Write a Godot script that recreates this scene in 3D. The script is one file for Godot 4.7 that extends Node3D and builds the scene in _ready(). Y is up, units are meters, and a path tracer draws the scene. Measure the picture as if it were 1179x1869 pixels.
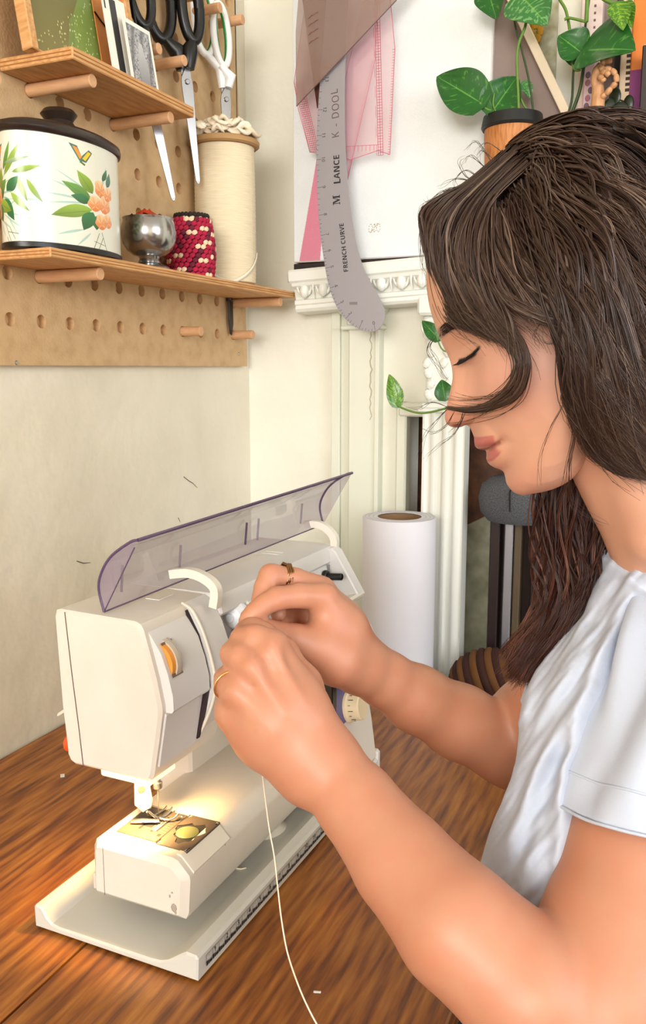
extends Node3D

# ---------------------------------------------------------------- naming helpers
var used := {}
var M := {}
var rng := RandomNumberGenerator.new()

func numbered(called: String) -> String:
	if not used.has(called):
		used[called] = 0
		return called
	used[called] += 1
	return "%s_%03d" % [called, used[called]]

func tag(o: Node, label: String, category: String, group := "") -> Node:
	o.set_meta("label", label)
	o.set_meta("category", category)
	if group != "":
		o.set_meta("group", group)
	return o

func thing(called: String, label: String, category: String, at := Vector3.ZERO, group := "", turn := Vector3.ZERO) -> Node3D:
	var o := Node3D.new()
	o.name = numbered(called)
	add_child(o)
	o.position = at
	o.rotation = turn
	tag(o, label, category, group)
	return o

func place(called: String, mesh: Mesh, m: Material, parent: Node = null, at := Transform3D()) -> MeshInstance3D:
	var o := MeshInstance3D.new()
	o.mesh = mesh
	o.transform = at
	if m != null:
		o.material_override = m
	if parent == null or parent == self:
		o.name = numbered(called)
		add_child(o)
	else:
		o.name = called
		parent.add_child(o, true)
	return o

func obj(called: String, st: SurfaceTool, m: Material, parent: Node = null, at := Transform3D()) -> MeshInstance3D:
	st.generate_normals()
	return place(called, st.commit(), m, parent, at)

func struct(called: String, st: SurfaceTool, m: Material) -> MeshInstance3D:
	var o := obj(called, st, m)
	o.set_meta("kind", "structure")
	return o

# ---------------------------------------------------------------- materials
func mat(c: Color, rough := 0.6, metal := 0.0) -> StandardMaterial3D:
	var m := StandardMaterial3D.new()
	m.albedo_color = c
	m.roughness = rough
	m.metallic = metal
	return m

func noise_tex(seed_value: int, freq: float, ramp: Array, octaves := 4, size := 512, kind := FastNoiseLite.TYPE_SIMPLEX_SMOOTH) -> NoiseTexture2D:
	var n := FastNoiseLite.new()
	n.seed = seed_value
	n.frequency = freq
	n.noise_type = kind
	n.fractal_octaves = octaves
	var t := NoiseTexture2D.new()
	t.width = size
	t.height = size
	t.seamless = true
	t.noise = n
	var g := Gradient.new()
	var offs := PackedFloat32Array()
	var cols := PackedColorArray()
	for i in ramp.size():
		offs.append(float(i) / (ramp.size() - 1))
		cols.append(ramp[i])
	g.offsets = offs
	g.colors = cols
	t.color_ramp = g
	return t

func bump_tex(seed_value: int, freq: float, strength: float, octaves := 4, size := 512) -> NoiseTexture2D:
	var n := FastNoiseLite.new()
	n.seed = seed_value
	n.frequency = freq
	n.fractal_octaves = octaves
	var t := NoiseTexture2D.new()
	t.width = size
	t.height = size
	t.seamless = true
	t.as_normal_map = true
	t.bump_strength = strength
	t.noise = n
	return t

func tri_mat(tex: Texture2D, uvscale: Vector3, rough := 0.6, bump: Texture2D = null, bscale := 0.5) -> StandardMaterial3D:
	var m := mat(Color.WHITE, rough)
	m.albedo_texture = tex
	m.uv1_triplanar = true
	m.uv1_scale = uvscale
	m.uv1_triplanar_sharpness = 8.0
	if bump != null:
		m.normal_enabled = true
		m.normal_texture = bump
		m.normal_scale = bscale
	return m

# ---------------------------------------------------------------- shape helpers
func mb() -> SurfaceTool:
	var st := SurfaceTool.new()
	st.begin(Mesh.PRIMITIVE_TRIANGLES)
	st.set_smooth_group(-1)
	return st

func tri(st: SurfaceTool, a: Vector3, b: Vector3, c: Vector3, out: Vector3) -> void:
	# front faces run clockwise: the normal is -(b-a)x(c-a)
	if (b - a).cross(c - a).dot(out) > 0.0:
		st.add_vertex(a)
		st.add_vertex(c)
		st.add_vertex(b)
	else:
		st.add_vertex(a)
		st.add_vertex(b)
		st.add_vertex(c)

func quad(st: SurfaceTool, a: Vector3, b: Vector3, c: Vector3, d: Vector3, out: Vector3) -> void:
	tri(st, a, b, c, out)
	tri(st, a, c, d, out)

func bx(st: SurfaceTool, lo: Vector3, hi: Vector3, bevel := 0.0, t := Transform3D()) -> void:
	var c := (lo + hi) * 0.5
	var h := (hi - lo).abs() * 0.5
	var b := minf(bevel, minf(h.x, minf(h.y, h.z)) * 0.95)
	st.set_smooth_group(-1)
	var k := t * c
	if b <= 0.0:
		for ax in 3:
			for s in [-1.0, 1.0]:
				var n := Vector3.ZERO
				n[ax] = s
				var u := Vector3.ZERO
				u[(ax + 1) % 3] = h[(ax + 1) % 3]
				var v := Vector3.ZERO
				v[(ax + 2) % 3] = h[(ax + 2) % 3]
				var o := c + n * h[ax]
				quad(st, t * (o - u - v), t * (o + u - v), t * (o + u + v), t * (o - u + v), t * o - k)
		return
	var P := func(sx: float, sy: float, sz: float, ax: int) -> Vector3:
		var p := Vector3(sx * (h.x - b), sy * (h.y - b), sz * (h.z - b))
		p[ax] += [sx, sy, sz][ax] * b
		return t * (c + p)
	var sg := [-1.0, 1.0]
	for s in sg:
		quad(st, P.call(s, -1, -1, 0), P.call(s, 1, -1, 0), P.call(s, 1, 1, 0), P.call(s, -1, 1, 0), t * (c + Vector3(s, 0, 0)) - k)
		quad(st, P.call(-1, s, -1, 1), P.call(1, s, -1, 1), P.call(1, s, 1, 1), P.call(-1, s, 1, 1), t * (c + Vector3(0, s, 0)) - k)
		quad(st, P.call(-1, -1, s, 2), P.call(1, -1, s, 2), P.call(1, 1, s, 2), P.call(-1, 1, s, 2), t * (c + Vector3(0, 0, s)) - k)
		for r in sg:
			quad(st, P.call(s, r, -1, 0), P.call(s, r, 1, 0), P.call(s, r, 1, 1), P.call(s, r, -1, 1), t * (c + Vector3(s, r, 0)) - k)
			quad(st, P.call(s, -1, r, 0), P.call(s, 1, r, 0), P.call(s, 1, r, 2), P.call(s, -1, r, 2), t * (c + Vector3(s, 0, r)) - k)
			quad(st, P.call(-1, s, r, 1), P.call(1, s, r, 1), P.call(1, s, r, 2), P.call(-1, s, r, 2), t * (c + Vector3(0, s, r)) - k)
			for q in sg:
				tri(st, P.call(s, r, q, 0), P.call(s, r, q, 1), P.call(s, r, q, 2), t * (c + Vector3(s, r, q)) - k)

func box_mesh(lo: Vector3, hi: Vector3, bevel := 0.0, t := Transform3D()) -> SurfaceTool:
	var st := mb()
	bx(st, lo, hi, bevel, t)
	return st

# a polygon (x, y) swept along z from z0 to z1, ends chamfered by b
func prism(st: SurfaceTool, poly: PackedVector2Array, z0: float, z1: float, b := 0.0, t := Transform3D(), smooth_deg := 25.0) -> void:
	var n := poly.size()
	var p := poly
	if Geometry2D.is_polygon_clockwise(p):
		p = p.duplicate()
		p.reverse()
	var inner := p
	if b > 0.0:
		inner = PackedVector2Array()
		for i in n:
			var e0 := (p[i] - p[(i + n - 1) % n]).normalized()
			var e1 := (p[(i + 1) % n] - p[i]).normalized()
			var n0 := Vector2(-e0.y, e0.x)
			var n1 := Vector2(-e1.y, e1.x)
			var m := (n0 + n1)
			var l := maxf(m.length_squared() * 0.5, 0.35)
			inner.append(p[i] + m * (b / l))
		if Geometry2D.triangulate_polygon(inner).is_empty():
			inner = p
	var zz := [[z0, inner], [z0 + b, p], [z1 - b, p], [z1, inner]] if b > 0.0 else [[z0, p], [z1, p]]
	var idx := Geometry2D.triangulate_polygon(inner)
	st.set_smooth_group(-1)
	for e in [0, zz.size() - 1]:
		var o := t.basis * Vector3(0, 0, -1 if e == 0 else 1)
		for i in range(0, idx.size(), 3):
			var q: PackedVector2Array = zz[e][1]
			tri(st, t * Vector3(q[idx[i]].x, q[idx[i]].y, zz[e][0]), t * Vector3(q[idx[i + 1]].x, q[idx[i + 1]].y, zz[e][0]), t * Vector3(q[idx[i + 2]].x, q[idx[i + 2]].y, zz[e][0]), o)
	# sides, with a smooth run wherever the outline bends gently
	var grp := 1
	var groups := PackedInt32Array()
	for i in n:
		var e0 := p[i] - p[(i + n - 1) % n]
		var e1 := p[(i + 1) % n] - p[i]
		if absf(e0.angle_to(e1)) > deg_to_rad(smooth_deg):
			grp += 1
		groups.append(grp)
	for k in zz.size() - 1:
		for i in n:
			var j := (i + 1) % n
			var a: PackedVector2Array = zz[k][1]
			var c: PackedVector2Array = zz[k + 1][1]
			var e := p[j] - p[i]
			var o := t.basis * Vector3(e.y, -e.x, 0)
			st.set_smooth_group(groups[i] + k * 1000)
			quad(st, t * Vector3(a[i].x, a[i].y, zz[k][0]), t * Vector3(a[j].x, a[j].y, zz[k][0]), t * Vector3(c[j].x, c[j].y, zz[k + 1][0]), t * Vector3(c[i].x, c[i].y, zz[k + 1][0]), o)
	st.set_smooth_group(-1)

# profile of (radius, height) turned round y
func lathe(st: SurfaceTool, prof: PackedVector2Array, n := 32, t := Transform3D(), sx := 1.0, sz := 1.0) -> void:
	var grp := 1
	for k in prof.size() - 1:
		var a := prof[k]
		var b := prof[k + 1]
		if k > 0 and absf((prof[k] - prof[k - 1]).angle_to(b - a)) > deg_to_rad(35):
			grp += 1
		var e := b - a
		for i in n:
			var f0 := TAU * i / n
			var f1 := TAU * (i + 1) / n
			var d0 := Vector3(cos(f0) * sx, 0, sin(f0) * sz)
			var d1 := Vector3(cos(f1) * sx, 0, sin(f1) * sz)
			var dm := (d0 + d1).normalized()
			var o := t.basis * (dm * e.y - Vector3(0, e.x, 0))
			st.set_smooth_group(grp)
			var p0 := t * (d0 * a.x + Vector3(0, a.y, 0))
			var p1 := t * (d1 * a.x + Vector3(0, a.y, 0))
			var p2 := t * (d1 * b.x + Vector3(0, b.y, 0))
			var p3 := t * (d0 * b.x + Vector3(0, b.y, 0))
			if a.x > 1e-6:
				tri(st, p0, p1, p2 if b.x > 1e-6 else p3, o)
			if b.x > 1e-6:
				tri(st, p0, p2, p3, o)
	st.set_smooth_group(-1)

func spline(pts: PackedVector3Array, count: int) -> PackedVector3Array:
	var out := PackedVector3Array()
	var n := pts.size()
	for i in count:
		var f := float(i) / (count - 1) * (n - 1)
		var k := mini(int(f), n - 2)
		var u := f - k
		var p0 := pts[maxi(k - 1, 0)]
		var p3 := pts[mini(k + 2, n - 1)]
		out.append(pts[k].cubic_interpolate(pts[k + 1], p0, p3, u))
	return out

func spline2(pts: PackedVector2Array, count: int, closed := false) -> PackedVector2Array:
	var out := PackedVector2Array()
	var n := pts.size()
	for i in count:
		var f := float(i) / count * n if closed else float(i) / (count - 1) * (n - 1)
		var k := int(f) % n if closed else mini(int(f), n - 2)
		var u := f - int(f) if closed else f - k
		if closed:
			out.append(pts[k].cubic_interpolate(pts[(k + 1) % n], pts[(k + n - 1) % n], pts[(k + 2) % n], u))
		else:
			out.append(pts[k].cubic_interpolate(pts[k + 1], pts[maxi(k - 1, 0)], pts[mini(k + 2, n - 1)], u))
	return out

func tube(st: SurfaceTool, pts: PackedVector3Array, radii: Array, n := 10, caps := true, flat := 1.0) -> void:
	var m := pts.size()
	var rings := []
	var up := Vector3(0.13, 0.9, 0.41).normalized()
	var tang := PackedVector3Array()
	for i in m:
		var d := (pts[mini(i + 1, m - 1)] - pts[maxi(i - 1, 0)]).normalized()
		tang.append(d)
		if absf(up.dot(d)) > 0.98:
			up = Vector3(0.9, 0.1, 0.2).normalized()
		up = (up - d * up.dot(d)).normalized()
		var side := d.cross(up)
		var f := float(i) / (m - 1) * (radii.size() - 1)
		var k := mini(int(f), maxi(radii.size() - 2, 0))
		var r: float = radii[0] if radii.size() == 1 else lerpf(radii[k], radii[k + 1], f - k)
		var ring := PackedVector3Array()
		for j in n:
			var a := TAU * j / n
			ring.append(pts[i] + up * (cos(a) * r * flat) + side * (sin(a) * r))
		rings.append(ring)
	st.set_smooth_group(7)
	for i in m - 1:
		for j in n:
			var j1 := (j + 1) % n
			var o: Vector3 = rings[i][j] + rings[i][j1] + rings[i + 1][j] + rings[i + 1][j1] - (pts[i] + pts[i + 1]) * 2.0
			quad(st, rings[i][j], rings[i][j1], rings[i + 1][j1], rings[i + 1][j], o)
	st.set_smooth_group(-1)
	if caps:
		for j in n:
			var j1 := (j + 1) % n
			tri(st, pts[0], rings[0][j], rings[0][j1], -tang[0])
			tri(st, pts[m - 1], rings[m - 1][j], rings[m - 1][j1], tang[m - 1])

func rod(st: SurfaceTool, a: Vector3, b: Vector3, r: float, n := 16, bevel := 0.0) -> void:
	var d := b - a
	var y := d.normalized()
	var x := y.cross(Vector3(0.3, 0.2, 0.9)).normalized()
	var t := Transform3D(Basis(x, y, x.cross(y)), a)
	var l := d.length()
	if bevel > 0.0:
		lathe(st, PackedVector2Array([Vector2(0, 0), Vector2(r - bevel, 0), Vector2(r, bevel), Vector2(r, l - bevel), Vector2(r - bevel, l), Vector2(0, l)]), n, t)
	else:
		lathe(st, PackedVector2Array([Vector2(0, 0), Vector2(r, 0), Vector2(r, l), Vector2(0, l)]), n, t)

# rows of points joined into a smooth sheet, thickness th along the normals (0: a closed shape is given)
func sheet(st: SurfaceTool, rows: Array, flip := false, uv := false) -> void:
	st.set_smooth_group(3)
	var nr := rows.size()
	for i in nr - 1:
		var nc: int = rows[i].size()
		for j in nc - 1:
			var q := [[i, j], [i, j + 1], [i + 1, j + 1], [i, j], [i + 1, j + 1], [i + 1, j]]
			if flip:
				q.reverse()
			for e in q:
				if uv:
					st.set_uv(Vector2(float(e[1]) / (nc - 1), float(e[0]) / (nr - 1)))
				st.add_vertex(rows[e[0]][e[1]])
	st.set_smooth_group(-1)

func ellipsoid(st: SurfaceTool, c: Vector3, r: Vector3, n := 12, b := Basis()) -> void:
	var prof := PackedVector2Array()
	var k := maxi(n / 2, 4)
	for i in k + 1:
		var a := PI * i / k - PI / 2
		prof.append(Vector2(maxf(cos(a), 0.0), sin(a)))
	lathe(st, prof, n, Transform3D(b * Basis.from_scale(r), c))

func text_mesh(s: String, height: float, font := "Droid Sans", weight := 400, depth := 0.0003) -> TextMesh:
	var t := TextMesh.new()
	var f := SystemFont.new()
	f.font_names = PackedStringArray([font])
	f.font_weight = weight
	t.font = f
	t.text = s
	t.font_size = 32
	t.pixel_size = height / 23.0
	t.depth = depth
	return t

# ---------------------------------------------------------------- pictures
func img_poly(im: Image, pts: PackedVector2Array, c: Color, c2 := Color(0, 0, 0, 0)) -> void:
	var lo := pts[0]
	var hi := pts[0]
	for p in pts:
		lo = lo.min(p)
		hi = hi.max(p)
	var h := maxf(hi.y - lo.y, 1.0)
	for y in range(maxi(int(lo.y), 0), mini(int(hi.y) + 1, im.get_height())):
		for x in range(maxi(int(lo.x), 0), mini(int(hi.x) + 1, im.get_width())):
			if Geometry2D.is_point_in_polygon(Vector2(x, y), pts):
				var k := c if c2.a == 0.0 else c.lerp(c2, (y - lo.y) / h)
				im.set_pixel(x, y, im.get_pixel(x, y).lerp(Color(k, 1.0), k.a))

func leaf_poly(a: Vector2, b: Vector2, w: float, bend := 0.0) -> PackedVector2Array:
	var out := PackedVector2Array()
	var d := b - a
	var s := Vector2(-d.y, d.x).normalized()
	for side in [1.0, -1.0]:
		for i in 12:
			var t := float(i) / 11 if side > 0 else 1.0 - float(i) / 11
			out.append(a + d * t + s * (side * w * sin(PI * pow(t, 0.8)) + bend * sin(PI * t)))
	return out

func img_line(im: Image, a: Vector2, b: Vector2, w: float, c: Color) -> void:
	var s := (b - a).orthogonal().normalized() * w * 0.5
	img_poly(im, PackedVector2Array([a + s, b + s, b - s, a - s]), c)

func tex_of(im: Image) -> ImageTexture:
	return ImageTexture.create_from_image(im)


# ---------------------------------------------------------------- the scene
func _ready() -> void:
	rng.seed = 11
	var cam := Camera3D.new()
	cam.name = "camera"
	cam.position = Vector3(0, 1.25, 0)
	cam.rotation_degrees = Vector3(-9.3689, 23.4809, 0)
	cam.fov = 60.8571
	cam.near = 0.02
	add_child(cam)
	cam.current = true
	var env := Environment.new()
	env.background_mode = Environment.BG_SKY
	var sky := Sky.new()
	var sm := ProceduralSkyMaterial.new()
	sm.sky_top_color = Color(0.55, 0.68, 0.88)
	sm.sky_horizon_color = Color(0.88, 0.91, 0.95)
	sm.ground_bottom_color = Color(0.42, 0.40, 0.36)
	sm.ground_horizon_color = Color(0.75, 0.75, 0.73)
	sky.sky_material = sm
	env.sky = sky
	env.background_energy_multiplier = 1.0
	env.tonemap_mode = Environment.TONE_MAPPER_LINEAR
	env.tonemap_exposure = 1.08
	env.sdfgi_enabled = true
	env.ssao_enabled = true
	env.ssil_enabled = true
	var we := WorldEnvironment.new()
	we.name = "world"
	we.environment = env
	add_child(we)
	# daylight through the two windows: one behind the photographer, one on the right
	area_light("window_light", Vector3(0.7, 1.95, 4.1), Vector3(-0.25, 1.0, -1.2), Vector2(2.2, 1.6), 20.0, Color(1.0, 0.983, 0.965))
	area_light("window_light", Vector3(2.35, 1.7, 0.3), Vector3(-0.4, 1.05, -0.7), Vector2(1.6, 1.4), 4.4, Color(0.93, 0.96, 1.0))
	make_materials()
	room()
	fireplace()
	table()
	pegboard()
	shelf_things()
	hanging_scissors()
	canvas_corner()
	mantel_things()
	machine()
	hearth_things()
	person()
	small_things()

func area_light(called: String, at: Vector3, target: Vector3, size: Vector2, energy: float, c: Color) -> void:
	var l := AreaLight3D.new()
	l.name = numbered(called)
	l.area_size = size
	l.light_energy = energy
	l.light_color = c
	l.area_range = 12.0
	l.area_attenuation = 2.0
	l.shadow_enabled = true
	add_child(l)
	l.look_at_from_position(at, target)

func make_materials() -> void:
	M.wall = tri_mat(noise_tex(3, 0.006, [Color(0.86, 0.83, 0.75), Color(0.89, 0.86, 0.78), Color(0.91, 0.88, 0.81)], 3), Vector3(1.2, 1.2, 1.2), 0.55, bump_tex(4, 0.03, 3.0), 0.25)
	M.wall2 = tri_mat(noise_tex(5, 0.006, [Color(0.89, 0.885, 0.82), Color(0.92, 0.915, 0.86)], 3), Vector3(1.2, 1.2, 1.2), 0.55, bump_tex(6, 0.03, 3.0), 0.2)
	M.paint = mat(Color(0.91, 0.915, 0.88), 0.35)
	M.paint_dull = mat(Color(0.86, 0.865, 0.80), 0.45)
	M.ceiling = mat(Color(0.92, 0.91, 0.88), 0.8)
	M.floor = tri_mat(noise_tex(7, 0.02, [Color(0.30, 0.19, 0.10), Color(0.42, 0.28, 0.16)], 4), Vector3(8, 8, 1), 0.5)
	M.dark = mat(Color(0.05, 0.045, 0.04), 0.8)
	M.black = mat(Color(0.02, 0.02, 0.022), 0.35)
	M.ply = tri_mat(noise_tex(21, 0.02, [Color(0.72, 0.51, 0.30), Color(0.80, 0.60, 0.38), Color(0.85, 0.67, 0.46)], 4), Vector3(9, 14, 1.6), 0.6, bump_tex(22, 0.05, 2.0), 0.3)
	M.ply_edge = tri_mat(noise_tex(23, 0.02, [Color(0.64, 0.45, 0.26), Color(0.80, 0.61, 0.39), Color(0.87, 0.70, 0.50)], 4), Vector3(4, 60, 2.5), 0.65)
	M.peg = tri_mat(noise_tex(24, 0.02, [Color(0.80, 0.61, 0.44), Color(0.86, 0.68, 0.51)], 3), Vector3(3, 20, 20), 0.6)
	M.board = tri_mat(noise_tex(25, 0.02, [Color(0.73, 0.60, 0.43), Color(0.78, 0.65, 0.48), Color(0.81, 0.685, 0.515)], 4), Vector3(3, 3, 3), 0.7, bump_tex(26, 0.12, 2.0), 0.25)
	M.hole = mat(Color(0.82, 0.67, 0.49), 0.8)
	M.plank = []
	for i in 4:
		var k := [1.0, 0.92, 1.06, 0.97][i] as float
		var m := tri_mat(noise_tex(31 + i, 0.018, [Color(0.29 * k, 0.14 * k, 0.038 * k), Color(0.46 * k, 0.245 * k, 0.068 * k), Color(0.58 * k, 0.335 * k, 0.105 * k), Color(0.66 * k, 0.41 * k, 0.145 * k), Color(0.74 * k, 0.49 * k, 0.21 * k)], 5), Vector3(9, 9, 0.8), 0.40, bump_tex(41, 0.03, 3.0), 0.2)
		M.plank.append(m)
	M.steel = mat(Color(0.66, 0.655, 0.65), 0.2, 0.95)
	M.brushed = mat(Color(0.70, 0.69, 0.70), 0.45, 0.85)
	M.white_plastic = mat(Color(0.86, 0.83, 0.77), 0.32)
	M.machine = tri_mat(noise_tex(51, 0.01, [Color(0.82, 0.79, 0.74), Color(0.845, 0.815, 0.77)], 3), Vector3(3, 3, 3), 0.36)
	M.machine_front = mat(Color(0.83, 0.82, 0.81), 0.34)
	M.glow = mat(Color(1, 0.85, 0.6), 0.5)
	M.glow.emission_enabled = true
	M.glow.emission = Color(1.0, 0.82, 0.52)
	M.glow.emission_energy_multiplier = 3.0
	M.orange = mat(Color(0.88, 0.30, 0.09), 0.4)
	M.black_plastic = mat(Color(0.03, 0.035, 0.04), 0.35)
	M.white = mat(Color(0.9, 0.89, 0.87), 0.5)

func room() -> void:
	var X0 := -0.813
	var Z0 := -1.512
	struct("floor", box_mesh(Vector3(-1.0, -0.1, -2.2), Vector3(2.7, 0.0, 4.5)), M.floor)
	struct("ceiling", box_mesh(Vector3(-1.0, 2.6, -2.2), Vector3(2.7, 2.7, 4.5)), M.ceiling)
	var wall_l := struct("wall_left", box_mesh(Vector3(X0 - 0.1, 0, -2.2), Vector3(X0, 2.6, 4.5)), M.wall)
	# fireplace wall with the hearth opening cut in
	var st := mb()
	bx(st, Vector3(X0, 0, Z0 - 0.1), Vector3(-0.50, 2.6, Z0))
	bx(st, Vector3(-0.50, 1.19, Z0 - 0.1), Vector3(0.52, 2.6, Z0))
	bx(st, Vector3(0.52, 0, Z0 - 0.1), Vector3(2.6, 2.6, Z0))
	struct("wall_back", st, M.wall2)
	st = mb()
	bx(st, Vector3(-0.60, 0, -1.96), Vector3(0.62, 1.25, -1.92))
	bx(st, Vector3(-0.60, 0, -1.92), Vector3(-0.56, 1.25, Z0 - 0.1))
	bx(st, Vector3(0.58, 0, -1.92), Vector3(0.62, 1.25, Z0 - 0.1))
	bx(st, Vector3(-0.60, 1.25, -1.96), Vector3(0.62, 1.29, Z0 - 0.1))
	struct("wall_hearth", st, mat(Color(0.16, 0.09, 0.05), 0.7))
	# right wall with a window
	st = mb()
	bx(st, Vector3(2.5, 0, -1.512), Vector3(2.6, 0.9, 4.4))
	bx(st, Vector3(2.5, 2.4, -1.512), Vector3(2.6, 2.6, 4.4))
	bx(st, Vector3(2.5, 0.9, -1.512), Vector3(2.6, 2.4, -0.6))
	bx(st, Vector3(2.5, 0.9, 1.2), Vector3(2.6, 2.4, 4.4))
	struct("wall_right", st, M.wall)
	st = mb()
	bx(st, Vector3(X0, 0, 4.3), Vector3(2.5, 0.9, 4.4))
	bx(st, Vector3(X0, 2.55, 4.3), Vector3(2.5, 2.6, 4.4))
	bx(st, Vector3(X0, 0.9, 4.3), Vector3(-0.4, 2.55, 4.4))
	bx(st, Vector3(1.8, 0.9, 4.3), Vector3(2.5, 2.55, 4.4))
	struct("wall_front", st, M.wall)
	var glass := mat(Color(1, 1, 1, 0.06), 0.0)
	glass.transparency = BaseMaterial3D.TRANSPARENCY_ALPHA
	for w in [[Vector3(-0.4, 0.9, 4.33), Vector3(1.8, 2.55, 4.39), 0], [Vector3(2.53, 0.9, -0.6), Vector3(2.59, 2.4, 1.2), 2]]:
		var lo: Vector3 = w[0]
		var hi: Vector3 = w[1]
		var ax: int = w[2]
		st = mb()
		for k in 3:
			var f := k * 0.5
			var a := lo
			var b := hi
			a[ax] = lerpf(lo[ax], hi[ax] - 0.05, f)
			b[ax] = a[ax] + 0.05
			bx(st, a, b, 0.004)
		for k in 2:
			var a := lo
			var b := hi
			a.y = lo.y if k == 0 else hi.y - 0.05
			b.y = a.y + 0.05
			bx(st, a, b, 0.004)
		var win := struct("window_%d" % (1 if ax == 0 else 2), st, M.paint)
		var g := (lo + hi) * 0.5
		var gl := lo
		var gh := hi
		gl[2 - ax] = g[2 - ax] - 0.002
		gh[2 - ax] = g[2 - ax] + 0.002
		obj("pane", box_mesh(gl, gh), glass, win)
	# little scuffs and hairline cracks in the plaster of the left wall
	st = mb()
	for c in [[Vector3(-0.8128, 1.066, -1.2695), Vector3(-0.8128, 1.0564, -1.2866), Vector3(-0.8128, 1.0511, -1.2988), Vector3(-0.8128, 1.0416, -1.3129)], [Vector3(-0.8128, 0.9764, -0.9824), Vector3(-0.8128, 0.9703, -0.9966), Vector3(-0.8128, 0.9678, -1.0126)], [Vector3(-0.8128, 0.9976, -1.249), Vector3(-0.8128, 0.9889, -1.2554)]]:
		st = mb()
		tube(st, PackedVector3Array(c), [0.0007, 0.0009, 0.0004], 5)
		obj("plaster_crack", st, mat(Color(0.42, 0.38, 0.32), 0.9), wall_l)

func fireplace() -> void:
	var o := thing("fireplace", "white painted fireplace surround with carved mantel, flat pilaster and fluted column", "fireplace", Vector3(-0.55, 0, -1.5))
	var at := Transform3D(Basis(), -o.position)
	# mantel shelf, slightly out of level as old mantels are
	var roll := Basis(Vector3(0, 0, 1), 0.047)
	var mt := Transform3D(roll, Vector3(-0.695, 1.42, -1.44))
	var tm := at * mt
	var st := mb()
	bx(st, Vector3(-0.002, -0.022, -0.075), Vector3(0.95, 0.002, 0.0), 0.004, tm)
	obj("mantel_shelf", st, M.paint, o)
	st = mb()
	var cove := PackedVector2Array([Vector2(0.075, -0.022), Vector2(0.002, -0.022), Vector2(0.004, -0.027), Vector2(0.012, -0.032), Vector2(0.017, -0.040), Vector2(0.019, -0.049), Vector2(0.013, -0.051), Vector2(0.013, -0.058), Vector2(0.016, -0.060), Vector2(0.014, -0.066), Vector2(0.018, -0.071), Vector2(0.026, -0.073), Vector2(0.075, -0.073)])
	# (depth behind the shelf front, height) swept along x
	var sw := Transform3D(Basis(Vector3(0, 0, -1), Vector3(0, 1, 0), Vector3(1, 0, 0)), Vector3.ZERO)
	prism(st, cove, 0.006, 0.95, 0.0, tm * sw)
	obj("mantel_moulding", st, M.paint, o)
	for i in 25:
		var c := Vector3(0.028 + i * 0.0362, -0.036, -0.009)
		st = mb()
		ellipsoid(st, tm * c, Vector3(0.0088, 0.0125, 0.0085), 14)
		obj("egg", st, M.paint, o)
		st = mb()
		var ring := PackedVector3Array()
		for k in 15:
			var a := PI * (1.0 + float(k) / 14)
			ring.append(tm * (c + Vector3(cos(a) * 0.0132, sin(a) * 0.0155 + 0.008, 0.001 + 0.004 * sin(a))))
		tube(st, ring, [0.0016, 0.003, 0.0022, 0.003, 0.0016], 7)
		obj("egg_shell", st, M.paint, o)
		st = mb()
		var dx := c + Vector3(0.0181, 0.002, 0.0)
		tube(st, PackedVector3Array([tm * (dx + Vector3(0, 0.012, 0.003)), tm * (dx + Vector3(0, 0.0, 0.004)), tm * (dx + Vector3(0, -0.017, -0.003))]), [0.0030, 0.0022, 0.0008], 6)
		obj("dart", st, M.paint, o)
	# flat panel between corner and pilaster is the wall; pilaster: plinth strips, shaft with sunk panel, cap
	var z := -1.505
	st = mb()
	bx(st, Vector3(-0.634, 0, -1.515), Vector3(-0.617, 1.36, -1.497), 0.001, at)
	bx(st, Vector3(-0.617, 0, -1.515), Vector3(-0.598, 1.36, -1.503), 0.001, at)
	obj("pilaster_edge", st, M.paint_dull, o)
	st = mb()
	bx(st, Vector3(-0.598, 0, -1.515), Vector3(-0.537, 1.325, -1.490), 0.003, at)
	obj("pilaster", st, M.paint_dull, o)
	st = mb()
	bx(st, Vector3(-0.545, 0.05, -1.492), Vector3(-0.537, 1.318, -1.486), 0.001, at)
	bx(st, Vector3(-0.61, 1.318, -1.515), Vector3(-0.532, 1.326, -1.482), 0.002, at)
	bx(st, Vector3(-0.60, 1.326, -1.515), Vector3(-0.535, 1.345, -1.487), 0.002, at)
	bx(st, Vector3(-0.615, 1.345, -1.515), Vector3(-0.527, 1.372, -1.475), 0.006, at)
	obj("pilaster_cap", st, M.paint_dull, o)
	# crack in the paint of the pilaster
	st = mb()
	var cr := PackedVector3Array()
	for i in 22:
		cr.append(at * Vector3(-0.5535 + 0.0016 * sin(i * 2.3) + 0.001 * sin(i * 5.1), 1.315 - i * 0.0075, -1.4899))
	tube(st, cr, [0.0008, 0.0013, 0.0007], 5)
	obj("paint_crack", st, mat(Color(0.70, 0.68, 0.58), 0.9), o)
	# lintel and inner frame round the opening
	st = mb()
	bx(st, Vector3(-0.50, 1.165, -1.52), Vector3(0.6, 1.19, -1.488), 0.003, at)
	bx(st, Vector3(-0.506, 0, -1.52), Vector3(-0.486, 1.19, -1.492), 0.003, at)
	obj("opening_frame", st, M.paint_dull, o)
	# fluted column: ribbed front face
	var prof := PackedVector2Array()
	prof.append(Vector2(0, -0.035))
	prof.append(Vector2(0, 0))
	for e in [[0.004, 0.001], [0.007, -0.003], [0.012, -0.003], [0.015, 0.001], [0.022, 0.002], [0.025, -0.004], [0.033, -0.004], [0.036, 0.003], [0.044, 0.004], [0.047, -0.003], [0.054, -0.003], [0.057, 0.002], [0.066, 0.002], [0.069, -0.003], [0.073, -0.003], [0.075, -0.001]]:
		prof.append(Vector2(e[0], e[1]))
	prof.append(Vector2(0.075, -0.035))
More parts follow.
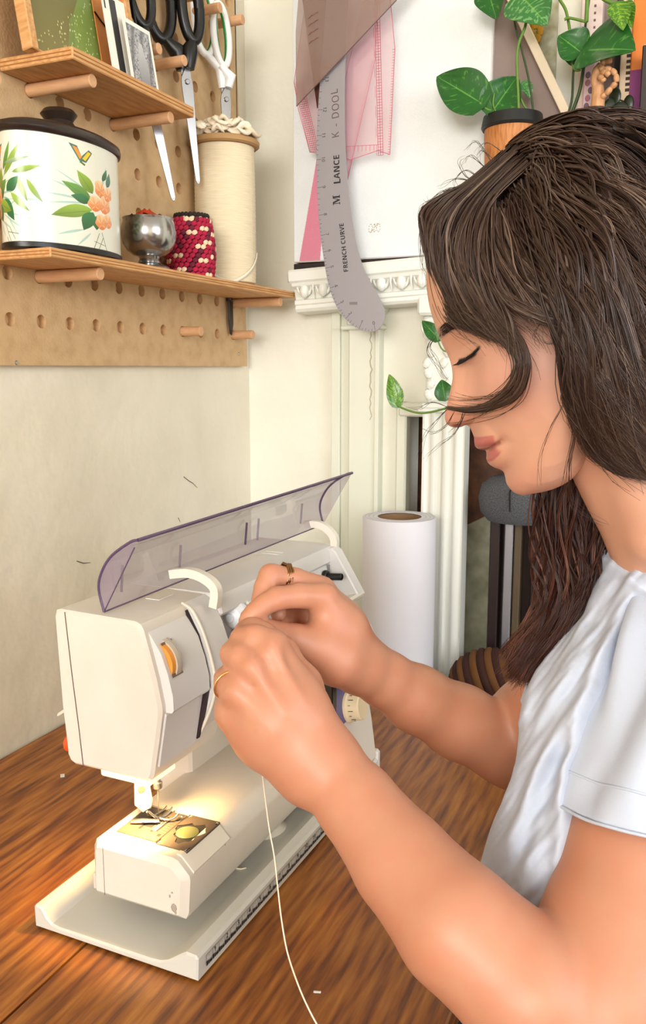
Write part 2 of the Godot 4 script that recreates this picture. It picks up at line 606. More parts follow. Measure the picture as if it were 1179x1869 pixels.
	st = mb()
	var up := Transform3D(Basis(Vector3(1, 0, 0), Vector3(0, 0, 1), Vector3(0, -1, 0)), Vector3(-0.446, 1.175, -1.46))
	prism(st, prof, 0.0, 1.175, 0.0, at * up, 60.0)
	obj("column_shaft", st, M.paint, o)
	st = mb()
	bx(st, Vector3(-0.454, 1.175, -1.50), Vector3(-0.364, 1.181, -1.452), 0.002, at)
	bx(st, Vector3(-0.449, 1.181, -1.50), Vector3(-0.369, 1.190, -1.456), 0.003, at)
	bx(st, Vector3(-0.444, 1.190, -1.50), Vector3(-0.374, 1.300, -1.462), 0.006, at)
	obj("column_neck", st, M.paint, o)
	# carved sprays on the column neck and the scrolled capital
	st = mb()
	for s in 2:
		for k in 5:
			var p := Vector3(-0.437 + s * 0.030 + 0.004 * sin(k * 1.7), 1.205 + k * 0.018, -1.461)
			ellipsoid(st, at * p, Vector3(0.0075, 0.010, 0.004), 10, Basis(Vector3(0, 0, 1), 0.5 if k % 2 == 0 else -0.5))
	obj("carving", st, M.paint, o)
	for s in 2:
		st = mb()
		var vol := PackedVector3Array()
		for k in 40:
			var a := k * 0.32
			var r := 0.014 * (1.0 - k / 46.0)
			vol.append(at * Vector3(-0.437 + s * 0.056 + cos(a) * r * (1 if s == 0 else -1), 1.318 + sin(a) * r, -1.458))
		tube(st, vol, [0.0045, 0.002], 8)
		obj("volute", st, M.paint, o)
	st = mb()
	bx(st, Vector3(-0.452, 1.300, -1.50), Vector3(-0.366, 1.338, -1.463), 0.005, at)
	bx(st, Vector3(-0.458, 1.338, -1.51), Vector3(-0.36, 1.372, -1.452), 0.005, at)
	obj("capital", st, M.paint, o)

func table() -> void:
	var o := thing("table", "dark stained wooden plank table pushed against the cream wall, under the sewing machine", "table", Vector3(-0.5, 0, -0.4))
	var at := Transform3D(Basis(), -o.position)
	var xs := [-0.809, -0.4695, -0.150]
	for i in 2:
		var st := mb()
		bx(st, Vector3(xs[i] + 0.0012, 0.722, -1.245), Vector3(xs[i + 1] - 0.0012, 0.75, 0.62), 0.0016, at)
		obj("plank", st, M.plank[i], o)
	var st := mb()
	bx(st, Vector3(-0.79, 0.64, -1.21), Vector3(-0.19, 0.7215, -1.185), 0.003, at)
	bx(st, Vector3(-0.79, 0.64, 0.56), Vector3(-0.19, 0.7215, 0.585), 0.003, at)
	bx(st, Vector3(-0.79, 0.64, -1.185), Vector3(-0.765, 0.7215, 0.56), 0.003, at)
	bx(st, Vector3(-0.215, 0.64, -1.185), Vector3(-0.19, 0.7215, 0.56), 0.003, at)
	obj("apron", st, M.plank[1], o)
	for x in [-0.76, -0.22]:
		for z in [-1.18, 0.55]:
			st = mb()
			bx(st, Vector3(x - 0.028, 0, z - 0.028), Vector3(x + 0.028, 0.64, z + 0.028), 0.004, at)
			obj("leg", st, M.plank[2], o)

func pegboard() -> void:
	var o := thing("pegboard", "tan wooden pegboard with round holes and dowel pegs, screwed to the left wall", "pegboard", Vector3(-0.813, 1.254, -1.0))
	var at := Transform3D(Basis(), -o.position)
	var xf := -0.8
	var xb := -0.813
	var p := 0.0565
	var zs := -0.863
	var ys := 1.310
	var r := 0.0088
	# front face: a lattice of square cells, each with its round hole, and plain margins
	var st := mb()
	var k0 := -8
	var k1 := 10
	var rows := 11
	var wall := mb()
	for j in rows:
		for k in range(k0, k1 + 1):
			var cz := zs - p * k
			var cy := ys + p * j
			var n := 24
			var hp := p * 0.5
			for i in n:
				var a0 := TAU * i / n
				var a1 := TAU * (i + 1) / n
				var q0 := Vector2(cos(a0), sin(a0))
				var q1 := Vector2(cos(a1), sin(a1))
				var s0 := q0 * (hp / maxf(absf(q0.x), absf(q0.y)))
				var s1 := q1 * (hp / maxf(absf(q1.x), absf(q1.y)))
				var P := func(v: Vector2, x: float) -> Vector3: return at * Vector3(x, cy + v.y, cz + v.x)
				quad(st, P.call(s0, xf), P.call(s1, xf), P.call(q1 * r, xf), P.call(q0 * r, xf), Vector3(1, 0, 0))
				quad(wall, P.call(q0 * r, xf), P.call(q1 * r, xf), P.call(q1 * r, xf - 0.011), P.call(q0 * r, xf - 0.011), Vector3(0, -q0.y, -q0.x))
				tri(wall, P.call(Vector2.ZERO, xf - 0.011), P.call(q0 * r, xf - 0.011), P.call(q1 * r, xf - 0.011), Vector3(1, 0, 0))
	var y0 := ys - p * 0.5
	var y1 := ys + p * (rows - 0.5)
	var za := zs - p * (k0 - 0.5)
	var zb := zs - p * (k1 + 0.5)
	var ze := -1.481
	var yb := 1.2535
	for q in [[yb, za, y0, ze]]:
		quad(st, at * Vector3(xf, yb, za), at * Vector3(xf, yb, ze), at * Vector3(xf, y0, ze), at * Vector3(xf, y0, za), Vector3(1, 0, 0))
	quad(st, at * Vector3(xf, y0, zb), at * Vector3(xf, y0, ze), at * Vector3(xf, y1 - 0.02, ze + 0.028), at * Vector3(xf, y1, zb), Vector3(1, 0, 0))
	quad(st, at * Vector3(xf, yb, ze), at * Vector3(xb, yb, ze), at * Vector3(xb, y1 - 0.02, ze + 0.028), at * Vector3(xf, y1 - 0.02, ze + 0.028), Vector3(0, 0, -1))
	quad(st, at * Vector3(xf, yb, za), at * Vector3(xb, yb, za), at * Vector3(xb, yb, ze), at * Vector3(xf, yb, ze), Vector3(0, -1, 0))
	quad(st, at * Vector3(xf, y1, za), at * Vector3(xb, y1, za), at * Vector3(xb, y1, zb), at * Vector3(xf, y1, zb), Vector3(0, 1, 0))
	quad(st, at * Vector3(xf, yb, za), at * Vector3(xb, yb, za), at * Vector3(xb, y1, za), at * Vector3(xf, y1, za), Vector3(0, 0, 1))
	obj("panel", st, M.board, o)
	var h := obj("peg_hole", wall, M.hole, o)
	h.set_meta("kind", "stuff")
	# loose pegs in the lattice: column, row, length
	for e in [[7, 0, 0.036], [10, 0, 0.042], [6, 7, 0.052], [5, 7, 0.045], [8, 9, 0.05], [9, 9, 0.06], [7, 9, 0.06], [4, 9, 0.06], [3, 9, 0.06]]:
		st = mb()
		var c := Vector3(xf, ys + p * e[1], zs - p * e[0])
		rod(st, at * (c - Vector3(0.006, 0, 0)), at * (c + Vector3(e[2], 0, 0)), 0.0078, 18, 0.0008)
		obj("peg", st, M.peg, o)
	for e in [Vector3(-0.8, 1.2761, -1.4489), Vector3(-0.8, 1.2568, -0.87)]:
		st = mb()
		rod(st, at * (e - Vector3(0.002, 0, 0)), at * (e + Vector3(0.0012, 0, 0)), 0.0028, 12, 0.0006)
		obj("screw", st, M.steel, o)
	# the two plank shelves, each lying on two long dowels
	shelf("shelf", "long pale plywood shelf low on the pegboard, holding the tin and thread cone", -0.814, -1.462, 1.3745, 0.011, 0.004, [1, 10], 1)
	shelf("shelf", "short plywood shelf high on the pegboard, holding the framed picture and cards", -0.868, -1.130, 1.6005, 0.014, 0.0, [1, 4], 5)

func shelf(called: String, label: String, za: float, zb: float, y: float, th: float, back: float, cols: Array, row: int) -> void:
	var o := thing(called, label, "shelf", Vector3(-0.745, y, (za + zb) * 0.5), "plywood shelves on the pegboard")
	var at := Transform3D(Basis(), -o.position)
	var st := mb()
	bx(st, Vector3(-0.7985, y, zb), Vector3(-0.690, y + th, za), 0.0012, at)
	obj("board", st, M.ply, o)
	# ply layers showing on the front and near edges
	st = mb()
	for k in 2:
		var yy := y + th * (0.30 + 0.32 * k)
		bx(st, Vector3(-0.69, yy, zb + 0.002), Vector3(-0.6896, yy + th * 0.09, za - 0.002), 0.0, at)
		bx(st, Vector3(-0.797, yy, za), Vector3(-0.692, yy + th * 0.09, za + 0.0004), 0.0, at)
	obj("ply_layer", st, mat(Color(0.62, 0.40, 0.20), 0.7), o)
	for c in cols:
		st = mb()
		var p := Vector3(-0.806, 1.310 + 0.0565 * row, -0.863 - 0.0565 * c)
		rod(st, at * p, at * (p + Vector3(0.104, 0, 0)), 0.0078, 20, 0.0008)
		obj("dowel", st, M.peg, o)

func shelf_things() -> void:
	var ls := 1.3857
	var us := 1.6145
	# ---- oval biscuit tin with printed flowers
	var o := thing("tin", "oval cream biscuit tin printed with orange flowers and green leaves, dark lid, on lower shelf", "tin", Vector3(-0.740, ls, -0.900))
	var im := Image.create(1536, 512, false, Image.FORMAT_RGB8)
	im.fill(Color(0.89, 0.885, 0.82))
	var fn := FastNoiseLite.new()
	fn.seed = 5
	fn.frequency = 0.02
	for i in 2600:
		var x := rng.randi_range(0, 1535)
		var y := rng.randi_range(0, 511)
		var d := fn.get_noise_2d(x, y) * 0.05
		im.fill_rect(Rect2i(x, y, 3, 5), Color(0.89 + d, 0.875 + d, 0.80 + d))
	# u runs round the tin; the spray repeats left and right of the bare middle
	var g1 := Color(0.58, 0.72, 0.22)
	var g2 := Color(0.16, 0.47, 0.25)
	var g3 := Color(0.40, 0.62, 0.24)
	var teal := Color(0.55, 0.72, 0.68, 0.7)
	for spray in [[345.0, 1.0], [1180.0, -1.0]]:
		var cx: float = spray[0]
		var s: float = spray[1]
		var V := func(x: float, y: float) -> Vector2: return Vector2(cx + s * x * 1.45, 285 + 1.2 * (y - 275))
		for l in [[20, 330, 95, 270, 5], [20, 300, 150, 300, 4], [0, 340, 120, 380, 4], [-10, 350, 90, 420, 5], [10, 350, 60, 440, 4]]:
			img_poly(im, leaf_poly(V.call(l[0], l[1]), V.call(l[2], l[3]), l[4]), teal)
		for l in [[5, 210, 75, 95, 14, g1], [0, 190, 40, 85, 11, g3], [45, 200, 140, 170, 11, g1], [65, 215, 95, 310, 12, g1], [95, 225, 140, 310, 10, g1], [35, 275, 100, 345, 13, g1], [15, 270, 68, 215, 22, g2], [5, 290, 45, 380, 22, g2], [10, 165, 110, 140, 8, Color(0.62, 0.74, 0.55)]]:
			img_poly(im, leaf_poly(V.call(l[0], l[1]), V.call(l[2], l[3]), l[4] * 1.25, 3.0), l[5], (l[5] as Color).darkened(0.25))
		for l in [[0, 390, 30, 470], [10, 420, 60, 430], [5, 440, 25, 480], [20, 400, 45, 450]]:
			img_line(im, V.call(l[0], l[1]), V.call(l[2], l[3]), 3.0, Color(0.25, 0.33, 0.20, 0.8))
	for spray in [[752.0, 1.0], [290.0, 1.0], [1270.0, 1.0]]:
		var cx: float = spray[0]
		var V := func(x: float, y: float) -> Vector2: return Vector2(cx + x * 1.35, 290 + 1.25 * (y - 275))
		if cx == 290.0:
			V = func(x: float, y: float) -> Vector2: return Vector2(cx - x * 0.8, 290 + 1.1 * (y - 275))
		for l in [[-20, 250, -130, 215, 5], [-30, 270, -150, 265, 5], [-20, 280, -140, 300, 5], [-10, 240, -120, 170, 4], [30, 230, 60, 120, 6], [-30, 380, -120, 415, 6], [-10, 390, -60, 450, 5]]:
			img_poly(im, leaf_poly(V.call(l[0], l[1]), V.call(l[2], l[3]), l[4]), teal)
		for l in [[0, 240, -48, 165, 22, g1], [-5, 265, -95, 215, 20, g3], [-10, 275, -70, 262, 18, g2], [-5, 300, -130, 345, 24, g1], [0, 310, -35, 385, 24, g2], [15, 320, 10, 375, 20, g2], [40, 180, 62, 130, 10, g2], [60, 200, 75, 140, 12, Color(0.30, 0.52, 0.40)]]:
			img_poly(im, leaf_poly(V.call(l[0], l[1]), V.call(l[2], l[3]), l[4] * 1.25, 3.0), l[5], (l[5] as Color).darkened(0.28))
		for l in [[-130, 345, -5, 305], [-95, 215, -5, 265], [-48, 165, 0, 240]]:
			img_line(im, V.call(l[0], l[1]), V.call(l[2], l[3]), 2.0, Color(0.25, 0.42, 0.15, 0.7))
		for f in [[30, 215, 20, 34, -0.2], [8, 275, 24, 30, 0.1], [48, 270, 24, 36, 0.2], [30, 340, 22, 30, 0.0], [65, 225, 18, 30, 0.3], [60, 330, 18, 28, -0.1]]:
			var ring := PackedVector2Array()
			for k in 24:
				var a := TAU * k / 24
				ring.append((V.call(f[0], f[1]) as Vector2) + Vector2(cos(a) * f[2] * 1.4 * (1.0 + 0.12 * sin(5 * a)), sin(a) * f[3] * 1.25).rotated(f[4]))
			img_poly(im, ring, Color(0.95, 0.82, 0.64), Color(0.87, 0.46, 0.20))
			for k in 9:
				var a: float = TAU * k / 9 + f[4]
				var c0: Vector2 = V.call(f[0], f[1])
				img_line(im, c0 + Vector2(cos(a) * f[2] * 0.25, sin(a) * f[3] * 0.3 + 8.0), c0 + Vector2(cos(a) * f[2] * 1.15, sin(a) * f[3] * 1.1), 2.0, Color(0.80, 0.40, 0.16, 0.55) if k % 2 == 0 else Color(0.98, 0.90, 0.76, 0.8))
		for l in [[20, 385, -10, 470], [30, 380, 50, 450], [0, 420, 45, 430], [35, 400, 15, 450]]:
			img_line(im, V.call(l[0], l[1]), V.call(l[2], l[3]), 3.0, Color(0.30, 0.38, 0.25, 0.8))
		# butterfly
		img_poly(im, PackedVector2Array([V.call(-40, 128), V.call(-70, 70), V.call(-45, 75), V.call(-32, 110), V.call(-8, 80), V.call(4, 88), V.call(-18, 130)]), Color(0.25, 0.42, 0.36))
		img_poly(im, PackedVector2Array([V.call(-38, 122), V.call(-60, 78), V.call(-45, 82), V.call(-31, 112)]), Color(0.93, 0.56, 0.14))
		img_poly(im, PackedVector2Array([V.call(-30, 118), V.call(-10, 86), V.call(0, 90), V.call(-20, 124)]), Color(0.92, 0.76, 0.18))
		img_line(im, V.call(-38, 130), V.call(-22, 140), 9.0, Color(0.35, 0.40, 0.15))
	var tin := mat(Color.WHITE, 0.22)
	tin.albedo_texture = tex_of(im)
	tin.uv1_offset = Vector3(-0.5, 0, 0)
	tin.clearcoat_enabled = true
	tin.clearcoat = 0.5
	var st := mb()
	var rows := []
	var H := 0.131
	for j in 9:
		var ring := PackedVector3Array()
		for i in 97:
			var a := TAU * i / 96
			ring.append(Vector3(cos(a) * 0.050, 0.006 + (H - 0.006) * (1.0 - j / 8.0), -sin(a) * 0.092))
		rows.append(ring)
	sheet(st, rows, true, true)
	obj("body", st, tin, o)
	st = mb()
	lathe(st, PackedVector2Array([Vector2(0, 0), Vector2(0.99, 0), Vector2(1.02, 0.002), Vector2(1.02, 0.007), Vector2(1.0, 0.008)]), 64, Transform3D(), 0.050, 0.092)
	obj("base_rim", st, M.black, o)
	st = mb()
	var lid := PackedVector2Array([Vector2(1.0, H - 0.003), Vector2(1.05, H - 0.002), Vector2(1.065, H + 0.003), Vector2(1.05, H + 0.008), Vector2(0.9, H + 0.013), Vector2(0.5, H + 0.018), Vector2(0, H + 0.019)])
	lathe(st, lid, 64, Transform3D(), 0.050, 0.092)
	var tin_lid := obj("lid", st, mat(Color(0.15, 0.10, 0.08), 0.3), o)
	st = mb()
	lathe(st, PackedVector2Array([Vector2(0.024, H + 0.016), Vector2(0.020, H + 0.022), Vector2(0.016, H + 0.028), Vector2(0.022, H + 0.036), Vector2(0.018, H + 0.041), Vector2(0, H + 0.042)]), 28)
	obj("knob", st, mat(Color(0.17, 0.13, 0.10), 0.35), tin_lid)
	# ---- footed metal bowl
	o = thing("bowl", "small shiny metal footed bowl between the flowered tin and the woven baskets", "bowl", Vector3(-0.728, ls, -1.064))
	st = mb()
	lathe(st, PackedVector2Array([Vector2(0, 0), Vector2(0.033, 0), Vector2(0.034, 0.003), Vector2(0.030, 0.005), Vector2(0.019, 0.009), Vector2(0.016, 0.014), Vector2(0.018, 0.018)]), 40, Transform3D(Basis.from_scale(Vector3(0.85, 1.08, 0.85)), Vector3.ZERO))
	obj("foot", st, M.steel, o)
	st = mb()
	lathe(st, PackedVector2Array([Vector2(0.016, 0.017), Vector2(0.026, 0.019), Vector2(0.036, 0.025), Vector2(0.043, 0.034), Vector2(0.0455, 0.045), Vector2(0.044, 0.055), Vector2(0.041, 0.062), Vector2(0.042, 0.065), Vector2(0.040, 0.065), Vector2(0.039, 0.060), Vector2(0.041, 0.045), Vector2(0.036, 0.032), Vector2(0.0, 0.024)]), 48, Transform3D(Basis.from_scale(Vector3(0.85, 1.08, 0.85)), Vector3.ZERO))
	obj("cup", st, M.steel, o)
	# red ribbon-like cloth lying in it
	o = thing("cloth", "scrap of orange red cloth lying in the metal bowl beside the tin", "cloth", Vector3(-0.730, ls + 0.064, -1.064))
	st = mb()
	rows = []
	for i in 9:
		var row := PackedVector3Array()
		for j in 9:
			var u := i / 8.0 - 0.5
			var v := j / 8.0 - 0.5
			row.append(Vector3(u * 0.038, 0.008 + 0.009 * cos(u * 5.0) * cos(v * 4.0) + 0.004 * sin(u * 13 + v * 9), v * 0.044))
		rows.append(row)
	sheet(st, rows)
	obj("fold", st, mat(Color(0.78, 0.24, 0.07), 0.8), o)
	# ---- two woven baskets
	basket("round pink and cream woven basket tucked beside the thread cone", Vector3(-0.733, ls, -1.182), 0.036, 0.086, [Color(0.66, 0.06, 0.22), Color(0.93, 0.80, 0.66), Color(0.40, 0.08, 0.17)], 0)
	basket("black and cream woven basket standing behind the pink one", Vector3(-0.764, ls, -1.236), 0.031, 0.104, [Color(0.16, 0.12, 0.09), Color(0.90, 0.82, 0.68), Color(0.22, 0.17, 0.13)], 1)
	# ---- cone of cream thread with a coil of paper ribbon on top
	o = thing("thread_cone", "tall fat cone of cream thread on the lower shelf, below the white scissors", "thread", Vector3(-0.749, ls, -1.318))
	var thread := tri_mat(noise_tex(61, 0.03, [Color(0.84, 0.77, 0.63), Color(0.91, 0.86, 0.74)], 3), Vector3(2, 40, 2), 0.75)
	st = mb()
	var prof := PackedVector2Array([Vector2(0.0, 0.004), Vector2(0.047, 0.004)])
	for i in 70:
		var f := i / 69.0
		prof.append(Vector2(0.0485 + 0.0008 * (i % 2) + 0.0012 * sin(f * PI), 0.005 + f * 0.214))
	prof.append(Vector2(0.040, 0.2195))
	lathe(st, prof, 48)
	obj("winding", st, thread, o)
	st = mb()
	lathe(st, PackedVector2Array([Vector2(0, 0.2195), Vector2(0.054, 0.2195), Vector2(0.0575, 0.222), Vector2(0.0575, 0.228), Vector2(0.054, 0.231), Vector2(0, 0.231)]), 44)
	obj("top_flange", st, mat(Color(0.68, 0.53, 0.34), 0.7), o)
	st = mb()
	lathe(st, PackedVector2Array([Vector2(0, 0), Vector2(0.044, 0), Vector2(0.044, 0.004), Vector2(0, 0.004)]), 32)
	obj("bottom_flange", st, mat(Color(0.68, 0.53, 0.34), 0.7), o)
	st = mb()
	var loop := PackedVector3Array()
	for i in 30:
		var f := i / 29.0
		var a := lerpf(-1.05, 1.98, f)
		loop.append(Vector3(sin(a) * 0.0515, 0.058 * pow(absf(2.0 * f - 1.1), 1.6) + 0.003, cos(a) * 0.0515))
	ribbon(st, loop, 0.006)
	obj("loose_tape", st, mat(Color(0.88, 0.85, 0.77), 0.7), o)
	o = thing("ribbon_coil", "crumpled coil of pale paper ribbon piled on top of the thread cone", "ribbon", Vector3(-0.749, ls + 0.231, -1.318))
	o.set_meta("kind", "thing")
	for k in 95:
		st = mb()
		var a0 := rng.randf() * TAU
		var r0 := rng.randf_range(0.012, 0.054)
		var h0 := rng.randf_range(0.004, 0.027) * (1.15 - 0.4 * r0 / 0.05)
		var pts := PackedVector3Array()
		var l := rng.randf_range(0.5, 1.1)
		for i in 9:
			var f := i / 8.0
			var a := a0 + f * l
			pts.append(Vector3(cos(a) * (r0 + 0.004 * sin(f * 5 + k)), h0 + 0.005 * sin(f * 6.0 + k * 1.3), sin(a) * (r0 + 0.004 * cos(f * 4 + k))))
		tube(st, pts, [0.002, 0.0075, 0.006, 0.0078, 0.002], 8, true, 0.5)
		var c := Color(0.86, 0.79, 0.66).lerp(Color(0.95, 0.91, 0.83), rng.randf())
		obj("strand", st, mat(c, 0.75), o)
	# ---- upper shelf: framed landscape, striped card, small photo print, orange card
	picture_things(us)

func ribbon(st: SurfaceTool, pts: PackedVector3Array, w: float) -> void:
	var rows := [PackedVector3Array(), PackedVector3Array(), PackedVector3Array(), PackedVector3Array(), PackedVector3Array()]
	for p in pts:
		var n := Vector3(p.x, 0, p.z).normalized() * 0.0006
		rows[0].append(p + Vector3(0, w * 0.5, 0) + n)
		rows[1].append(p - Vector3(0, w * 0.5, 0) + n)
		rows[2].append(p - Vector3(0, w * 0.5, 0) - n)
		rows[3].append(p + Vector3(0, w * 0.5, 0) - n)
		rows[4].append(p + Vector3(0, w * 0.5, 0) + n)
	sheet(st, rows)

func basket(label: String, at: Vector3, r: float, h: float, cols: Array, pattern: int) -> void:
	var o := thing("woven_basket", label, "basket", at, "woven baskets on the shelf")
	# coiled rows of stitches: one ring per row, each stitch a plump lozenge
	var st := mb()
	lathe(st, PackedVector2Array([Vector2(0, 0.001), Vector2(r * 0.86, 0.001), Vector2(r * 0.94, h * 0.3), Vector2(r * 0.94, h * 0.6), Vector2(r * 0.8, h * 0.97), Vector2(0, h * 0.97)]), 28)
	obj("body", st, mat((cols[2] as Color).darkened(0.3), 0.9), o)
	var n_rows := int(h / 0.0062)
	var sts := [mb(), mb(), mb()]
	for j in n_rows:
		var f := (j + 0.5) / n_rows
		var rr := r * (0.86 + 0.16 * sin(PI * clampf(f * 0.9 + 0.12, 0, 1)))
		var n := 26
		for i in n:
			var a := TAU * (i + 0.5 * (j % 2)) / n
			var c: int
			if pattern == 0:
				c = 1 if (i + j * 2) % 7 < 2 and j % 3 != 2 else (2 if (i * 2 + j) % 9 < 2 else 0)
			else:
				c = 1 if j % 3 != 0 and (i + j) % 2 == 0 else 0
			ellipsoid(sts[c], Vector3(cos(a) * rr, f * h, sin(a) * rr), Vector3(0.0020, 0.0040, r * 0.150), 6, Basis(Vector3(0, 1, 0), -a) * Basis(Vector3(1, 0, 0), 0.5))
	for c in 3:
		var w := obj("stitch", sts[c], mat(cols[c], 0.85), o)
		w.set_meta("kind", "stuff")

func panel_on(called: String, w: float, h: float, d: float, tex: Texture2D, m_edge: Material, o: Node3D, at: Transform3D) -> void:
	# a thin board in the xy plane (x along -z of the wall side), picture on its front
	obj(called, box_mesh(Vector3(0, 0, -d), Vector3(w, h, 0), minf(0.0006, d * 0.3)), m_edge, o, at)
	if tex != null:
		var st := mb()
		var m := mat(Color.WHITE, 0.4)
		m.albedo_texture = tex
		var c := [Vector3(0.0005, 0.0005, 0.0003), Vector3(w - 0.0005, 0.0005, 0.0003), Vector3(w - 0.0005, h - 0.0005, 0.0003), Vector3(0.0005, h - 0.0005, 0.0003)]
		var uv := [Vector2(0, 1), Vector2(1, 1), Vector2(1, 0), Vector2(0, 0)]
		for i in [0, 2, 1, 0, 3, 2]:
			st.set_uv(uv[i])
			st.add_vertex(c[i])
		obj("print", st, m, o, at)

func picture_things(us: float) -> void:
	# wall-facing local frame: x runs along -z, y up, z out of the wall (+x), leaning back
	var lean := Basis(Vector3(0, 0, -1), Vector3(0, 1, 0), Vector3(1, 0, 0))
	var im := Image.create(512, 512, false, Image.FORMAT_RGB8)
	im.fill(Color(0.45, 0.52, 0.26))
	var hill := PackedVector2Array([Vector2(0, 330), Vector2(0, 260), Vector2(90, 215), Vector2(190, 190), Vector2(300, 200), Vector2(300, 260), Vector2(200, 360), Vector2(150, 512), Vector2(0, 512)])
	img_poly(im, PackedVector2Array([Vector2(0, 0), Vector2(512, 0), Vector2(512, 150), Vector2(330, 170), Vector2(200, 150), Vector2(0, 240)]), Color(0.52, 0.60, 0.30), Color(0.40, 0.50, 0.25))
	img_poly(im, hill, Color(0.38, 0.37, 0.18), Color(0.50, 0.46, 0.24))
	img_poly(im, PackedVector2Array([Vector2(400, 0), Vector2(512, 0), Vector2(512, 250), Vector2(440, 190)]), Color(0.20, 0.34, 0.18))
	img_poly(im, PackedVector2Array([Vector2(190, 512), Vector2(230, 330), Vector2(300, 220), Vector2(380, 190), Vector2(460, 220), Vector2(512, 280), Vector2(512, 512)]), Color(0.42, 0.52, 0.22), Color(0.50, 0.58, 0.30))
	img_poly(im, PackedVector2Array([Vector2(212, 80), Vector2(232, 80), Vector2(246, 205), Vector2(222, 190)]), Color(0.25, 0.14, 0.08))
	for i in 620:
		var x := rng.randi_range(0, 507)
		var y := rng.randi_range(0, 507)
		if y > 215 + absf(x - 380) * 0.7 or (y < 180 - x * 0.1 and rng.randf() < 0.6):
			var c := Color(0.90, 0.90, 0.68).lerp(Color(0.70, 0.76, 0.45), rng.randf() * 0.7)
			var s := rng.randi_range(3, 6)
			im.fill_rect(Rect2i(x, y, s, 2), c)
			im.fill_rect(Rect2i(x + s / 2 - 1, y - 2, 2, 6), c)
	var o := thing("framed_picture", "painting of a green flowery hill in a pale wood frame on the short shelf", "picture", Vector3(-0.745, us, -0.888), "", Vector3(0, 0, 0))
	var b := lean * Basis(Vector3(1, 0, 0), -0.16)
	var t := Transform3D(b, Vector3(0, 0.0, 0.02))
	panel_on("backing", 0.200, 0.215, 0.006, tex_of(im), M.ply, o, t)
	for e in [[Vector3(-0.012, -0.0, -0.008), Vector3(0.0, 0.225, 0.008)], [Vector3(0.2, 0, -0.008), Vector3(0.212, 0.225, 0.008)], [Vector3(-0.012, 0.214, -0.008), Vector3(0.212, 0.226, 0.008)]]:
		obj("frame_side", box_mesh(e[0], e[1], 0.0012), M.ply, o, t)
	obj("frame_side", box_mesh(Vector3(-0.012, 0.0, 0.0005), Vector3(0.2, 0.003, 0.006), 0.0008), M.ply, o, t)
	im = Image.create(128, 256, false, Image.FORMAT_RGB8)
	im.fill(Color(0.93, 0.92, 0.87))
	im.fill_rect(Rect2i(38, 10, 36, 240), Color(0.14, 0.14, 0.15))
	im.fill_rect(Rect2i(8, 10, 8, 40), Color(0.10, 0.10, 0.12))
	o = thing("card", "narrow white card with a broad black stripe standing between picture and photo", "card", Vector3(-0.7185, us + 0.001, -0.985))
	panel_on("sheet", 0.050, 0.110, 0.001, tex_of(im), M.white, o, Transform3D(b, Vector3(0, 0, 0)))
	im = Image.create(192, 256, false, Image.FORMAT_RGB8)
	im.fill(Color(0.92, 0.91, 0.87))
	im.fill_rect(Rect2i(16, 18, 160, 216), Color(0.42, 0.43, 0.44))
	for i in 900:
		var x := rng.randi_range(16, 168)
		var y := rng.randi_range(18, 226)
		var g := 0.32 + 0.30 * absf(sin(x * 0.05 + y * 0.013)) + rng.randf() * 0.16
		im.fill_rect(Rect2i(x, y, 7, 7), Color(g, g, g * 1.01))
	img_poly(im, PackedVector2Array([Vector2(70, 234), Vector2(64, 160), Vector2(78, 110), Vector2(92, 70), Vector2(112, 76), Vector2(120, 112), Vector2(140, 165), Vector2(134, 234)]), Color(0.78, 0.78, 0.77), Color(0.55, 0.55, 0.56))
	o = thing("photo_print", "small black and white photograph with white border leaning at the end of the short shelf", "photograph", Vector3(-0.7095, us + 0.001, -1.012))
	panel_on("sheet", 0.062, 0.086, 0.001, tex_of(im), M.white, o, Transform3D(b, Vector3(0, 0, 0)))
	o = thing("card", "orange brown stitched card standing behind the striped one near the black scissors", "card", Vector3(-0.742, us + 0.001, -0.998))
	panel_on("sheet", 0.078, 0.165, 0.0015, null, mat(Color(0.78, 0.50, 0.24), 0.6), o, Transform3D(b, Vector3(0, 0, 0)))
	obj("cord_edge", _cord_edge(), M.black, o, Transform3D(b, Vector3(0, 0, 0)))

func _cord_edge() -> SurfaceTool:
	var st := mb()
	tube(st, PackedVector3Array([Vector3(0, 0.09, 0.001), Vector3(0.012, 0.082, 0.001), Vector3(0.04, 0.068, 0.001), Vector3(0.07, 0.058, 0.001), Vector3(0.076, 0.07, 0.001), Vector3(0.077, 0.165, 0.001)]), [0.0012], 6)
	return st

# ---------------------------------------------------------------- scissors and blades on the pegboard
# local frame: x along the wall (-z), y up, z out of the wall; origin at the pivot screw
func oval_loop(st: SurfaceTool, c: Vector2, rx: float, ry: float, tilt: float, th: float, flat := 1.0) -> void:
	var pts := PackedVector3Array()
	for i in 33:
		var a := TAU * i / 32
		var v := Vector2(cos(a) * rx, sin(a) * ry).rotated(tilt)
		pts.append(Vector3(c.x + v.x, c.y + v.y, 0))
	tube(st, pts, [th], 10, false, flat)

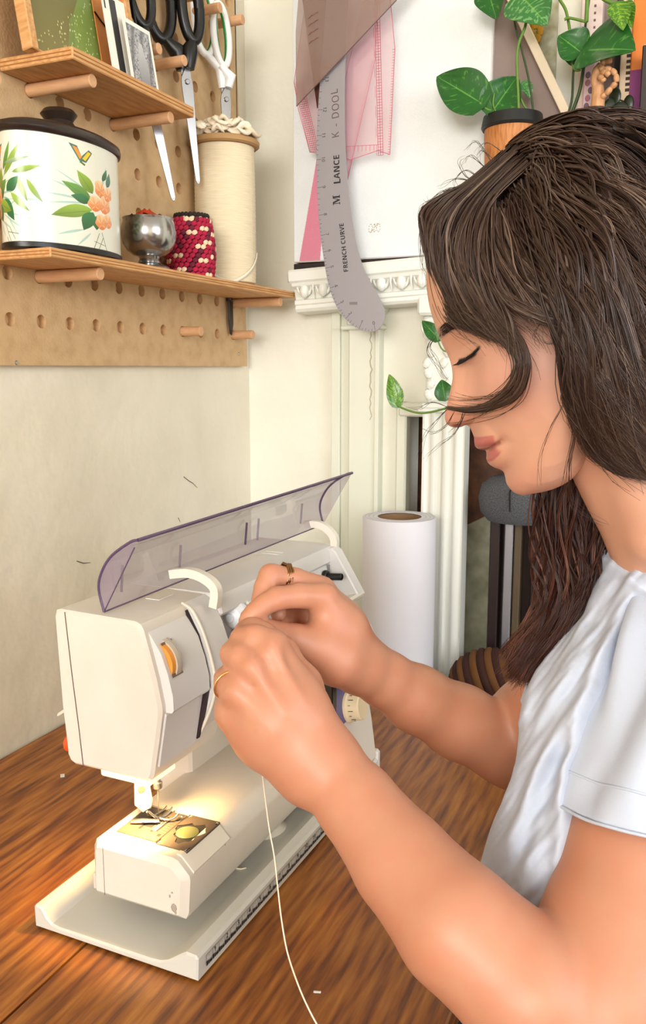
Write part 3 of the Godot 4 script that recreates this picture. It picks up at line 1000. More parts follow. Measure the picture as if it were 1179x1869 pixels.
func scissors(label: String, at: Vector3, tilt: float, grip: Material, pad: Material, s: float, bow_l: Array, bow_r: Array, th: float, blade := 0.12) -> Node3D:
	var o := thing("scissors", label, "scissors", at, "scissors hanging on the pegboard pegs")
	var b := Basis(Vector3(0, 1, 0), -0.65) * Basis(Vector3(0, 0, -1), Vector3(0, 1, 0), Vector3(1, 0, 0)) * Basis(Vector3(0, 0, 1), tilt)
	var t := Transform3D(b.scaled_local(Vector3(s, s, s)), Vector3.ZERO)
	for k in 2:
		var q: Array = bow_l if k == 0 else bow_r
		var sg := -1.0 if k == 0 else 1.0
		var dz := 0.0035 * sg
		var st := mb()
		oval_loop(st, Vector2(q[0], q[1]), q[2], q[3], q[4], th)
		tube(st, PackedVector3Array([Vector3(q[0] - sg * q[2] * 0.2, q[1] - q[3], 0), Vector3(sg * 0.008, q[1] - q[3] - 0.016, 0), Vector3(sg * 0.004, 0.018, 0)]), [th * 0.9, th * 1.7, th * 1.1], 10)
		var hd := obj("handle", st, grip, o, t.translated_local(Vector3(0, 0, dz)))
		if pad != null:
			st = mb()
			oval_loop(st, Vector2(q[0], q[1]), q[2] - th * 0.75, q[3] - th * 0.75, q[4], th * 0.55)
			obj("grip_pad", st, pad, hd)
		st = mb()
		prism(st, PackedVector2Array([Vector2(-sg * 0.010, -0.004), Vector2(-sg * 0.009, 0.006), Vector2(sg * 0.002, 0.026), Vector2(sg * 0.008, 0.024), Vector2(sg * 0.007, 0.0), Vector2(-sg * 0.001, -blade), Vector2(-sg * 0.004, -blade * 0.96)]), -0.001, 0.001, 0.0004, t.translated_local(Vector3(0, 0, dz * 0.35)))
		obj("blade", st, M.steel, o)
	var sc := mb()
	rod(sc, t * Vector3(0, 0, -0.003), t * Vector3(0, 0, 0.0045), 0.0042 * s, 14, 0.001)
	obj("screw", sc, M.steel, o)
	return o

func hanging_scissors() -> void:
	var white := mat(Color(0.93, 0.93, 0.92), 0.3)
	var green := mat(Color(0.10, 0.50, 0.22), 0.45)
	scissors("white scissors with green lined grips hanging highest at the right edge of the pegboard", Vector3(-0.765, 1.6918, -1.3539), 0.0, white, green, 1.0, [-0.036, 0.122, 0.019, 0.056, 0.10], [-0.008, 0.098, 0.013, 0.047, 0.10], 0.0058, 0.10)
	scissors("large all steel scissors with fat black grips hanging between upper shelf and white scissors", Vector3(-0.765, 1.6857, -1.2334), 0.10, M.black, null, 1.0, [-0.030, 0.113, 0.020, 0.053, 0.0], [0.018, 0.104, 0.014, 0.045, -0.02], 0.0082, 0.15)
	scissors("black handled scissors with open pointed blades reaching below the upper shelf", Vector3(-0.765, 1.6557, -1.1254), 0.22, M.black, null, 1.0, [-0.018, 0.124, 0.018, 0.050, 0.0], [0.018, 0.122, 0.016, 0.050, -0.05], 0.0068, 0.165)
	var o := thing("blade_tool", "small dark craft blade stuck behind the lowest right peg under the long shelf", "blade", Vector3(-0.794, 1.3348, -1.4074))
	var st := mb()
	var b := Basis(Vector3(0, 0, -1), Vector3(0, 1, 0), Vector3(1, 0, 0))
	prism(st, PackedVector2Array([Vector2(-0.008, 0.035), Vector2(0.007, 0.035), Vector2(0.008, -0.006), Vector2(0.002, -0.026), Vector2(-0.003, -0.024), Vector2(-0.007, 0.0)]), 0.0, 0.0025, 0.0006, Transform3D(b, Vector3.ZERO))
	obj("blade", st, mat(Color(0.20, 0.18, 0.16), 0.35, 0.6), o)
	st = mb()
	rod(st, Vector3(-0.001, 0.034, 0), Vector3(-0.001, 0.062, 0), 0.006, 12, 0.001)
	obj("handle", st, mat(Color(0.20, 0.13, 0.09), 0.5), o)
	# teal cord knotted round the black scissors
	o = thing("cord", "loop of teal and black cord tied round the black handled scissors", "cord", Vector3(-0.765, 1.7107, -1.0918))
	st = mb()
	var pts := PackedVector3Array()
	for i in 26:
		var f := i / 25.0
		pts.append(Vector3(0.004 * sin(f * 19), 0.10 - 0.16 * sin(f * PI), -0.040 * (f - 0.5) - 0.006 * sin(f * 12)))
	tube(st, pts, [0.0022], 8)
	obj("loop", st, M.black_plastic, o)
	st = mb()
	tube(st, PackedVector3Array([Vector3(0.002, -0.05, 0.0), Vector3(0.004, -0.066, 0.002), Vector3(0.003, -0.08, -0.003)]), [0.0035, 0.005, 0.003], 8)
	obj("knot", st, mat(Color(0.05, 0.28, 0.27), 0.6), o)

func canvas_corner() -> void:
	# ---- the canvas standing on the mantel
	var z := -1.465
	var im := Image.create(512, 768, false, Image.FORMAT_RGB8)
	im.fill(Color(0.90, 0.91, 0.90))
	var fn := FastNoiseLite.new()
	fn.seed = 9
	fn.frequency = 0.008
	for y in range(0, 768, 3):
		for x in range(0, 512, 3):
			var d := fn.get_noise_2d(x, y) * 0.018 + rng.randf() * 0.01
			im.fill_rect(Rect2i(x, y, 3, 3), Color(0.885 + d, 0.905 + d, 0.905 + d))
	# pink brushed wedge at the lower left and the small scribbled signature
	img_poly(im, PackedVector2Array([Vector2(14, 768), Vector2(74, 768), Vector2(118, 300), Vector2(112, 300), Vector2(60, 560)]), Color(0.85, 0.52, 0.60))
	for i in 500:
		var x := rng.randi_range(20, 110)
		var y := rng.randi_range(330, 764)
		var c := im.get_pixel(x, y)
		if c.g < 0.7:
			im.fill_rect(Rect2i(x, y, 2, 1), c.lightened(0.12))
	for k in 4:
		for s in 10:
			var f := s / 9.0
			var p := Vector2(214 + k * 7 + 5 * sin(f * 6.0), 702 + 9 * cos(f * 6.28 + k))
			im.fill_rect(Rect2i(int(p.x), int(p.y), 2, 2), Color(0.66, 0.58, 0.46))
	var o := thing("canvas", "tall white canvas with a pink wedge and tiny signature standing on the mantel", "painting", Vector3(-0.519, 1.434, z))
	o.set_meta("kind", "thing")
	var st := mb()
	bx(st, Vector3(-0.175, 0.003, -0.024), Vector3(0.1755, 0.58, 0.0), 0.002)
	obj("stretched_cloth", st, mat(Color(0.86, 0.84, 0.82), 0.75), o)
	st = mb()
	var m := mat(Color.WHITE, 0.7)
	m.albedo_texture = tex_of(im)
	m.normal_enabled = true
	m.normal_texture = bump_tex(71, 0.25, 2.0, 2)
	m.normal_scale = 0.12
	var c4 := [Vector3(-0.1735, 0.005, 0.0003), Vector3(0.1735, 0.005, 0.0003), Vector3(0.1735, 0.578, 0.0003), Vector3(-0.1735, 0.578, 0.0003)]
	var uv := [Vector2(0, 1), Vector2(1, 1), Vector2(1, 0), Vector2(0, 0)]
	for i in [0, 2, 1, 0, 3, 2]:
		st.set_uv(uv[i])
		st.add_vertex(c4[i])
	obj("painted_face", st, m, o)
	st = mb()
	bx(st, Vector3(-0.1755, -0.014, -0.024), Vector3(0.174, 0.0028, -0.001), 0.001, Transform3D(Basis(Vector3(0, 0, 1), 0.010), Vector3.ZERO))
	obj("bottom_bar", st, mat(Color(0.13, 0.06, 0.05), 0.6), o)
	# ---- what hangs before it, all on one nail high above the frame edge
	var nail := Vector3(-0.628, 1.935, -1.44)
	o = thing("nail", "long nail in the wall above the canvas from which the rulers hang", "nail", Vector3(-0.628, 1.935, -1.512))
	st = mb()
	rod(st, Vector3(0, 0.004, 0), Vector3(0, 0.006, 0.115), 0.002, 10)
	rod(st, Vector3(0, 0.006, 0.115), Vector3(0, 0.006, 0.117), 0.005, 12)
	bx(st, Vector3(-0.02, -0.008, -0.002), Vector3(0.02, 0.018, 0.004), 0.001)
	obj("shaft", st, M.steel, o)
	# the metal french curve
	var fz := -1.412
	o = thing("french_curve", "long grey metal french curve ruler hanging in front of the canvas and mantel", "ruler", Vector3(-0.628, 1.42, fz))
	var at := Transform3D(Basis(), -o.position)
	var L := [[588, 100], [580, 210], [578, 300], [582, 400], [590, 465], [598, 515], [612, 555], [634, 585], [662, 603]]
	var edge := PackedVector2Array()
	for e in [Vector3(-0.6071, 1.8418, -1.412), Vector3(-0.6149, 1.7596, -1.412), Vector3(-0.6229, 1.6668, -1.412), Vector3(-0.625, 1.5887, -1.412), Vector3(-0.621, 1.4999, -1.412), Vector3(-0.6129, 1.441, -1.412), Vector3(-0.6027, 1.3906, -1.412), Vector3(-0.5863, 1.3518, -1.412), Vector3(-0.562, 1.3247, -1.412), Vector3(-0.5339, 1.3114, -1.412), Vector3(-0.5122, 1.3138, -1.412), Vector3(-0.5007, 1.3307, -1.412), Vector3(-0.5029, 1.3513, -1.412), Vector3(-0.5148, 1.374, -1.412), Vector3(-0.5387, 1.4151, -1.412), Vector3(-0.5549, 1.4692, -1.412), Vector3(-0.5671, 1.5446, -1.412), Vector3(-0.5734, 1.6273, -1.412), Vector3(-0.5738, 1.7291, -1.412), Vector3(-0.5686, 1.8359, -1.412)]:
		edge.append(Vector2(e.x - o.position.x, e.y - o.position.y))
	var outline := spline2(edge, 90)
	outline.append(Vector2(0.012, 0.508))
	outline.append(Vector2(0.008, 0.524))
	outline.append(Vector2(-0.008, 0.524))
	outline.append(Vector2(-0.014, 0.508))
	st = mb()
	prism(st, outline, -0.0008, 0.0008, 0.0003)
	obj("blade", st, mat(Color(0.60, 0.585, 0.60), 0.5, 0.35), o)
	# graduations along the hollow edge
	st = mb()
	var nums := mb()
	var ink := mat(Color(0.10, 0.09, 0.10), 0.6)
	var side := spline2(edge.slice(0, 11), 200)
	var run := 0.0
	var marks := 0
	for i in range(199, 0, -1):
		var d := side[i].distance_to(side[i - 1])
		run += d
		if run >= 0.0052 and marks < 100:
			run = 0.0
			var tg := (side[i - 1] - side[i]).normalized()
			var nn := Vector2(tg.y, -tg.x)
			var major := marks % 5 == 0
			var ln := 0.0085 if major else (0.0045 if marks % 5 == 3 else 0.003)
			var a := side[i] + nn * 0.0006
			var b := a + nn * ln
			var s := tg * 0.00028
			quad(st, Vector3(a.x - s.x, a.y - s.y, 0.00085), Vector3(b.x - s.x, b.y - s.y, 0.00085), Vector3(b.x + s.x, b.y + s.y, 0.00085), Vector3(a.x + s.x, a.y + s.y, 0.00085), Vector3(0, 0, 1))
			if major and marks / 5 <= 18:
				var tm := text_mesh(str(marks / 5), 0.0055)
				var ang := atan2(nn.y, nn.x)
				var c := b + nn * 0.0035
				place("numeral", tm, ink, o, Transform3D(Basis(Vector3(0, 0, 1), ang - PI / 2 if marks > 20 else ang - PI / 2), Vector3(c.x, c.y, 0.0009)))
			marks += 1
	var tk := obj("tick_mark", st, ink, o)
	tk.set_meta("kind", "stuff")
	for e in [["L", 0.0125, Vector3(-0.5871, 1.558, -1.41)], ["ANCE", 0.0105, Vector3(-0.5881, 1.5816, -1.41)], ["M", 0.0125, Vector3(-0.588, 1.5283, -1.41)], ["FRENCH CURVE", 0.0080, Vector3(-0.5748, 1.4505, -1.41)]]:
		var tm := text_mesh(e[0], e[1], "Droid Serif" if e[0] == "M" else "Droid Sans", 700)
		var tilt := PI / 2 + (0.11 if e[0] == "FRENCH CURVE" else 0.035)
		place("lettering", tm, ink, o, Transform3D(Basis(Vector3(0, 0, 1), tilt), (e[2] as Vector3) - o.position + Vector3(0, 0, -0.0012)))
	# outlined hand lettering higher up
	var soft := mat(Color(0.36, 0.28, 0.27), 0.7)
	for e in [["K", Vector3(-0.5902, 1.632, -1.41)], ["-", Vector3(-0.5903, 1.6474, -1.41)], ["D", Vector3(-0.5903, 1.6628, -1.41)], ["O", Vector3(-0.5903, 1.6756, -1.41)], ["O", Vector3(-0.5904, 1.6884, -1.41)], ["L", Vector3(-0.5924, 1.6996, -1.41)]]:
		place("pencil_letter", text_mesh(e[0], 0.012), soft, o, Transform3D(Basis(Vector3(0, 0, 1), PI / 2 + 0.1), (e[1] as Vector3) - o.position + Vector3(0, 0, -0.0012)))
	st = mb()
	bx(st, Vector3(-0.5569, 1.3681, -1.4112) - o.position + Vector3(-0.007, -0.012, 0), Vector3(-0.5568, 1.3518, -1.4112) - o.position + Vector3(0.007, 0.009, 0.0002), 0.0)
	obj("sticker_scar", st, mat(Color(0.47, 0.46, 0.46), 0.8), o)
	# ---- clear pink drafting rulers
	var pink := mat(Color(0.92, 0.72, 0.76, 0.20), 0.08)
	pink.transparency = BaseMaterial3D.TRANSPARENCY_ALPHA
	pink.cull_mode = BaseMaterial3D.CULL_DISABLED
	var pink_ink := mat(Color(0.76, 0.34, 0.42), 0.6)
	clear_ruler("clear pink tailoring ruler with gridded edges hanging behind the french curve", [Vector3(-0.6505, 1.8633, -1.43), Vector3(-0.6745, 1.7295, -1.43), Vector3(-0.6665, 1.6848, -1.43), Vector3(-0.6452, 1.6137, -1.43), Vector3(-0.6207, 1.6097, -1.43), Vector3(-0.5706, 1.5946, -1.43), Vector3(-0.5219, 1.6049, -1.43), Vector3(-0.5008, 1.5969, -1.43), Vector3(-0.4945, 1.7574, -1.43), Vector3(-0.504, 1.8405, -1.43)], pink, pink_ink, -1.43, true)
	clear_ruler("long narrow clear pink ruler slanting across the gridded one", [Vector3(-0.5028, 1.8428, -1.437), Vector3(-0.5269, 1.8301, -1.437), Vector3(-0.5308, 1.7477, -1.437), Vector3(-0.5589, 1.6402, -1.437), Vector3(-0.5812, 1.5546, -1.437), Vector3(-0.6135, 1.5526, -1.437), Vector3(-0.5917, 1.6956, -1.437), Vector3(-0.5648, 1.7942, -1.437), Vector3(-0.5508, 1.8503, -1.437)], pink, pink_ink, -1.437, false)
	# ---- smoked set square in front
	var smoke := mat(Color(0.60, 0.49, 0.45, 0.50), 0.08)
	smoke.transparency = BaseMaterial3D.TRANSPARENCY_ALPHA
	smoke.cull_mode = BaseMaterial3D.CULL_DISABLED
	o = thing("set_square", "smoky brown see-through set square hanging at the top corner of the canvas", "set square", Vector3(-0.628, 1.75, -1.405))
	var poly := PackedVector2Array()
	for e in [Vector3(-0.6589, 1.6828, -1.405), Vector3(-0.4842, 1.8205, -1.405), Vector3(-0.4524, 1.847, -1.405), Vector3(-0.6509, 1.8792, -1.405), Vector3(-0.6593, 1.7971, -1.405)]:
		poly.append(Vector2(e.x - o.position.x, e.y - o.position.y))
	st = mb()
	prism(st, poly, -0.001, 0.001, 0.0)
	obj("plate", st, smoke, o)
	st = mb()
	var e0: Vector3 = Vector3(-0.6582, 1.6823, -1.4035) - o.position
	var e1: Vector3 = Vector3(-0.4837, 1.8199, -1.4035) - o.position
	tube(st, PackedVector3Array([e0, (e0 + e1) * 0.5, e1]), [0.0007], 6)
	obj("edge", st, mat(Color(0.36, 0.28, 0.26), 0.3), o)
	for k in 4:
		var p: Vector3 = [Vector3(-0.6268, 1.8187, -1.4035), Vector3(-0.6268, 1.8071, -1.4035), Vector3(-0.6268, 1.7937, -1.4035), Vector3(-0.6259, 1.7803, -1.4035)][k] - o.position
		st = mb()
		tube(st, PackedVector3Array([p + Vector3(-0.009, -0.004, 0), p + Vector3(-0.003, 0.001, 0), p, p + Vector3(0.004, 0.003, 0), p + Vector3(0.009, 0.004, 0)]), [0.0006], 5)
		obj("pencil_note", st, mat(Color(0.50, 0.33, 0.29), 0.8), o)
	# brown felt pouch hanging on the nail behind the square
	o = thing("pouch", "dark brown folded cloth pouch hanging behind the smoky set square", "pouch", Vector3(-0.62, 1.75, -1.42))
	st = mb()
	var rows := []
	for i in 13:
		var f := i / 12.0
		var row := PackedVector3Array()
		for j in 13:
			var g := TAU * j / 12.0
			var wd := 0.052 * (1.0 - f) + 0.004
			row.append(Vector3(0.008 - f * 0.012 + cos(g) * wd, 0.19 - f * 0.26, sin(g) * (0.0045 * (1 - f) + 0.001) + 0.001 * sin(j * 2.0)))
		rows.append(row)
	sheet(st, rows)
	obj("cloth", st, mat(Color(0.30, 0.17, 0.12), 0.9), o)

func clear_ruler(label: String, pts: Array, m: Material, ink: Material, z: float, grid: bool) -> void:
	var o := thing("clear_ruler", label, "ruler", Vector3(-0.628, 1.6, z))
	var poly := PackedVector2Array()
	for e in pts:
		poly.append(Vector2(e.x - o.position.x, e.y - o.position.y))
	var st := mb()
	prism(st, poly, -0.0006, 0.0006, 0.0)
	obj("plate", st, m, o)
	st = mb()
	var n := poly.size()
	var L := func(a: Vector2, b: Vector2, w: float) -> void:
		var s := (b - a).orthogonal().normalized() * w * 1.7
		quad(st, Vector3(a.x - s.x, a.y - s.y, 0.0008), Vector3(b.x - s.x, b.y - s.y, 0.0008), Vector3(b.x + s.x, b.y + s.y, 0.0008), Vector3(a.x + s.x, a.y + s.y, 0.0008), Vector3(0, 0, 1))
	for i in n:
		L.call(poly[i], poly[(i + 1) % n], 0.0003)
	if grid:
		# gridded strip down the right side and across the left foot
		var a: Vector2 = poly[7] + Vector2(-0.012, 0.0)
		var b: Vector2 = poly[9] + Vector2(-0.018, 0.0)
		var d := b - a
		var s := Vector2(-0.0085, 0)
		for k in 3:
			L.call(a + s * k * 0.5, b + s * k * 0.5, 0.00025)
		for k in 56:
			L.call(a + d * (k / 56.0), a + d * (k / 56.0) + s, 0.0002)
			if k % 7 == 0:
				L.call(a + d * (k / 56.0) + s * 1.3, a + d * ((k + 4) / 56.0) + s * 1.3, 0.00018)
			L.call(poly[7].lerp(poly[8], minf(k / 40.0, 1.0)), poly[7].lerp(poly[8], minf(k / 40.0, 1.0)) - Vector2(0.004, 0), 0.0002)
		a = poly[3]
		b = poly[1]
		d = b - a
		s = Vector2(0.016, 0.001)
		for k in 6:
			L.call(a + s * k / 5.0, b + s * k / 5.0, 0.0002)
		for k in 34:
			L.call(a + d * (k / 34.0), a + d * (k / 34.0) + s, 0.0002)
		for k in 14:
			var f := k / 14.0
			L.call(poly[4].lerp(poly[6], f), poly[4].lerp(poly[6], f) + Vector2(0, 0.009), 0.0002)
		L.call(poly[4] + Vector2(0, 0.009), poly[6] + Vector2(0, 0.009), 0.0002)
	else:
		for k in 40:
			var f := k / 40.0
			var p := poly[3].lerp(poly[4], f)
			L.call(p, p - Vector2(0.004, 0.001), 0.0002)
			p = poly[2].lerp(poly[3], f)
			L.call(p, p - Vector2(0.006, 0.001), 0.0002)
	var g := obj("printed_scale", st, ink, o)
	g.set_meta("kind", "stuff")

# ---------------------------------------------------------------- plants
# heart-shaped leaf from its stalk end a to its tip b; n is roughly its upper side
func leaf_mesh(a: Vector3, b: Vector3, n: Vector3, w: float, cup := 0.15, droop := 0.1) -> SurfaceTool:
	var st := mb()
	var d := b - a
	var l := d.length()
	var y := d / l
	var x := y.cross(n).normalized()
	var z := x.cross(y).normalized()
	var fn := FastNoiseLite.new()
	fn.seed = int(absf(a.x * 7919.0) + absf(b.y * 1231.0))
	fn.frequency = 0.9
	for side in 2:
		var rows := []
		var cols := []
		for i in 19:
			var t := i / 18.0
			# half-width of a heart leaf: lobes behind the stalk, widest a third along
			var hw := w * 0.5 * pow(sin(PI * pow(t, 0.62)), 0.75) * (1.0 - 0.12 * t)
			var row := PackedVector3Array()
			for j in 13:
				var s := j / 6.0 - 1.0
				var lobe := -0.13 * l * exp(-pow(t / 0.14, 2.0)) * pow(absf(s), 0.8)
				var h := cup * w * absf(s) * sin(PI * t) - droop * l * t * t - 0.010 * l * sin(absf(s) * 14.0 + t * 3.0) * sin(PI * t)
				row.append(a + y * (t * l + lobe) + x * (s * hw) + z * (h - (0.0006 if side == 1 else 0.0)))
			rows.append(row)
		st.set_smooth_group(5 + side)
		for i in 18:
			for j in 12:
				var q := [[i, j], [i, j + 1], [i + 1, j + 1], [i, j], [i + 1, j + 1], [i + 1, j]]
				if side == 0:
					q.reverse()
				for e in q:
					st.set_uv(Vector2(e[1] / 12.0, e[0] / 18.0))
					st.add_vertex(rows[e[0]][e[1]])
	return st

func leaf_material(base: Color, streak: Color, amount: float, seed_value: int) -> StandardMaterial3D:
	var im := Image.create(128, 192, false, Image.FORMAT_RGB8)
	var fn := FastNoiseLite.new()
	fn.seed = seed_value
	fn.frequency = 0.03
	fn.fractal_octaves = 4
	for y in 192:
		for x in 128:
			var s := absf(x - 63.5) / 64.0
			var vein := absf(fposmod(y * 0.055 - s * 2.2, 1.0) - 0.5)
			var v := fn.get_noise_2d(x * 0.9 + (y * 0.5), y * 2.0 - s * 90.0)
			var k := smoothstep(0.42 - amount, 0.55 - amount, v)
			var c := base.lerp(base.darkened(0.35), 0.35 * s).lerp(streak, k * 0.55)
			if s < 0.035:
				c = c.lerp(Color(0.55, 0.70, 0.35), 0.55)
			elif vein < 0.03:
				c = c.lightened(0.05)
			im.set_pixel(x, y, c)
	var m := mat(Color.WHITE, 0.28)
	m.albedo_texture = tex_of(im)
	m.backlight_enabled = true
	m.backlight = Color(0.10, 0.16, 0.03)
	m.cull_mode = BaseMaterial3D.CULL_DISABLED
	return m

func mantel_things() -> void:
	var deep := leaf_material(Color(0.10, 0.36, 0.10), Color(0.40, 0.62, 0.22), 0.10, 3)
	var bright := leaf_material(Color(0.27, 0.48, 0.10), Color(0.68, 0.76, 0.25), 0.36, 8)
	var pale := leaf_material(Color(0.20, 0.46, 0.20), Color(0.62, 0.75, 0.50), 0.30, 12)
	# the trailing pothos
	var o := thing("trailing_plant", "trailing pothos with variegated heart shaped leaves in a pot on the mantel beside the canvas", "plant", Vector3(-0.3005, 1.6045, -1.43))
	var at := Transform3D(Basis(), -o.position)
	var st := mb()
	var pot := PackedVector2Array([Vector2(0, 0), Vector2(0.034, 0), Vector2(0.036, 0.002), Vector2(0.043, 0.066), Vector2(0.043, 0.070), Vector2(0.038, 0.070), Vector2(0.036, 0.060), Vector2(0, 0.058)])
	var pb: Vector3 = Vector3(-0.3008, 1.564, -1.43)
	lathe(st, pot, 36, Transform3D(Basis(), at * Vector3(pb.x, 1.4395, -1.43)) * Transform3D(Basis.from_scale(Vector3(1, 2.5, 1)), Vector3.ZERO))
	obj("pot", st, tri_mat(noise_tex(81, 0.02, [Color(0.60, 0.36, 0.17), Color(0.74, 0.48, 0.26), Color(0.79, 0.55, 0.32)], 3), Vector3(20, 3, 20), 0.6), o)
	st = mb()
	lathe(st, PackedVector2Array([Vector2(0, 0.0705), Vector2(0.046, 0.0705), Vector2(0.048, 0.074), Vector2(0.045, 0.090), Vector2(0.042, 0.088), Vector2(0.040, 0.078), Vector2(0, 0.078)]), 36, Transform3D(Basis(), at * Vector3(pb.x, 1.5443, -1.43)))
	obj("rim_dish", st, mat(Color(0.06, 0.07, 0.07), 0.5), o)
	var stem := mat(Color(0.36, 0.50, 0.16), 0.5)
	var stem_dark := mat(Color(0.17, 0.26, 0.10), 0.55)
	for e in [[[Vector3(-0.2835, 1.5999, -1.4), Vector3(-0.287, 1.6511, -1.4), Vector3(-0.2911, 1.7171, -1.4), Vector3(-0.2809, 1.7499, -1.4), Vector3(-0.2782, 1.7646, -1.4)], 0.0022, stem],
			[[Vector3(-0.2641, 1.6238, -1.41), Vector3(-0.2734, 1.6754, -1.41), Vector3(-0.2867, 1.7234, -1.41), Vector3(-0.2978, 1.7594, -1.41), Vector3(-0.3024, 1.7944, -1.41)], 0.0016, stem_dark],
			[[Vector3(-0.2615, 1.6196, -1.41), Vector3(-0.2787, 1.641, -1.41), Vector3(-0.29, 1.6556, -1.41), Vector3(-0.3146, 1.6442, -1.41), Vector3(-0.3308, 1.6395, -1.4), Vector3(-0.3452, 1.6501, -1.395)], 0.0016, stem],
			[[Vector3(-0.2201, 1.6288, -1.44), Vector3(-0.2139, 1.6532, -1.44), Vector3(-0.2128, 1.6997, -1.44), Vector3(-0.1994, 1.7194, -1.44), Vector3(-0.1998, 1.7439, -1.44), Vector3(-0.1956, 1.7886, -1.44)], 0.0019, stem_dark],
			[[Vector3(-0.213, 1.6216, -1.42), Vector3(-0.2003, 1.6579, -1.42), Vector3(-0.1948, 1.7066, -1.42)], 0.0026, stem_dark],
			[[Vector3(-0.1953, 1.7517, -1.42), Vector3(-0.2192, 1.7605, -1.42), Vector3(-0.227, 1.7593, -1.42)], 0.0020, stem],
			[[Vector3(-0.22, 1.7473, -1.43), Vector3(-0.2268, 1.7748, -1.43), Vector3(-0.2363, 1.7913, -1.43), Vector3(-0.2449, 1.8077, -1.43)], 0.0022, stem],
			[[Vector3(-0.1953, 1.7517, -1.42), Vector3(-0.1952, 1.7815, -1.42), Vector3(-0.1945, 1.7998, -1.42)], 0.0030, stem],
			[[Vector3(-0.1549, 1.7694, -1.42), Vector3(-0.1697, 1.7775, -1.42), Vector3(-0.1817, 1.7882, -1.42)], 0.0030, stem],
			[[Vector3(-0.3206, 1.6353, -1.4), Vector3(-0.3252, 1.6476, -1.4), Vector3(-0.324, 1.6631, -1.4)], 0.0013, stem],
			[[Vector3(-0.2015, 1.6892, -1.43), Vector3(-0.2095, 1.6902, -1.43), Vector3(-0.2155, 1.7009, -1.43)], 0.0016, stem]]:
		st = mb()
		var pts := PackedVector3Array()
		for p in e[0]:
			pts.append(at * p)
		tube(st, spline(pts, 24), [e[1]], 8)
		obj("stem", st, e[2], o)
	# stalk end, tip, upper side, width, material
	var lv := [[Vector3(-0.3444, 1.6508, -1.395), Vector3(-0.4171, 1.7028, -1.4), Vector3(0.1, 0.25, 1), 0.074, deep],
		[Vector3(-0.3265, 1.6359, -1.4), Vector3(-0.2933, 1.6924, -1.42), Vector3(0.2, 0.15, 1), 0.066, deep],
		[Vector3(-0.289, 1.7948, -1.4), Vector3(-0.2464, 1.7475, -1.385), Vector3(-0.35, 0.7, 0.75), 0.080, pale],
		[Vector3(-0.3435, 1.8196, -1.42), Vector3(-0.3273, 1.7737, -1.41), Vector3(0.0, 0.3, 1), 0.050, deep],
		[Vector3(-0.1921, 1.7092, -1.41), Vector3(-0.123, 1.6988, -1.385), Vector3(0.1, 0.60, 0.95), 0.110, deep],
		[Vector3(-0.2029, 1.7122, -1.42), Vector3(-0.2333, 1.739, -1.415), Vector3(-0.1, 0.6, 0.9), 0.062, deep],
		[Vector3(-0.2127, 1.7273, -1.43), Vector3(-0.2153, 1.6985, -1.435), Vector3(0.5, 0.1, 1), 0.050, deep],
		[Vector3(-0.1512, 1.7619, -1.4), Vector3(-0.1395, 1.725, -1.39), Vector3(0.2, 0.3, 1), 0.034, bright],
		[Vector3(-0.1417, 1.7639, -1.41), Vector3(-0.1302, 1.7299, -1.4), Vector3(-0.3, 0.3, 1), 0.028, bright],
		[Vector3(-0.278, 1.6072, -1.4), Vector3(-0.3191, 1.59, -1.4), Vector3(0.1, 0.6, 1), 0.040, pale],
		[Vector3(-0.284, 1.6823, -1.43), Vector3(-0.2748, 1.6591, -1.43), Vector3(0.5, 0.2, 1), 0.020, pale]]
	for e in lv:
		st = leaf_mesh(at * (e[0] as Vector3), at * (e[1] as Vector3), e[2], e[3])
		obj("leaf", st, e[4], o)
	# its long trailer hanging down before the column, behind the face
	for e in [[[Vector3(-0.2382, 1.5289, -1.4), Vector3(-0.3121, 1.3773, -1.38), Vector3(-0.3545, 1.2773, -1.37), Vector3(-0.3541, 1.1961, -1.36), Vector3(-0.3762, 1.1871, -1.36), Vector3(-0.4169, 1.1785, -1.36), Vector3(-0.4494, 1.1858, -1.36), Vector3(-0.4618, 1.1945, -1.36)], 0.0017, stem], [[Vector3(-0.3545, 1.2773, -1.37), Vector3(-0.3856, 1.2775, -1.37), Vector3(-0.3987, 1.3017, -1.37)], 0.0012, stem]]:
		st = mb()
		var pts := PackedVector3Array()
		for p in e[0]:
			pts.append(at * p)
		tube(st, spline(pts, 40), [e[1]], 7)
		obj("stem", st, e[2], o)
	for e in [[Vector3(-0.4598, 1.1918, -1.36), Vector3(-0.4718, 1.2412, -1.36), Vector3(0.7, 0.2, 1), 0.030, bright], [Vector3(-0.3778, 1.202, -1.355), Vector3(-0.3853, 1.2328, -1.36), Vector3(0.3, 0.2, 1), 0.032, deep], [Vector3(-0.395, 1.2965, -1.37), Vector3(-0.4228, 1.3261, -1.37), Vector3(0.2, 0.3, 1), 0.026, deep]]:
		st = leaf_mesh(at * (e[0] as Vector3), at * (e[1] as Vector3), e[2], e[3])
		obj("leaf", st, e[4], o)
	# ---- leaning board with a pale edge, books, wooden hand, small dark plant
	var zb := -1.47
	o = thing("leaning_board", "grey brown board with a cream edge leaning diagonally behind the pothos stems", "board", Vector3(-0.2882, 1.6411, -1.47))
	at = Transform3D(Basis(), -o.position)
	var pp := PackedVector2Array()
	for e in [Vector3(-0.3533, 1.8473, -1.47), Vector3(-0.3255, 1.8428, -1.47), Vector3(-0.2188, 1.6337, -1.47), Vector3(-0.2099, 1.436, -1.47), Vector3(-0.3406, 1.4428, -1.47)]:
		pp.append(Vector2(e.x, e.y))
	st = mb()
	prism(st, pp, -1.495, -1.475, 0.001, at)
	obj("face", st, mat(Color(0.56, 0.49, 0.46), 0.7), o)
	st = mb()
	var qa: Vector3 = at * Vector3(-0.3132, 1.8115, -1.465)
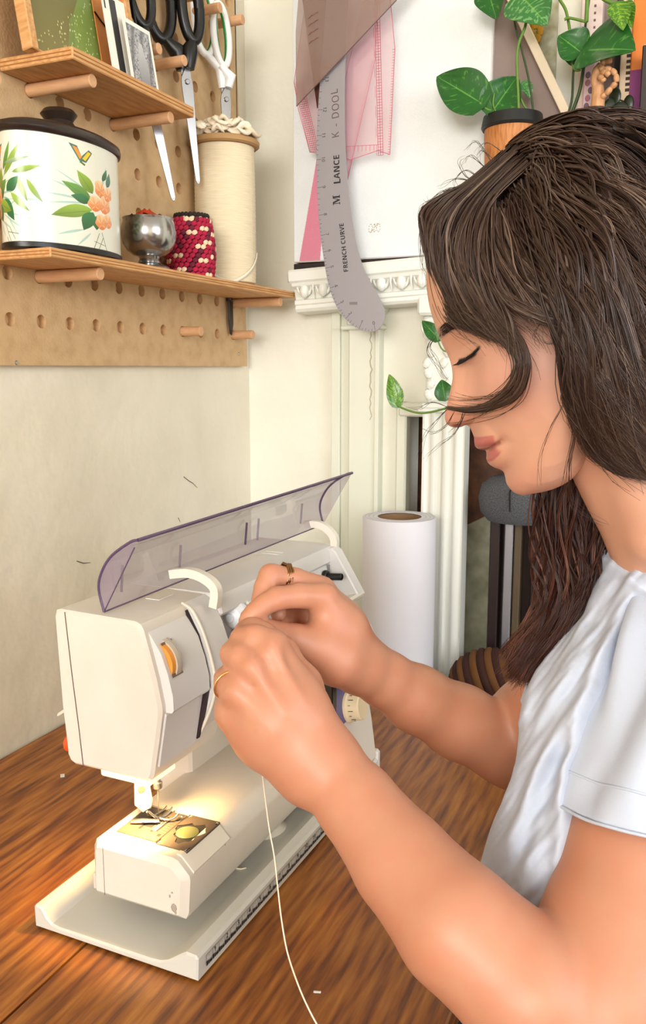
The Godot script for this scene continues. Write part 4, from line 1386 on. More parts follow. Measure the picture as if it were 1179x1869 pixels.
	var qb: Vector3 = at * Vector3(-0.2249, 1.6387, -1.465)
	var dirv := (qb - qa)
	bx(st, Vector3(-0.0068, -0.02, -0.012), Vector3(0.0068, dirv.length() + 0.05, 0.008), 0.001, Transform3D(Basis(Vector3(0, 0, 1), atan2(-dirv.x, dirv.y)), qa))
	obj("edge_strip", st, mat(Color(0.90, 0.83, 0.72), 0.6), o)
	# picture card with a yellow blossom pinned behind
	o = thing("postcard", "pale greenish postcard with a yellow blossom pinned to the wall above the leaning board", "postcard", Vector3(-0.2791, 1.7775, -1.5095))
	st = mb()
	bx(st, Vector3(-0.03, -0.10, -0.001), Vector3(0.028, 0.10, 0.001), 0.0004)
	obj("sheet", st, tri_mat(noise_tex(85, 0.01, [Color(0.52, 0.50, 0.38), Color(0.66, 0.65, 0.53), Color(0.80, 0.82, 0.76)], 3), Vector3(6, 6, 6), 0.7), o)
	for k in 6:
		st = mb()
		ellipsoid(st, Vector3(-0.006 + 0.007 * cos(k * 1.05), 0.002 + 0.012 * sin(k * 1.05), 0.0015), Vector3(0.006, 0.008, 0.0012), 8)
		obj("blossom_petal", st, mat(Color(0.78, 0.58, 0.12), 0.7), o)
	var shelf_y: float = (Vector3(-0.168, 1.6054, -1.45)).y
	o = thing("wall_shelf", "thin white wall shelf carrying the books and wooden hand, mostly hidden behind the hair", "shelf", Vector3(-0.09, shelf_y, -1.45))
	st = mb()
	bx(st, Vector3(-0.115, -0.016, -0.062), Vector3(0.2, 0.0, 0.075), 0.002)
	obj("board", st, M.paint, o)
	for x in [-0.05, 0.15]:
		st = mb()
		bx(st, Vector3(x - 0.008, -0.075, -0.062), Vector3(x + 0.008, -0.016, -0.052), 0.001)
		bx(st, Vector3(x - 0.008, -0.024, -0.062), Vector3(x + 0.008, -0.016, 0.05), 0.001)
		obj("bracket", st, M.paint, o)
	var books := [
		["slim white book with a perforated spine standing behind the big pothos leaf", Vector3(-0.2094, 1.8282, -1.46), Vector3(-0.1778, 1.6214, -1.46), Color(0.86, 0.78, 0.74), "holes"],
		["slim pink and grey flowered book standing left of the wooden hand", Vector3(-0.2, 1.7072, -1.45), Vector3(-0.1831, 1.6195, -1.45), Color(0.78, 0.66, 0.66), "flower"],
		["mauve grey book leaning behind the wooden hand", Vector3(-0.1901, 1.8362, -1.49), Vector3(-0.1519, 1.7144, -1.49), Color(0.55, 0.48, 0.46), ""],
		["cream spined book with small black lettering right of the wooden hand", Vector3(-0.1487, 1.8183, -1.46), Vector3(-0.123, 1.6156, -1.46), Color(0.90, 0.80, 0.68), "letters"],
		["dark blue grey book standing behind the cream spine", Vector3(-0.1592, 1.8268, -1.478), Vector3(-0.1427, 1.7096, -1.478), Color(0.20, 0.20, 0.24), ""],
		["orange spined book with a purple lower band at the right end of the row", Vector3(-0.1335, 1.814, -1.455), Vector3(-0.112, 1.6055, -1.455), Color(0.87, 0.47, 0.12), "purple"],
		["bright orange book at the far right edge", Vector3(-0.1253, 1.8202, -1.475), Vector3(-0.1062, 1.7269, -1.475), Color(0.85, 0.42, 0.06), ""],
		["dark brown book below the orange one at the far right edge", Vector3(-0.1133, 1.7029, -1.4), Vector3(-0.0926, 1.5846, -1.4), Color(0.14, 0.08, 0.05), ""]]
	for e in books:
		var a: Vector3 = e[1]
		var b: Vector3 = e[2]
		b.y = shelf_y + 0.0005
		if e[4] == "" and (e[2] as Vector3).y > shelf_y + 0.05:
			a.y = maxf(a.y, shelf_y + 0.18)
		o = thing("book", e[0], "book", Vector3((a.x + b.x) * 0.5, b.y, a.z), "books on the mantel")
		var h := a.y - b.y
		var w := b.x - a.x
		st = mb()
		bx(st, Vector3(-w * 0.5, 0, -0.045), Vector3(w * 0.5, h, 0), 0.0015)
		obj("cover", st, mat(e[3], 0.55), o)
		st = mb()
		bx(st, Vector3(-w * 0.5 + 0.002, h - 0.001, -0.044), Vector3(w * 0.5 - 0.002, h + 0.001, -0.003), 0.0003)
		obj("page_block", st, M.white, o)
		if e[4] == "purple":
			st = mb()
			bx(st, Vector3(-w * 0.5 + 0.0005, 0.0, 0), Vector3(w * 0.35, h * 0.39, 0.0006), 0.0)
			obj("spine_band", st, mat(Color(0.50, 0.16, 0.42), 0.6), o)
		if e[4] == "holes":
			for k in 9:
				st = mb()
				bx(st, Vector3(0.0035, h - 0.02 - k * 0.010, 0), Vector3(0.0065, h - 0.0235 - k * 0.010, 0.0004), 0.0)
				obj("perforation", st, mat(Color(0.45, 0.30, 0.28), 0.8), o)
		if e[4] == "letters":
			for k in 7:
				st = mb()
				bx(st, Vector3(-0.004, h * 0.5 - k * 0.008, 0), Vector3(0.003, h * 0.5 - 0.0045 - k * 0.008, 0.0004), 0.0)
				obj("spine_mark", st, mat(Color(0.25, 0.20, 0.18), 0.8), o)
		if e[4] == "flower":
			for k in 7:
				st = mb()
				ellipsoid(st, Vector3(0.003 * sin(k * 2.0), 0.015 + k * 0.011, 0.0002), Vector3(0.004, 0.005, 0.0005), 8)
				obj("spine_flower", st, mat([Color(0.45, 0.36, 0.42), Color(0.62, 0.40, 0.46)][k % 2], 0.8), o)
	# jointed wooden artist's hand
	o = thing("wooden_hand", "jointed wooden artist hand with finger and thumb touching, on the mantel among the books", "figurine", Vector3(-0.1704, 1.6038, -1.4))
	at = Transform3D(Basis(), -o.position)
	var wood := tri_mat(noise_tex(88, 0.02, [Color(0.70, 0.50, 0.33), Color(0.82, 0.63, 0.45)], 3), Vector3(20, 5, 20), 0.55)
	st = mb()
	tube(st, PackedVector3Array([at * Vector3((Vector3(-0.1712, 1.5887, -1.4)).x, shelf_y + 0.0005, -1.40), at * Vector3(-0.1716, 1.6115, -1.4), at * Vector3(-0.1706, 1.6378, -1.4), at * Vector3(-0.1721, 1.6544, -1.4)]), [0.0105, 0.0105, 0.0095, 0.0085], 18)
	obj("forearm", st, wood, o)
	st = mb()
	tube(st, spline(PackedVector3Array([at * Vector3(-0.1713, 1.6528, -1.4), at * Vector3(-0.1734, 1.6643, -1.4), at * Vector3(-0.1717, 1.6768, -1.4), at * Vector3(-0.1673, 1.6807, -1.4)]), 12), [0.008, 0.0098, 0.0088, 0.005], 16, true, 0.7)
	obj("palm", st, wood, o)
	for e in [[Vector3(-0.1705, 1.6781, -1.395), Vector3(-0.1632, 1.6748, -1.392), Vector3(-0.1531, 1.6723, -1.39), Vector3(-0.1467, 1.6648, -1.39), Vector3(-0.1447, 1.6543, -1.39)], [Vector3(-0.1669, 1.6375, -1.395), Vector3(-0.1592, 1.6403, -1.392), Vector3(-0.1518, 1.6478, -1.39), Vector3(-0.1452, 1.6531, -1.388)], [Vector3(-0.1741, 1.6785, -1.4), Vector3(-0.1699, 1.6854, -1.4), Vector3(-0.1639, 1.6876, -1.4), Vector3(-0.1541, 1.6878, -1.4)], [Vector3(-0.1663, 1.6697, -1.388), Vector3(-0.1596, 1.6674, -1.383), Vector3(-0.155, 1.6627, -1.384)], [Vector3(-0.1699, 1.6645, -1.389), Vector3(-0.1638, 1.6598, -1.383), Vector3(-0.1623, 1.6558, -1.385)]]:
		var fp := PackedVector3Array()
		for q in e:
			fp.append(at * q)
		for k in fp.size() - 1:
			st = mb()
			tube(st, PackedVector3Array([fp[k], fp[k].lerp(fp[k + 1], 0.3), fp[k].lerp(fp[k + 1], 0.7), fp[k + 1]]), [0.003, 0.0042, 0.0042, 0.003], 12)
			obj("finger_segment", st, wood, o)
	# small dark succulent
	o = thing("small_plant", "little plant with round dark green leaves standing right of the wooden hand", "plant", Vector3(-0.1431, 1.6035, -1.42))
	at = Transform3D(Basis(), -o.position)
	var dg := mat(Color(0.08, 0.13, 0.05), 0.35)
	st = mb()
	tube(st, PackedVector3Array([at * Vector3(-0.1506, 1.5989, -1.42), at * Vector3(-0.1518, 1.6219, -1.42), at * Vector3(-0.1503, 1.6369, -1.42)]), [0.003, 0.0022], 8)
	tube(st, PackedVector3Array([at * Vector3(-0.1518, 1.6219, -1.42), at * Vector3(-0.1434, 1.6384, -1.42), at * Vector3(-0.1356, 1.6345, -1.42)]), [0.002, 0.0015], 8)
	obj("stem", st, dg, o)
	for e in [[Vector3(-0.1492, 1.6408, -1.415), 0.010, 0.014], [Vector3(-0.1541, 1.6265, -1.41), 0.011, 0.013], [Vector3(-0.1395, 1.6176, -1.405), 0.013, 0.014], [Vector3(-0.1292, 1.6282, -1.41), 0.008, 0.013], [Vector3(-0.154, 1.6119, -1.4), 0.010, 0.008], [Vector3(-0.1398, 1.6029, -1.4), 0.012, 0.008]]:
		st = mb()
		ellipsoid(st, at * (e[0] as Vector3), Vector3(e[1], e[2], 0.003), 14, Basis(Vector3(0, 1, 0), rng.randf_range(-0.5, 0.5)))
		obj("leaf", st, dg, o)
	st = mb()
	lathe(st, PackedVector2Array([Vector2(0, 0), Vector2(0.016, 0), Vector2(0.018, 0.012), Vector2(0.015, 0.012), Vector2(0, 0.010)]), 24, Transform3D(Basis(), at * Vector3(o.position.x, shelf_y + 0.0005, -1.42)))
	obj("pot", st, mat(Color(0.22, 0.16, 0.12), 0.6), o)

func mv(a: float, u: float, y: float) -> Vector3:
	return Vector3(-a, y, -u)

# box given by ranges in the machine's own (a: back from the front edge, u: along it, y: up)
func mbx(st: SurfaceTool, a0: float, a1: float, u0: float, u1: float, y0: float, y1: float, b := 0.002) -> void:
	bx(st, Vector3(-a1, y0, -u1), Vector3(-a0, y1, -u0), b)

# outline in (a, y) swept along u
func mprism(st: SurfaceTool, poly: PackedVector2Array, u0: float, u1: float, b := 0.003, sm := 25.0) -> void:
	var t := Transform3D(Basis(Vector3(-1, 0, 0), Vector3(0, 1, 0), Vector3(0, 0, -1)), Vector3.ZERO)
	prism(st, poly, u0, u1, b, t, sm)

func machine() -> void:
	var o := thing("sewing_machine", "cream electric sewing machine with raised purple tinted lid and lit needle on the table", "sewing machine", Vector3(-0.3505, 0.75, -0.5497), "", Vector3(0, -0.02264, 0))
	var body: Material = M.machine
	var front: Material = M.machine_front
	# base tray: a channel with raised long edges
	var st := mb()
	mprism(st, PackedVector2Array([Vector2(0.001, 0.002), Vector2(0, 0.022), Vector2(0.002, 0.025), Vector2(0.0115, 0.0255), Vector2(0.015, 0.0235), Vector2(0.030, 0.0125), Vector2(0.038, 0.0095), Vector2(0.048, 0.0085), Vector2(0.146, 0.0085), Vector2(0.154, 0.010), Vector2(0.160, 0.015), Vector2(0.164, 0.0215), Vector2(0.167, 0.0235), Vector2(0.1725, 0.0235), Vector2(0.1745, 0.021), Vector2(0.174, 0.002)]), 0.0, 0.411, 0.0015)
	var tray := obj("base_tray", st, mat(Color(0.78, 0.775, 0.74), 0.38), o)
	# ruler printed on the front edge of the tray
	st = mb()
	var inkm := mat(Color(0.06, 0.07, 0.12), 0.6)
	var fx := 0.0005
	var strip := func(u0: float, u1: float, y0: float, y1: float) -> void:
		quad(st, mv(-fx, u0, y0), mv(-fx, u1, y0), mv(-fx, u1, y1), mv(-fx, u0, y1), Vector3(1, 0, 0))
	strip.call(0.012, 0.396, 0.0185, 0.0188)
	strip.call(0.012, 0.0124, 0.0085, 0.0188)
	for k in 39:
		var u := 0.012 + k * 0.0098
		strip.call(u, u + 0.0005, 0.0125, 0.0185)
		strip.call(u + 0.0024, u + 0.0027, 0.0165, 0.0185)
		strip.call(u + 0.0049, u + 0.0052, 0.0150, 0.0185)
		strip.call(u + 0.0073, u + 0.0076, 0.0165, 0.0185)
		strip.call(u, u + 0.0026, 0.0085, 0.0125)
		strip.call(u + 0.0030, u + 0.0050, 0.0085, 0.0118)
		strip.call(u + 0.0054, u + 0.0092, 0.0085, 0.0110)
	var rl := obj("printed_ruler", st, inkm, tray)
	rl.set_meta("kind", "stuff")
	for k in 19:
		place("numeral", text_mesh(str(k + 1), 0.0042), inkm, tray, Transform3D(Basis(Vector3(0, 1, 0), PI / 2), mv(-0.0006, 0.026 + k * 0.0196, 0.0155)))
	st = mb()
	mbx(st, 0.0, 0.176, 0.404, 0.416, 0.004, 0.034, 0.003)
	obj("tray_end", st, mat(Color(0.82, 0.81, 0.78), 0.38), o)
	for q in [[0.02, 0.02], [0.155, 0.02], [0.02, 0.39], [0.155, 0.39]]:
		st = mb()
		rod(st, mv(q[0], q[1], 0.0), mv(q[0], q[1], 0.003), 0.007, 14)
		obj("rubber_foot", st, M.black_plastic, tray)
	# post between tray and free arm
	st = mb()
	lathe(st, PackedVector2Array([Vector2(0.020, 0.0085), Vector2(0.014, 0.014), Vector2(0.0125, 0.034), Vector2(0.0, 0.034)]), 28, Transform3D(Basis(), mv(0.058, 0.228, 0)), 1.0, 1.2)
	obj("arm_post", st, M.white_plastic, o)
	# free arm, with rounded near end
	st = mb()
	var fa := PackedVector2Array()
	for e in [[0.130, 0.028], [0.132, 0.034], [0.131, 0.074], [0.128, 0.081], [0.122, 0.083], [0.047, 0.083], [0.041, 0.0815], [0.0295, 0.070], [0.0285, 0.066], [0.031, 0.034], [0.034, 0.028]]:
		fa.append(Vector2(e[0], e[1]))
	mprism(st, fa, 0.0285, 0.33, 0.006, 40.0)
	var arm_o := obj("free_arm", st, body, o)
	st = mb()
	mbx(st, 0.1318, 0.1335, 0.036, 0.075, 0.034, 0.066, 0.001)
	mbx(st, 0.1318, 0.1345, 0.034, 0.045, 0.030, 0.046, 0.001)
	obj("free_arm_back_cover", st, body, arm_o)
	# seams and chips on the free arm
	st = mb()
	mbx(st, 0.1165, 0.1168, 0.0282, 0.0287, 0.032, 0.078, 0.0)
	mbx(st, 0.046, 0.125, 0.1015, 0.1019, 0.0829, 0.0832, 0.0)
	mbx(st, 0.0284, 0.0288, 0.092, 0.0925, 0.068, 0.0702, 0.0)
	mbx(st, 0.121, 0.1213, 0.10, 0.30, 0.0826, 0.0829, 0.0)
	var sm_o := obj("seam", st, mat(Color(0.40, 0.36, 0.31), 0.8), arm_o)
	sm_o.set_meta("kind", "stuff")
	st = mb()
	for e in [[0.042, 0.040, 0.0030, 0.0042], [0.046, 0.050, 0.0009, 0.0016], [0.0405, 0.036, 0.0012, 0.0016], [0.0435, 0.054, 0.0011, 0.0008]]:
		ellipsoid(st, mv(e[0], 0.0283, e[1]), Vector3(e[2], e[3], 0.0006), 8)
	var ch_o := obj("paint_chip", st, mat(Color(0.62, 0.57, 0.52), 0.7), arm_o)
	ch_o.set_meta("kind", "stuff")
	# chamfered sliding cover along the front of the plate
	st = mb()
	mprism(st, PackedVector2Array([Vector2(0.0287, 0.0685), Vector2(0.0283, 0.0705), Vector2(0.0405, 0.0828), Vector2(0.0420, 0.0836), Vector2(0.046, 0.0836), Vector2(0.046, 0.081)]), 0.040, 0.101, 0.0004)
	obj("sliding_cover", st, M.white_plastic, o)
	# needle plate, feed dogs, bobbin bay
	var plate := mat(Color(0.40, 0.36, 0.32), 0.42, 0.55)
	st = mb()
	mbx(st, 0.073, 0.117, 0.048, 0.099, 0.0825, 0.0842, 0.0004)
	var np_o := obj("needle_plate", st, plate, o)
	st = mb()
	for e in [[0.091, 0.100, 0.066, 0.086], [0.086, 0.0885, 0.060, 0.088], [0.082, 0.0845, 0.062, 0.087], [0.099, 0.1015, 0.060, 0.084], [0.0755, 0.0785, 0.086, 0.092], [0.0755, 0.0785, 0.056, 0.060]]:
		mbx(st, e[0], e[1], e[2], e[3], 0.0840, 0.0844, 0.0)
	var ps_o := obj("plate_slot", st, M.dark, np_o)
	ps_o.set_meta("kind", "stuff")
	for r in 2:
		for k in 9:
			st = mb()
			var a := 0.0842 + r * 0.0025
			var u := 0.063 + k * 0.0026
			prism(st, PackedVector2Array([Vector2(-0.0009, 0.0843), Vector2(0.0011, 0.0843), Vector2(0.0011, 0.0853)]), -0.0008, 0.0008, 0.0, Transform3D(Basis(Vector3(0, 0, -1), Vector3(0, 1, 0), Vector3(1, 0, 0)), mv(a, u, 0)))
			obj("feed_tooth", st, M.steel, np_o)
	var lines := mb()
	for k in 6:
		mbx(lines, 0.074, 0.0795, 0.062 + k * 0.004, 0.0623 + k * 0.004, 0.0841, 0.0843, 0.0)
	var en_o := obj("engraved_line", lines, M.dark, np_o)
	en_o.set_meta("kind", "stuff")
	for q in [[0.114, 0.0945], [0.077, 0.0955]]:
		st = mb()
		rod(st, mv(q[0], q[1], 0.083), mv(q[0], q[1], 0.0848), 0.002, 12, 0.0004)
		obj("plate_screw", st, M.steel, np_o)
	# bobbin cover with its broken open middle
	var hole := PackedVector2Array()
	for k in 22:
		var a := TAU * k / 22
		var rr := 0.0145 + 0.0022 * sin(a * 3 + 0.6) + 0.0018 * sin(a * 7)
		hole.append(Vector2(0.0555 + cos(a) * rr * 0.92, 0.0735 + sin(a) * rr * 1.15))
	var outer := PackedVector2Array()
	for k in 22:
		var a := TAU * k / 22
		var dx := cos(a)
		var dy := sin(a)
		var s := minf(0.0165 / maxf(absf(dx), 1e-5), 0.0275 / maxf(absf(dy), 1e-5))
		outer.append(Vector2(0.0555 + dx * s, 0.0735 + dy * s))
	st = mb()
	for k in 22:
		var k1 := (k + 1) % 22
		quad(st, mv(outer[k].x, outer[k].y, 0.0841), mv(outer[k1].x, outer[k1].y, 0.0841), mv(hole[k1].x, hole[k1].y, 0.0841), mv(hole[k].x, hole[k].y, 0.0841), Vector3(0, 1, 0))
		quad(st, mv(hole[k].x, hole[k].y, 0.0841), mv(hole[k1].x, hole[k1].y, 0.0841), mv(hole[k1].x, hole[k1].y, 0.0832), mv(hole[k].x, hole[k].y, 0.0832), mv(0.0555, 0.0735, 0.083) - mv(hole[k].x, hole[k].y, 0.083))
	for e in [[Vector2(0.039, 0.046), Vector2(0.072, 0.046)], [Vector2(0.072, 0.046), Vector2(0.072, 0.101)], [Vector2(0.072, 0.101), Vector2(0.039, 0.101)], [Vector2(0.039, 0.101), Vector2(0.039, 0.046)]]:
		quad(st, mv(e[0].x, e[0].y, 0.0841), mv(e[1].x, e[1].y, 0.0841), mv(e[1].x, e[1].y, 0.082), mv(e[0].x, e[0].y, 0.082), mv((e[0].x + e[1].x) / 2, (e[0].y + e[1].y) / 2, 0) - mv(0.0555, 0.0735, 0))
	obj("bobbin_cover", st, plate, o)
	st = mb()
	mbx(st, 0.0405, 0.0705, 0.048, 0.099, 0.0829, 0.0833, 0.0)
	obj("bobbin_bay", st, M.dark, o)
	st = mb()
	lathe(st, PackedVector2Array([Vector2(0.0105, 0.0834), Vector2(0.0105, 0.0842), Vector2(0.009, 0.0848), Vector2(0.0, 0.0846)]), 26, Transform3D(Basis(), mv(0.0565, 0.073, 0)))
	obj("bobbin", st, mat(Color(0.42, 0.44, 0.30), 0.4, 0.3), o)
	# ---- head
	var hp := PackedVector2Array()
	for e in [[0.150, 0.1475], [0.155, 0.150], [0.158, 0.156], [0.159, 0.172], [0.1615, 0.20], [0.165, 0.284], [0.163, 0.2895], [0.158, 0.291], [0.078, 0.2895], [0.073, 0.2875], [0.070, 0.283], [0.064, 0.262], [0.058, 0.240], [0.0535, 0.217], [0.0535, 0.211], [0.058, 0.185], [0.064, 0.154], [0.067, 0.149], [0.071, 0.1475]]:
		hp.append(Vector2(e[0], e[1]))
	st = mb()
	mprism(st, hp, 0.034, 0.140, 0.0028, 30.0)
	obj("head", st, body, o)
	# proud front cover plates, upper bulging and lower flat, and the second door beyond the thread slot
	st = mb()
	mprism(st, PackedVector2Array([Vector2(0.0735, 0.285), Vector2(0.066, 0.276), Vector2(0.0565, 0.262), Vector2(0.0500, 0.244), Vector2(0.0458, 0.226), Vector2(0.0455, 0.2135), Vector2(0.0475, 0.2110), Vector2(0.0560, 0.2105), Vector2(0.062, 0.240), Vector2(0.072, 0.280)]), 0.0415, 0.0985, 0.0018, 30.0)
	var fp_o := obj("faceplate", st, front, o)
	st = mb()
	mprism(st, PackedVector2Array([Vector2(0.0535, 0.2105), Vector2(0.0525, 0.208), Vector2(0.0615, 0.160), Vector2(0.066, 0.160), Vector2(0.058, 0.2105)]), 0.040, 0.0985, 0.001, 30.0)
	obj("lower_faceplate", st, front, o)
	st = mb()
	mprism(st, PackedVector2Array([Vector2(0.0745, 0.2895), Vector2(0.066, 0.285), Vector2(0.0555, 0.266), Vector2(0.0480, 0.245), Vector2(0.0435, 0.226), Vector2(0.0432, 0.213), Vector2(0.0445, 0.205), Vector2(0.050, 0.190), Vector2(0.058, 0.172), Vector2(0.066, 0.165), Vector2(0.075, 0.17)]), 0.103, 0.140, 0.0018, 30.0)
	obj("side_door", st, front, o)
	# rim strip along the slot and the slot itself
	st = mb()
	var rim := PackedVector3Array()
	for e in [[0.0765, 0.2885], [0.066, 0.2835], [0.0555, 0.266], [0.0480, 0.245], [0.0435, 0.226], [0.0432, 0.213], [0.0465, 0.198], [0.054, 0.180], [0.060, 0.168]]:
		rim.append(mv(e[0], 0.1035, e[1]))
	tube(st, spline(rim, 30), [0.0017], 8)
	obj("slot_rim", st, M.white_plastic, o)
	st = mb()
	mprism(st, PackedVector2Array([Vector2(0.070, 0.284), Vector2(0.058, 0.262), Vector2(0.0505, 0.236), Vector2(0.0475, 0.215), Vector2(0.0525, 0.19), Vector2(0.060, 0.163), Vector2(0.07, 0.163)]), 0.0986, 0.1028, 0.0, 60.0)
	obj("thread_slot", st, mat(Color(0.16, 0.09, 0.10), 0.6), o)
	# ribbed seam where the back cover meets the end of the head
	st = mb()
	tube(st, PackedVector3Array([mv(0.1515, 0.0337, 0.2895), mv(0.147, 0.0337, 0.235), mv(0.142, 0.0337, 0.185), mv(0.139, 0.0337, 0.1485)]), [0.0004], 5)
	obj("cover_seam", st, mat(Color(0.34, 0.30, 0.26), 0.8), o)
	# window with the tension dial behind it
	st = mb()
	var nn := Vector3(cos(0.35), sin(0.35), 0)
	var q0 := mv(0.0605, 0.046, 0.2695)
	var q1 := mv(0.0605, 0.0615, 0.2695)
	var q2 := mv(0.0492, 0.0615, 0.2405)
	var q3 := mv(0.0492, 0.046, 0.2405)
	var off := Vector3(0.0009, 0.0004, 0)
	var fr := [[q0, q1], [q1, q2], [q2, q3], [q3, q0]]
	quad(st, q0 + off, q1 + off, q2 + off, q3 + off, nn)
	obj("dial_window", st, mat(Color(0.45, 0.36, 0.30), 0.5), fp_o)
	var tb := Transform3D(Basis(Vector3(0, 1, 0), Vector3(0, 0, -1), Vector3(-1, 0, 0)), Vector3.ZERO)
	for e in [[0.0462, 0.0515, 0.0205, Color(0.88, 0.58, 0.22)], [0.0515, 0.0570, 0.0220, Color(0.76, 0.72, 0.66)], [0.0574, 0.0595, 0.0220, Color(0.70, 0.67, 0.63)]]:
		st = mb()
		var disc := PackedVector2Array([Vector2(0, e[0]), Vector2(e[2], e[0]), Vector2(e[2], e[1]), Vector2(0, e[1])])
		lathe(st, disc, 40, Transform3D(tb.basis, mv(0.0690, 0.0, 0.2500)))
		obj("tension_dial", st, mat(e[3], 0.45), fp_o)
	# lamp under the head and its light
	st = mb()
	mbx(st, 0.070, 0.124, 0.0375, 0.078, 0.1405, 0.148, 0.002)
	var lens := mat(Color(1, 0.93, 0.8), 0.5)
	lens.emission_enabled = true
	lens.emission = Color(1.0, 0.86, 0.62)
	lens.emission_energy_multiplier = 1.1
	obj("lamp_lens", st, lens, o)
	var l := SpotLight3D.new()
	l.name = "lamp_light"
	l.position = mv(0.096, 0.058, 0.137)
	l.light_color = Color(1.0, 0.80, 0.52)
	l.light_energy = 0.085
	l.light_size = 0.008
	l.spot_range = 6.0
	l.spot_attenuation = 2.0
	l.spot_angle = 60.0
	l.spot_angle_attenuation = 0.7
	l.basis = Basis.looking_at(Vector3(-0.10, -1.0, -0.30), Vector3(1, 0, 0))
	l.shadow_enabled = true
	o.add_child(l, true)
	# needle bar, needle, presser foot
	st = mb()
	rod(st, mv(0.095, 0.083, 0.15), mv(0.095, 0.083, 0.118), 0.003, 14)
	rod(st, mv(0.095, 0.083, 0.121), mv(0.095, 0.083, 0.114), 0.0045, 14, 0.001)
	obj("needle_bar", st, M.steel, o)
	st = mb()
	tube(st, PackedVector3Array([mv(0.095, 0.083, 0.116), mv(0.095, 0.083, 0.10), mv(0.095, 0.083, 0.0835)]), [0.0009, 0.0008, 0.0003], 8)
	obj("needle", st, M.steel, o)
	var cream := mat(Color(0.74, 0.68, 0.56), 0.4)
	st = mb()
	prism(st, PackedVector2Array([Vector2(-0.009, 0.15), Vector2(0.008, 0.15), Vector2(0.0085, 0.118), Vector2(0.0105, 0.106), Vector2(0.009, 0.099), Vector2(0.001, 0.095), Vector2(-0.006, 0.103), Vector2(-0.0055, 0.128), Vector2(-0.010, 0.132)]), -0.003, 0.003, 0.001, Transform3D(Basis(Vector3(0.75, 0, -0.66).normalized(), Vector3(0, 1, 0), Vector3(0.66, 0, 0.75).normalized()), mv(0.1045, 0.070, 0)))
	var psh := obj("presser_shank", st, cream, o)
	st = mb()
	var hx := Basis(Vector3(0.75, 0, -0.66).normalized(), Vector3(0, 1, 0), Vector3(0.66, 0, 0.75).normalized())
	rod(st, mv(0.1045, 0.070, 0.1185) + hx * Vector3(0.0005, 0, 0.0025), mv(0.1045, 0.070, 0.1185) + hx * Vector3(0.0005, 0, 0.0036), 0.0038, 18, 0.0003)
	obj("shank_screw", st, mat(Color(0.16, 0.12, 0.09), 0.6), psh)
	st = mb()
	for s in [-1.0, 1.0]:
		tube(st, spline(PackedVector3Array([mv(0.098 + s * 0.001, 0.071, 0.096), mv(0.096 + s * 0.004, 0.076, 0.089), mv(0.095 + s * 0.0042, 0.084, 0.0856), mv(0.094 + s * 0.0035, 0.094, 0.0860), mv(0.0935 + s * 0.003, 0.099, 0.0885)]), 14), [0.0013, 0.0015, 0.0018, 0.0011], 8, true, 0.6)
	tube(st, spline(PackedVector3Array([mv(0.090, 0.078, 0.0875), mv(0.083, 0.080, 0.0868), mv(0.078, 0.084, 0.088), mv(0.0755, 0.088, 0.0915)]), 12), [0.0012, 0.0010], 7)
	tube(st, PackedVector3Array([mv(0.112, 0.064, 0.0865), mv(0.102, 0.068, 0.0875), mv(0.088, 0.074, 0.0875)]), [0.0022, 0.0026, 0.002], 8, true, 0.6)
	obj("presser_foot", st, M.steel, o)
	# buttons and the thread guide hook behind the head
	st = mb()
	rod(st, mv(0.157, 0.043, 0.163), mv(0.164, 0.043, 0.163), 0.008, 18, 0.002)
	obj("reverse_button", st, M.orange, o)
	st = mb()
	tube(st, PackedVector3Array([mv(0.160, 0.060, 0.188), mv(0.173, 0.060, 0.189), mv(0.190, 0.062, 0.178)]), [0.0028, 0.003, 0.0026], 10, true, 0.6)
	obj("lifter_lever", st, M.white_plastic, o)
	# ---- horizontal arm: hood, recess, right panel
	st = mb()
	mprism(st, PackedVector2Array([Vector2(0.165, 0.282), Vector2(0.162, 0.2905), Vector2(0.070, 0.2905), Vector2(0.061, 0.2885), Vector2(0.058, 0.283), Vector2(0.056, 0.272), Vector2(0.060, 0.268), Vector2(0.105, 0.268), Vector2(0.120, 0.255), Vector2(0.120, 0.205), Vector2(0.112, 0.198), Vector2(0.165, 0.192)]), 0.139, 0.402, 0.0015, 30.0)
	obj("arm_hood", st, front, o)
	st = mb()
	mprism(st, PackedVector2Array([Vector2(0.165, 0.195), Vector2(0.12, 0.205), Vector2(0.052, 0.205), Vector2(0.046, 0.202), Vector2(0.052, 0.178), Vector2(0.160, 0.170)]), 0.139, 0.40, 0.0015, 30.0)
	obj("arm_body", st, body, o)
	st = mb()
	mprism(st, PackedVector2Array([Vector2(0.118, 0.271), Vector2(0.0615, 0.271), Vector2(0.0585, 0.262), Vector2(0.052, 0.222), Vector2(0.06, 0.2055), Vector2(0.118, 0.2055)]), 0.262, 0.388, 0.0015, 30.0)
	obj("arm_panel", st, front, o)
	st = mb()
	mprism(st, PackedVector2Array([Vector2(0.118, 0.286), Vector2(0.056, 0.288), Vector2(0.050, 0.284), Vector2(0.021, 0.236), Vector2(0.020, 0.231), Vector2(0.050, 0.207), Vector2(0.118, 0.207)]), 0.388, 0.408, 0.0015, 30.0)
	obj("arm_cheek", st, front, o)
	st = mb()
	mprism(st, PackedVector2Array([Vector2(0.060, 0.226), Vector2(0.0215, 0.236), Vector2(0.0195, 0.233), Vector2(0.021, 0.229), Vector2(0.058, 0.204)]), 0.300, 0.408, 0.001)
	obj("front_ledge", st, M.white_plastic, o)
	st = mb()
	rod(st, mv(0.048, 0.4065, 0.259), mv(0.048, 0.411, 0.259), 0.0095, 22, 0.0015)
	obj("power_button", st, M.orange, o)
	st = mb()
	rod(st, mv(0.0555, 0.372, 0.257), mv(0.034, 0.372, 0.2585), 0.0042, 14, 0.0008)
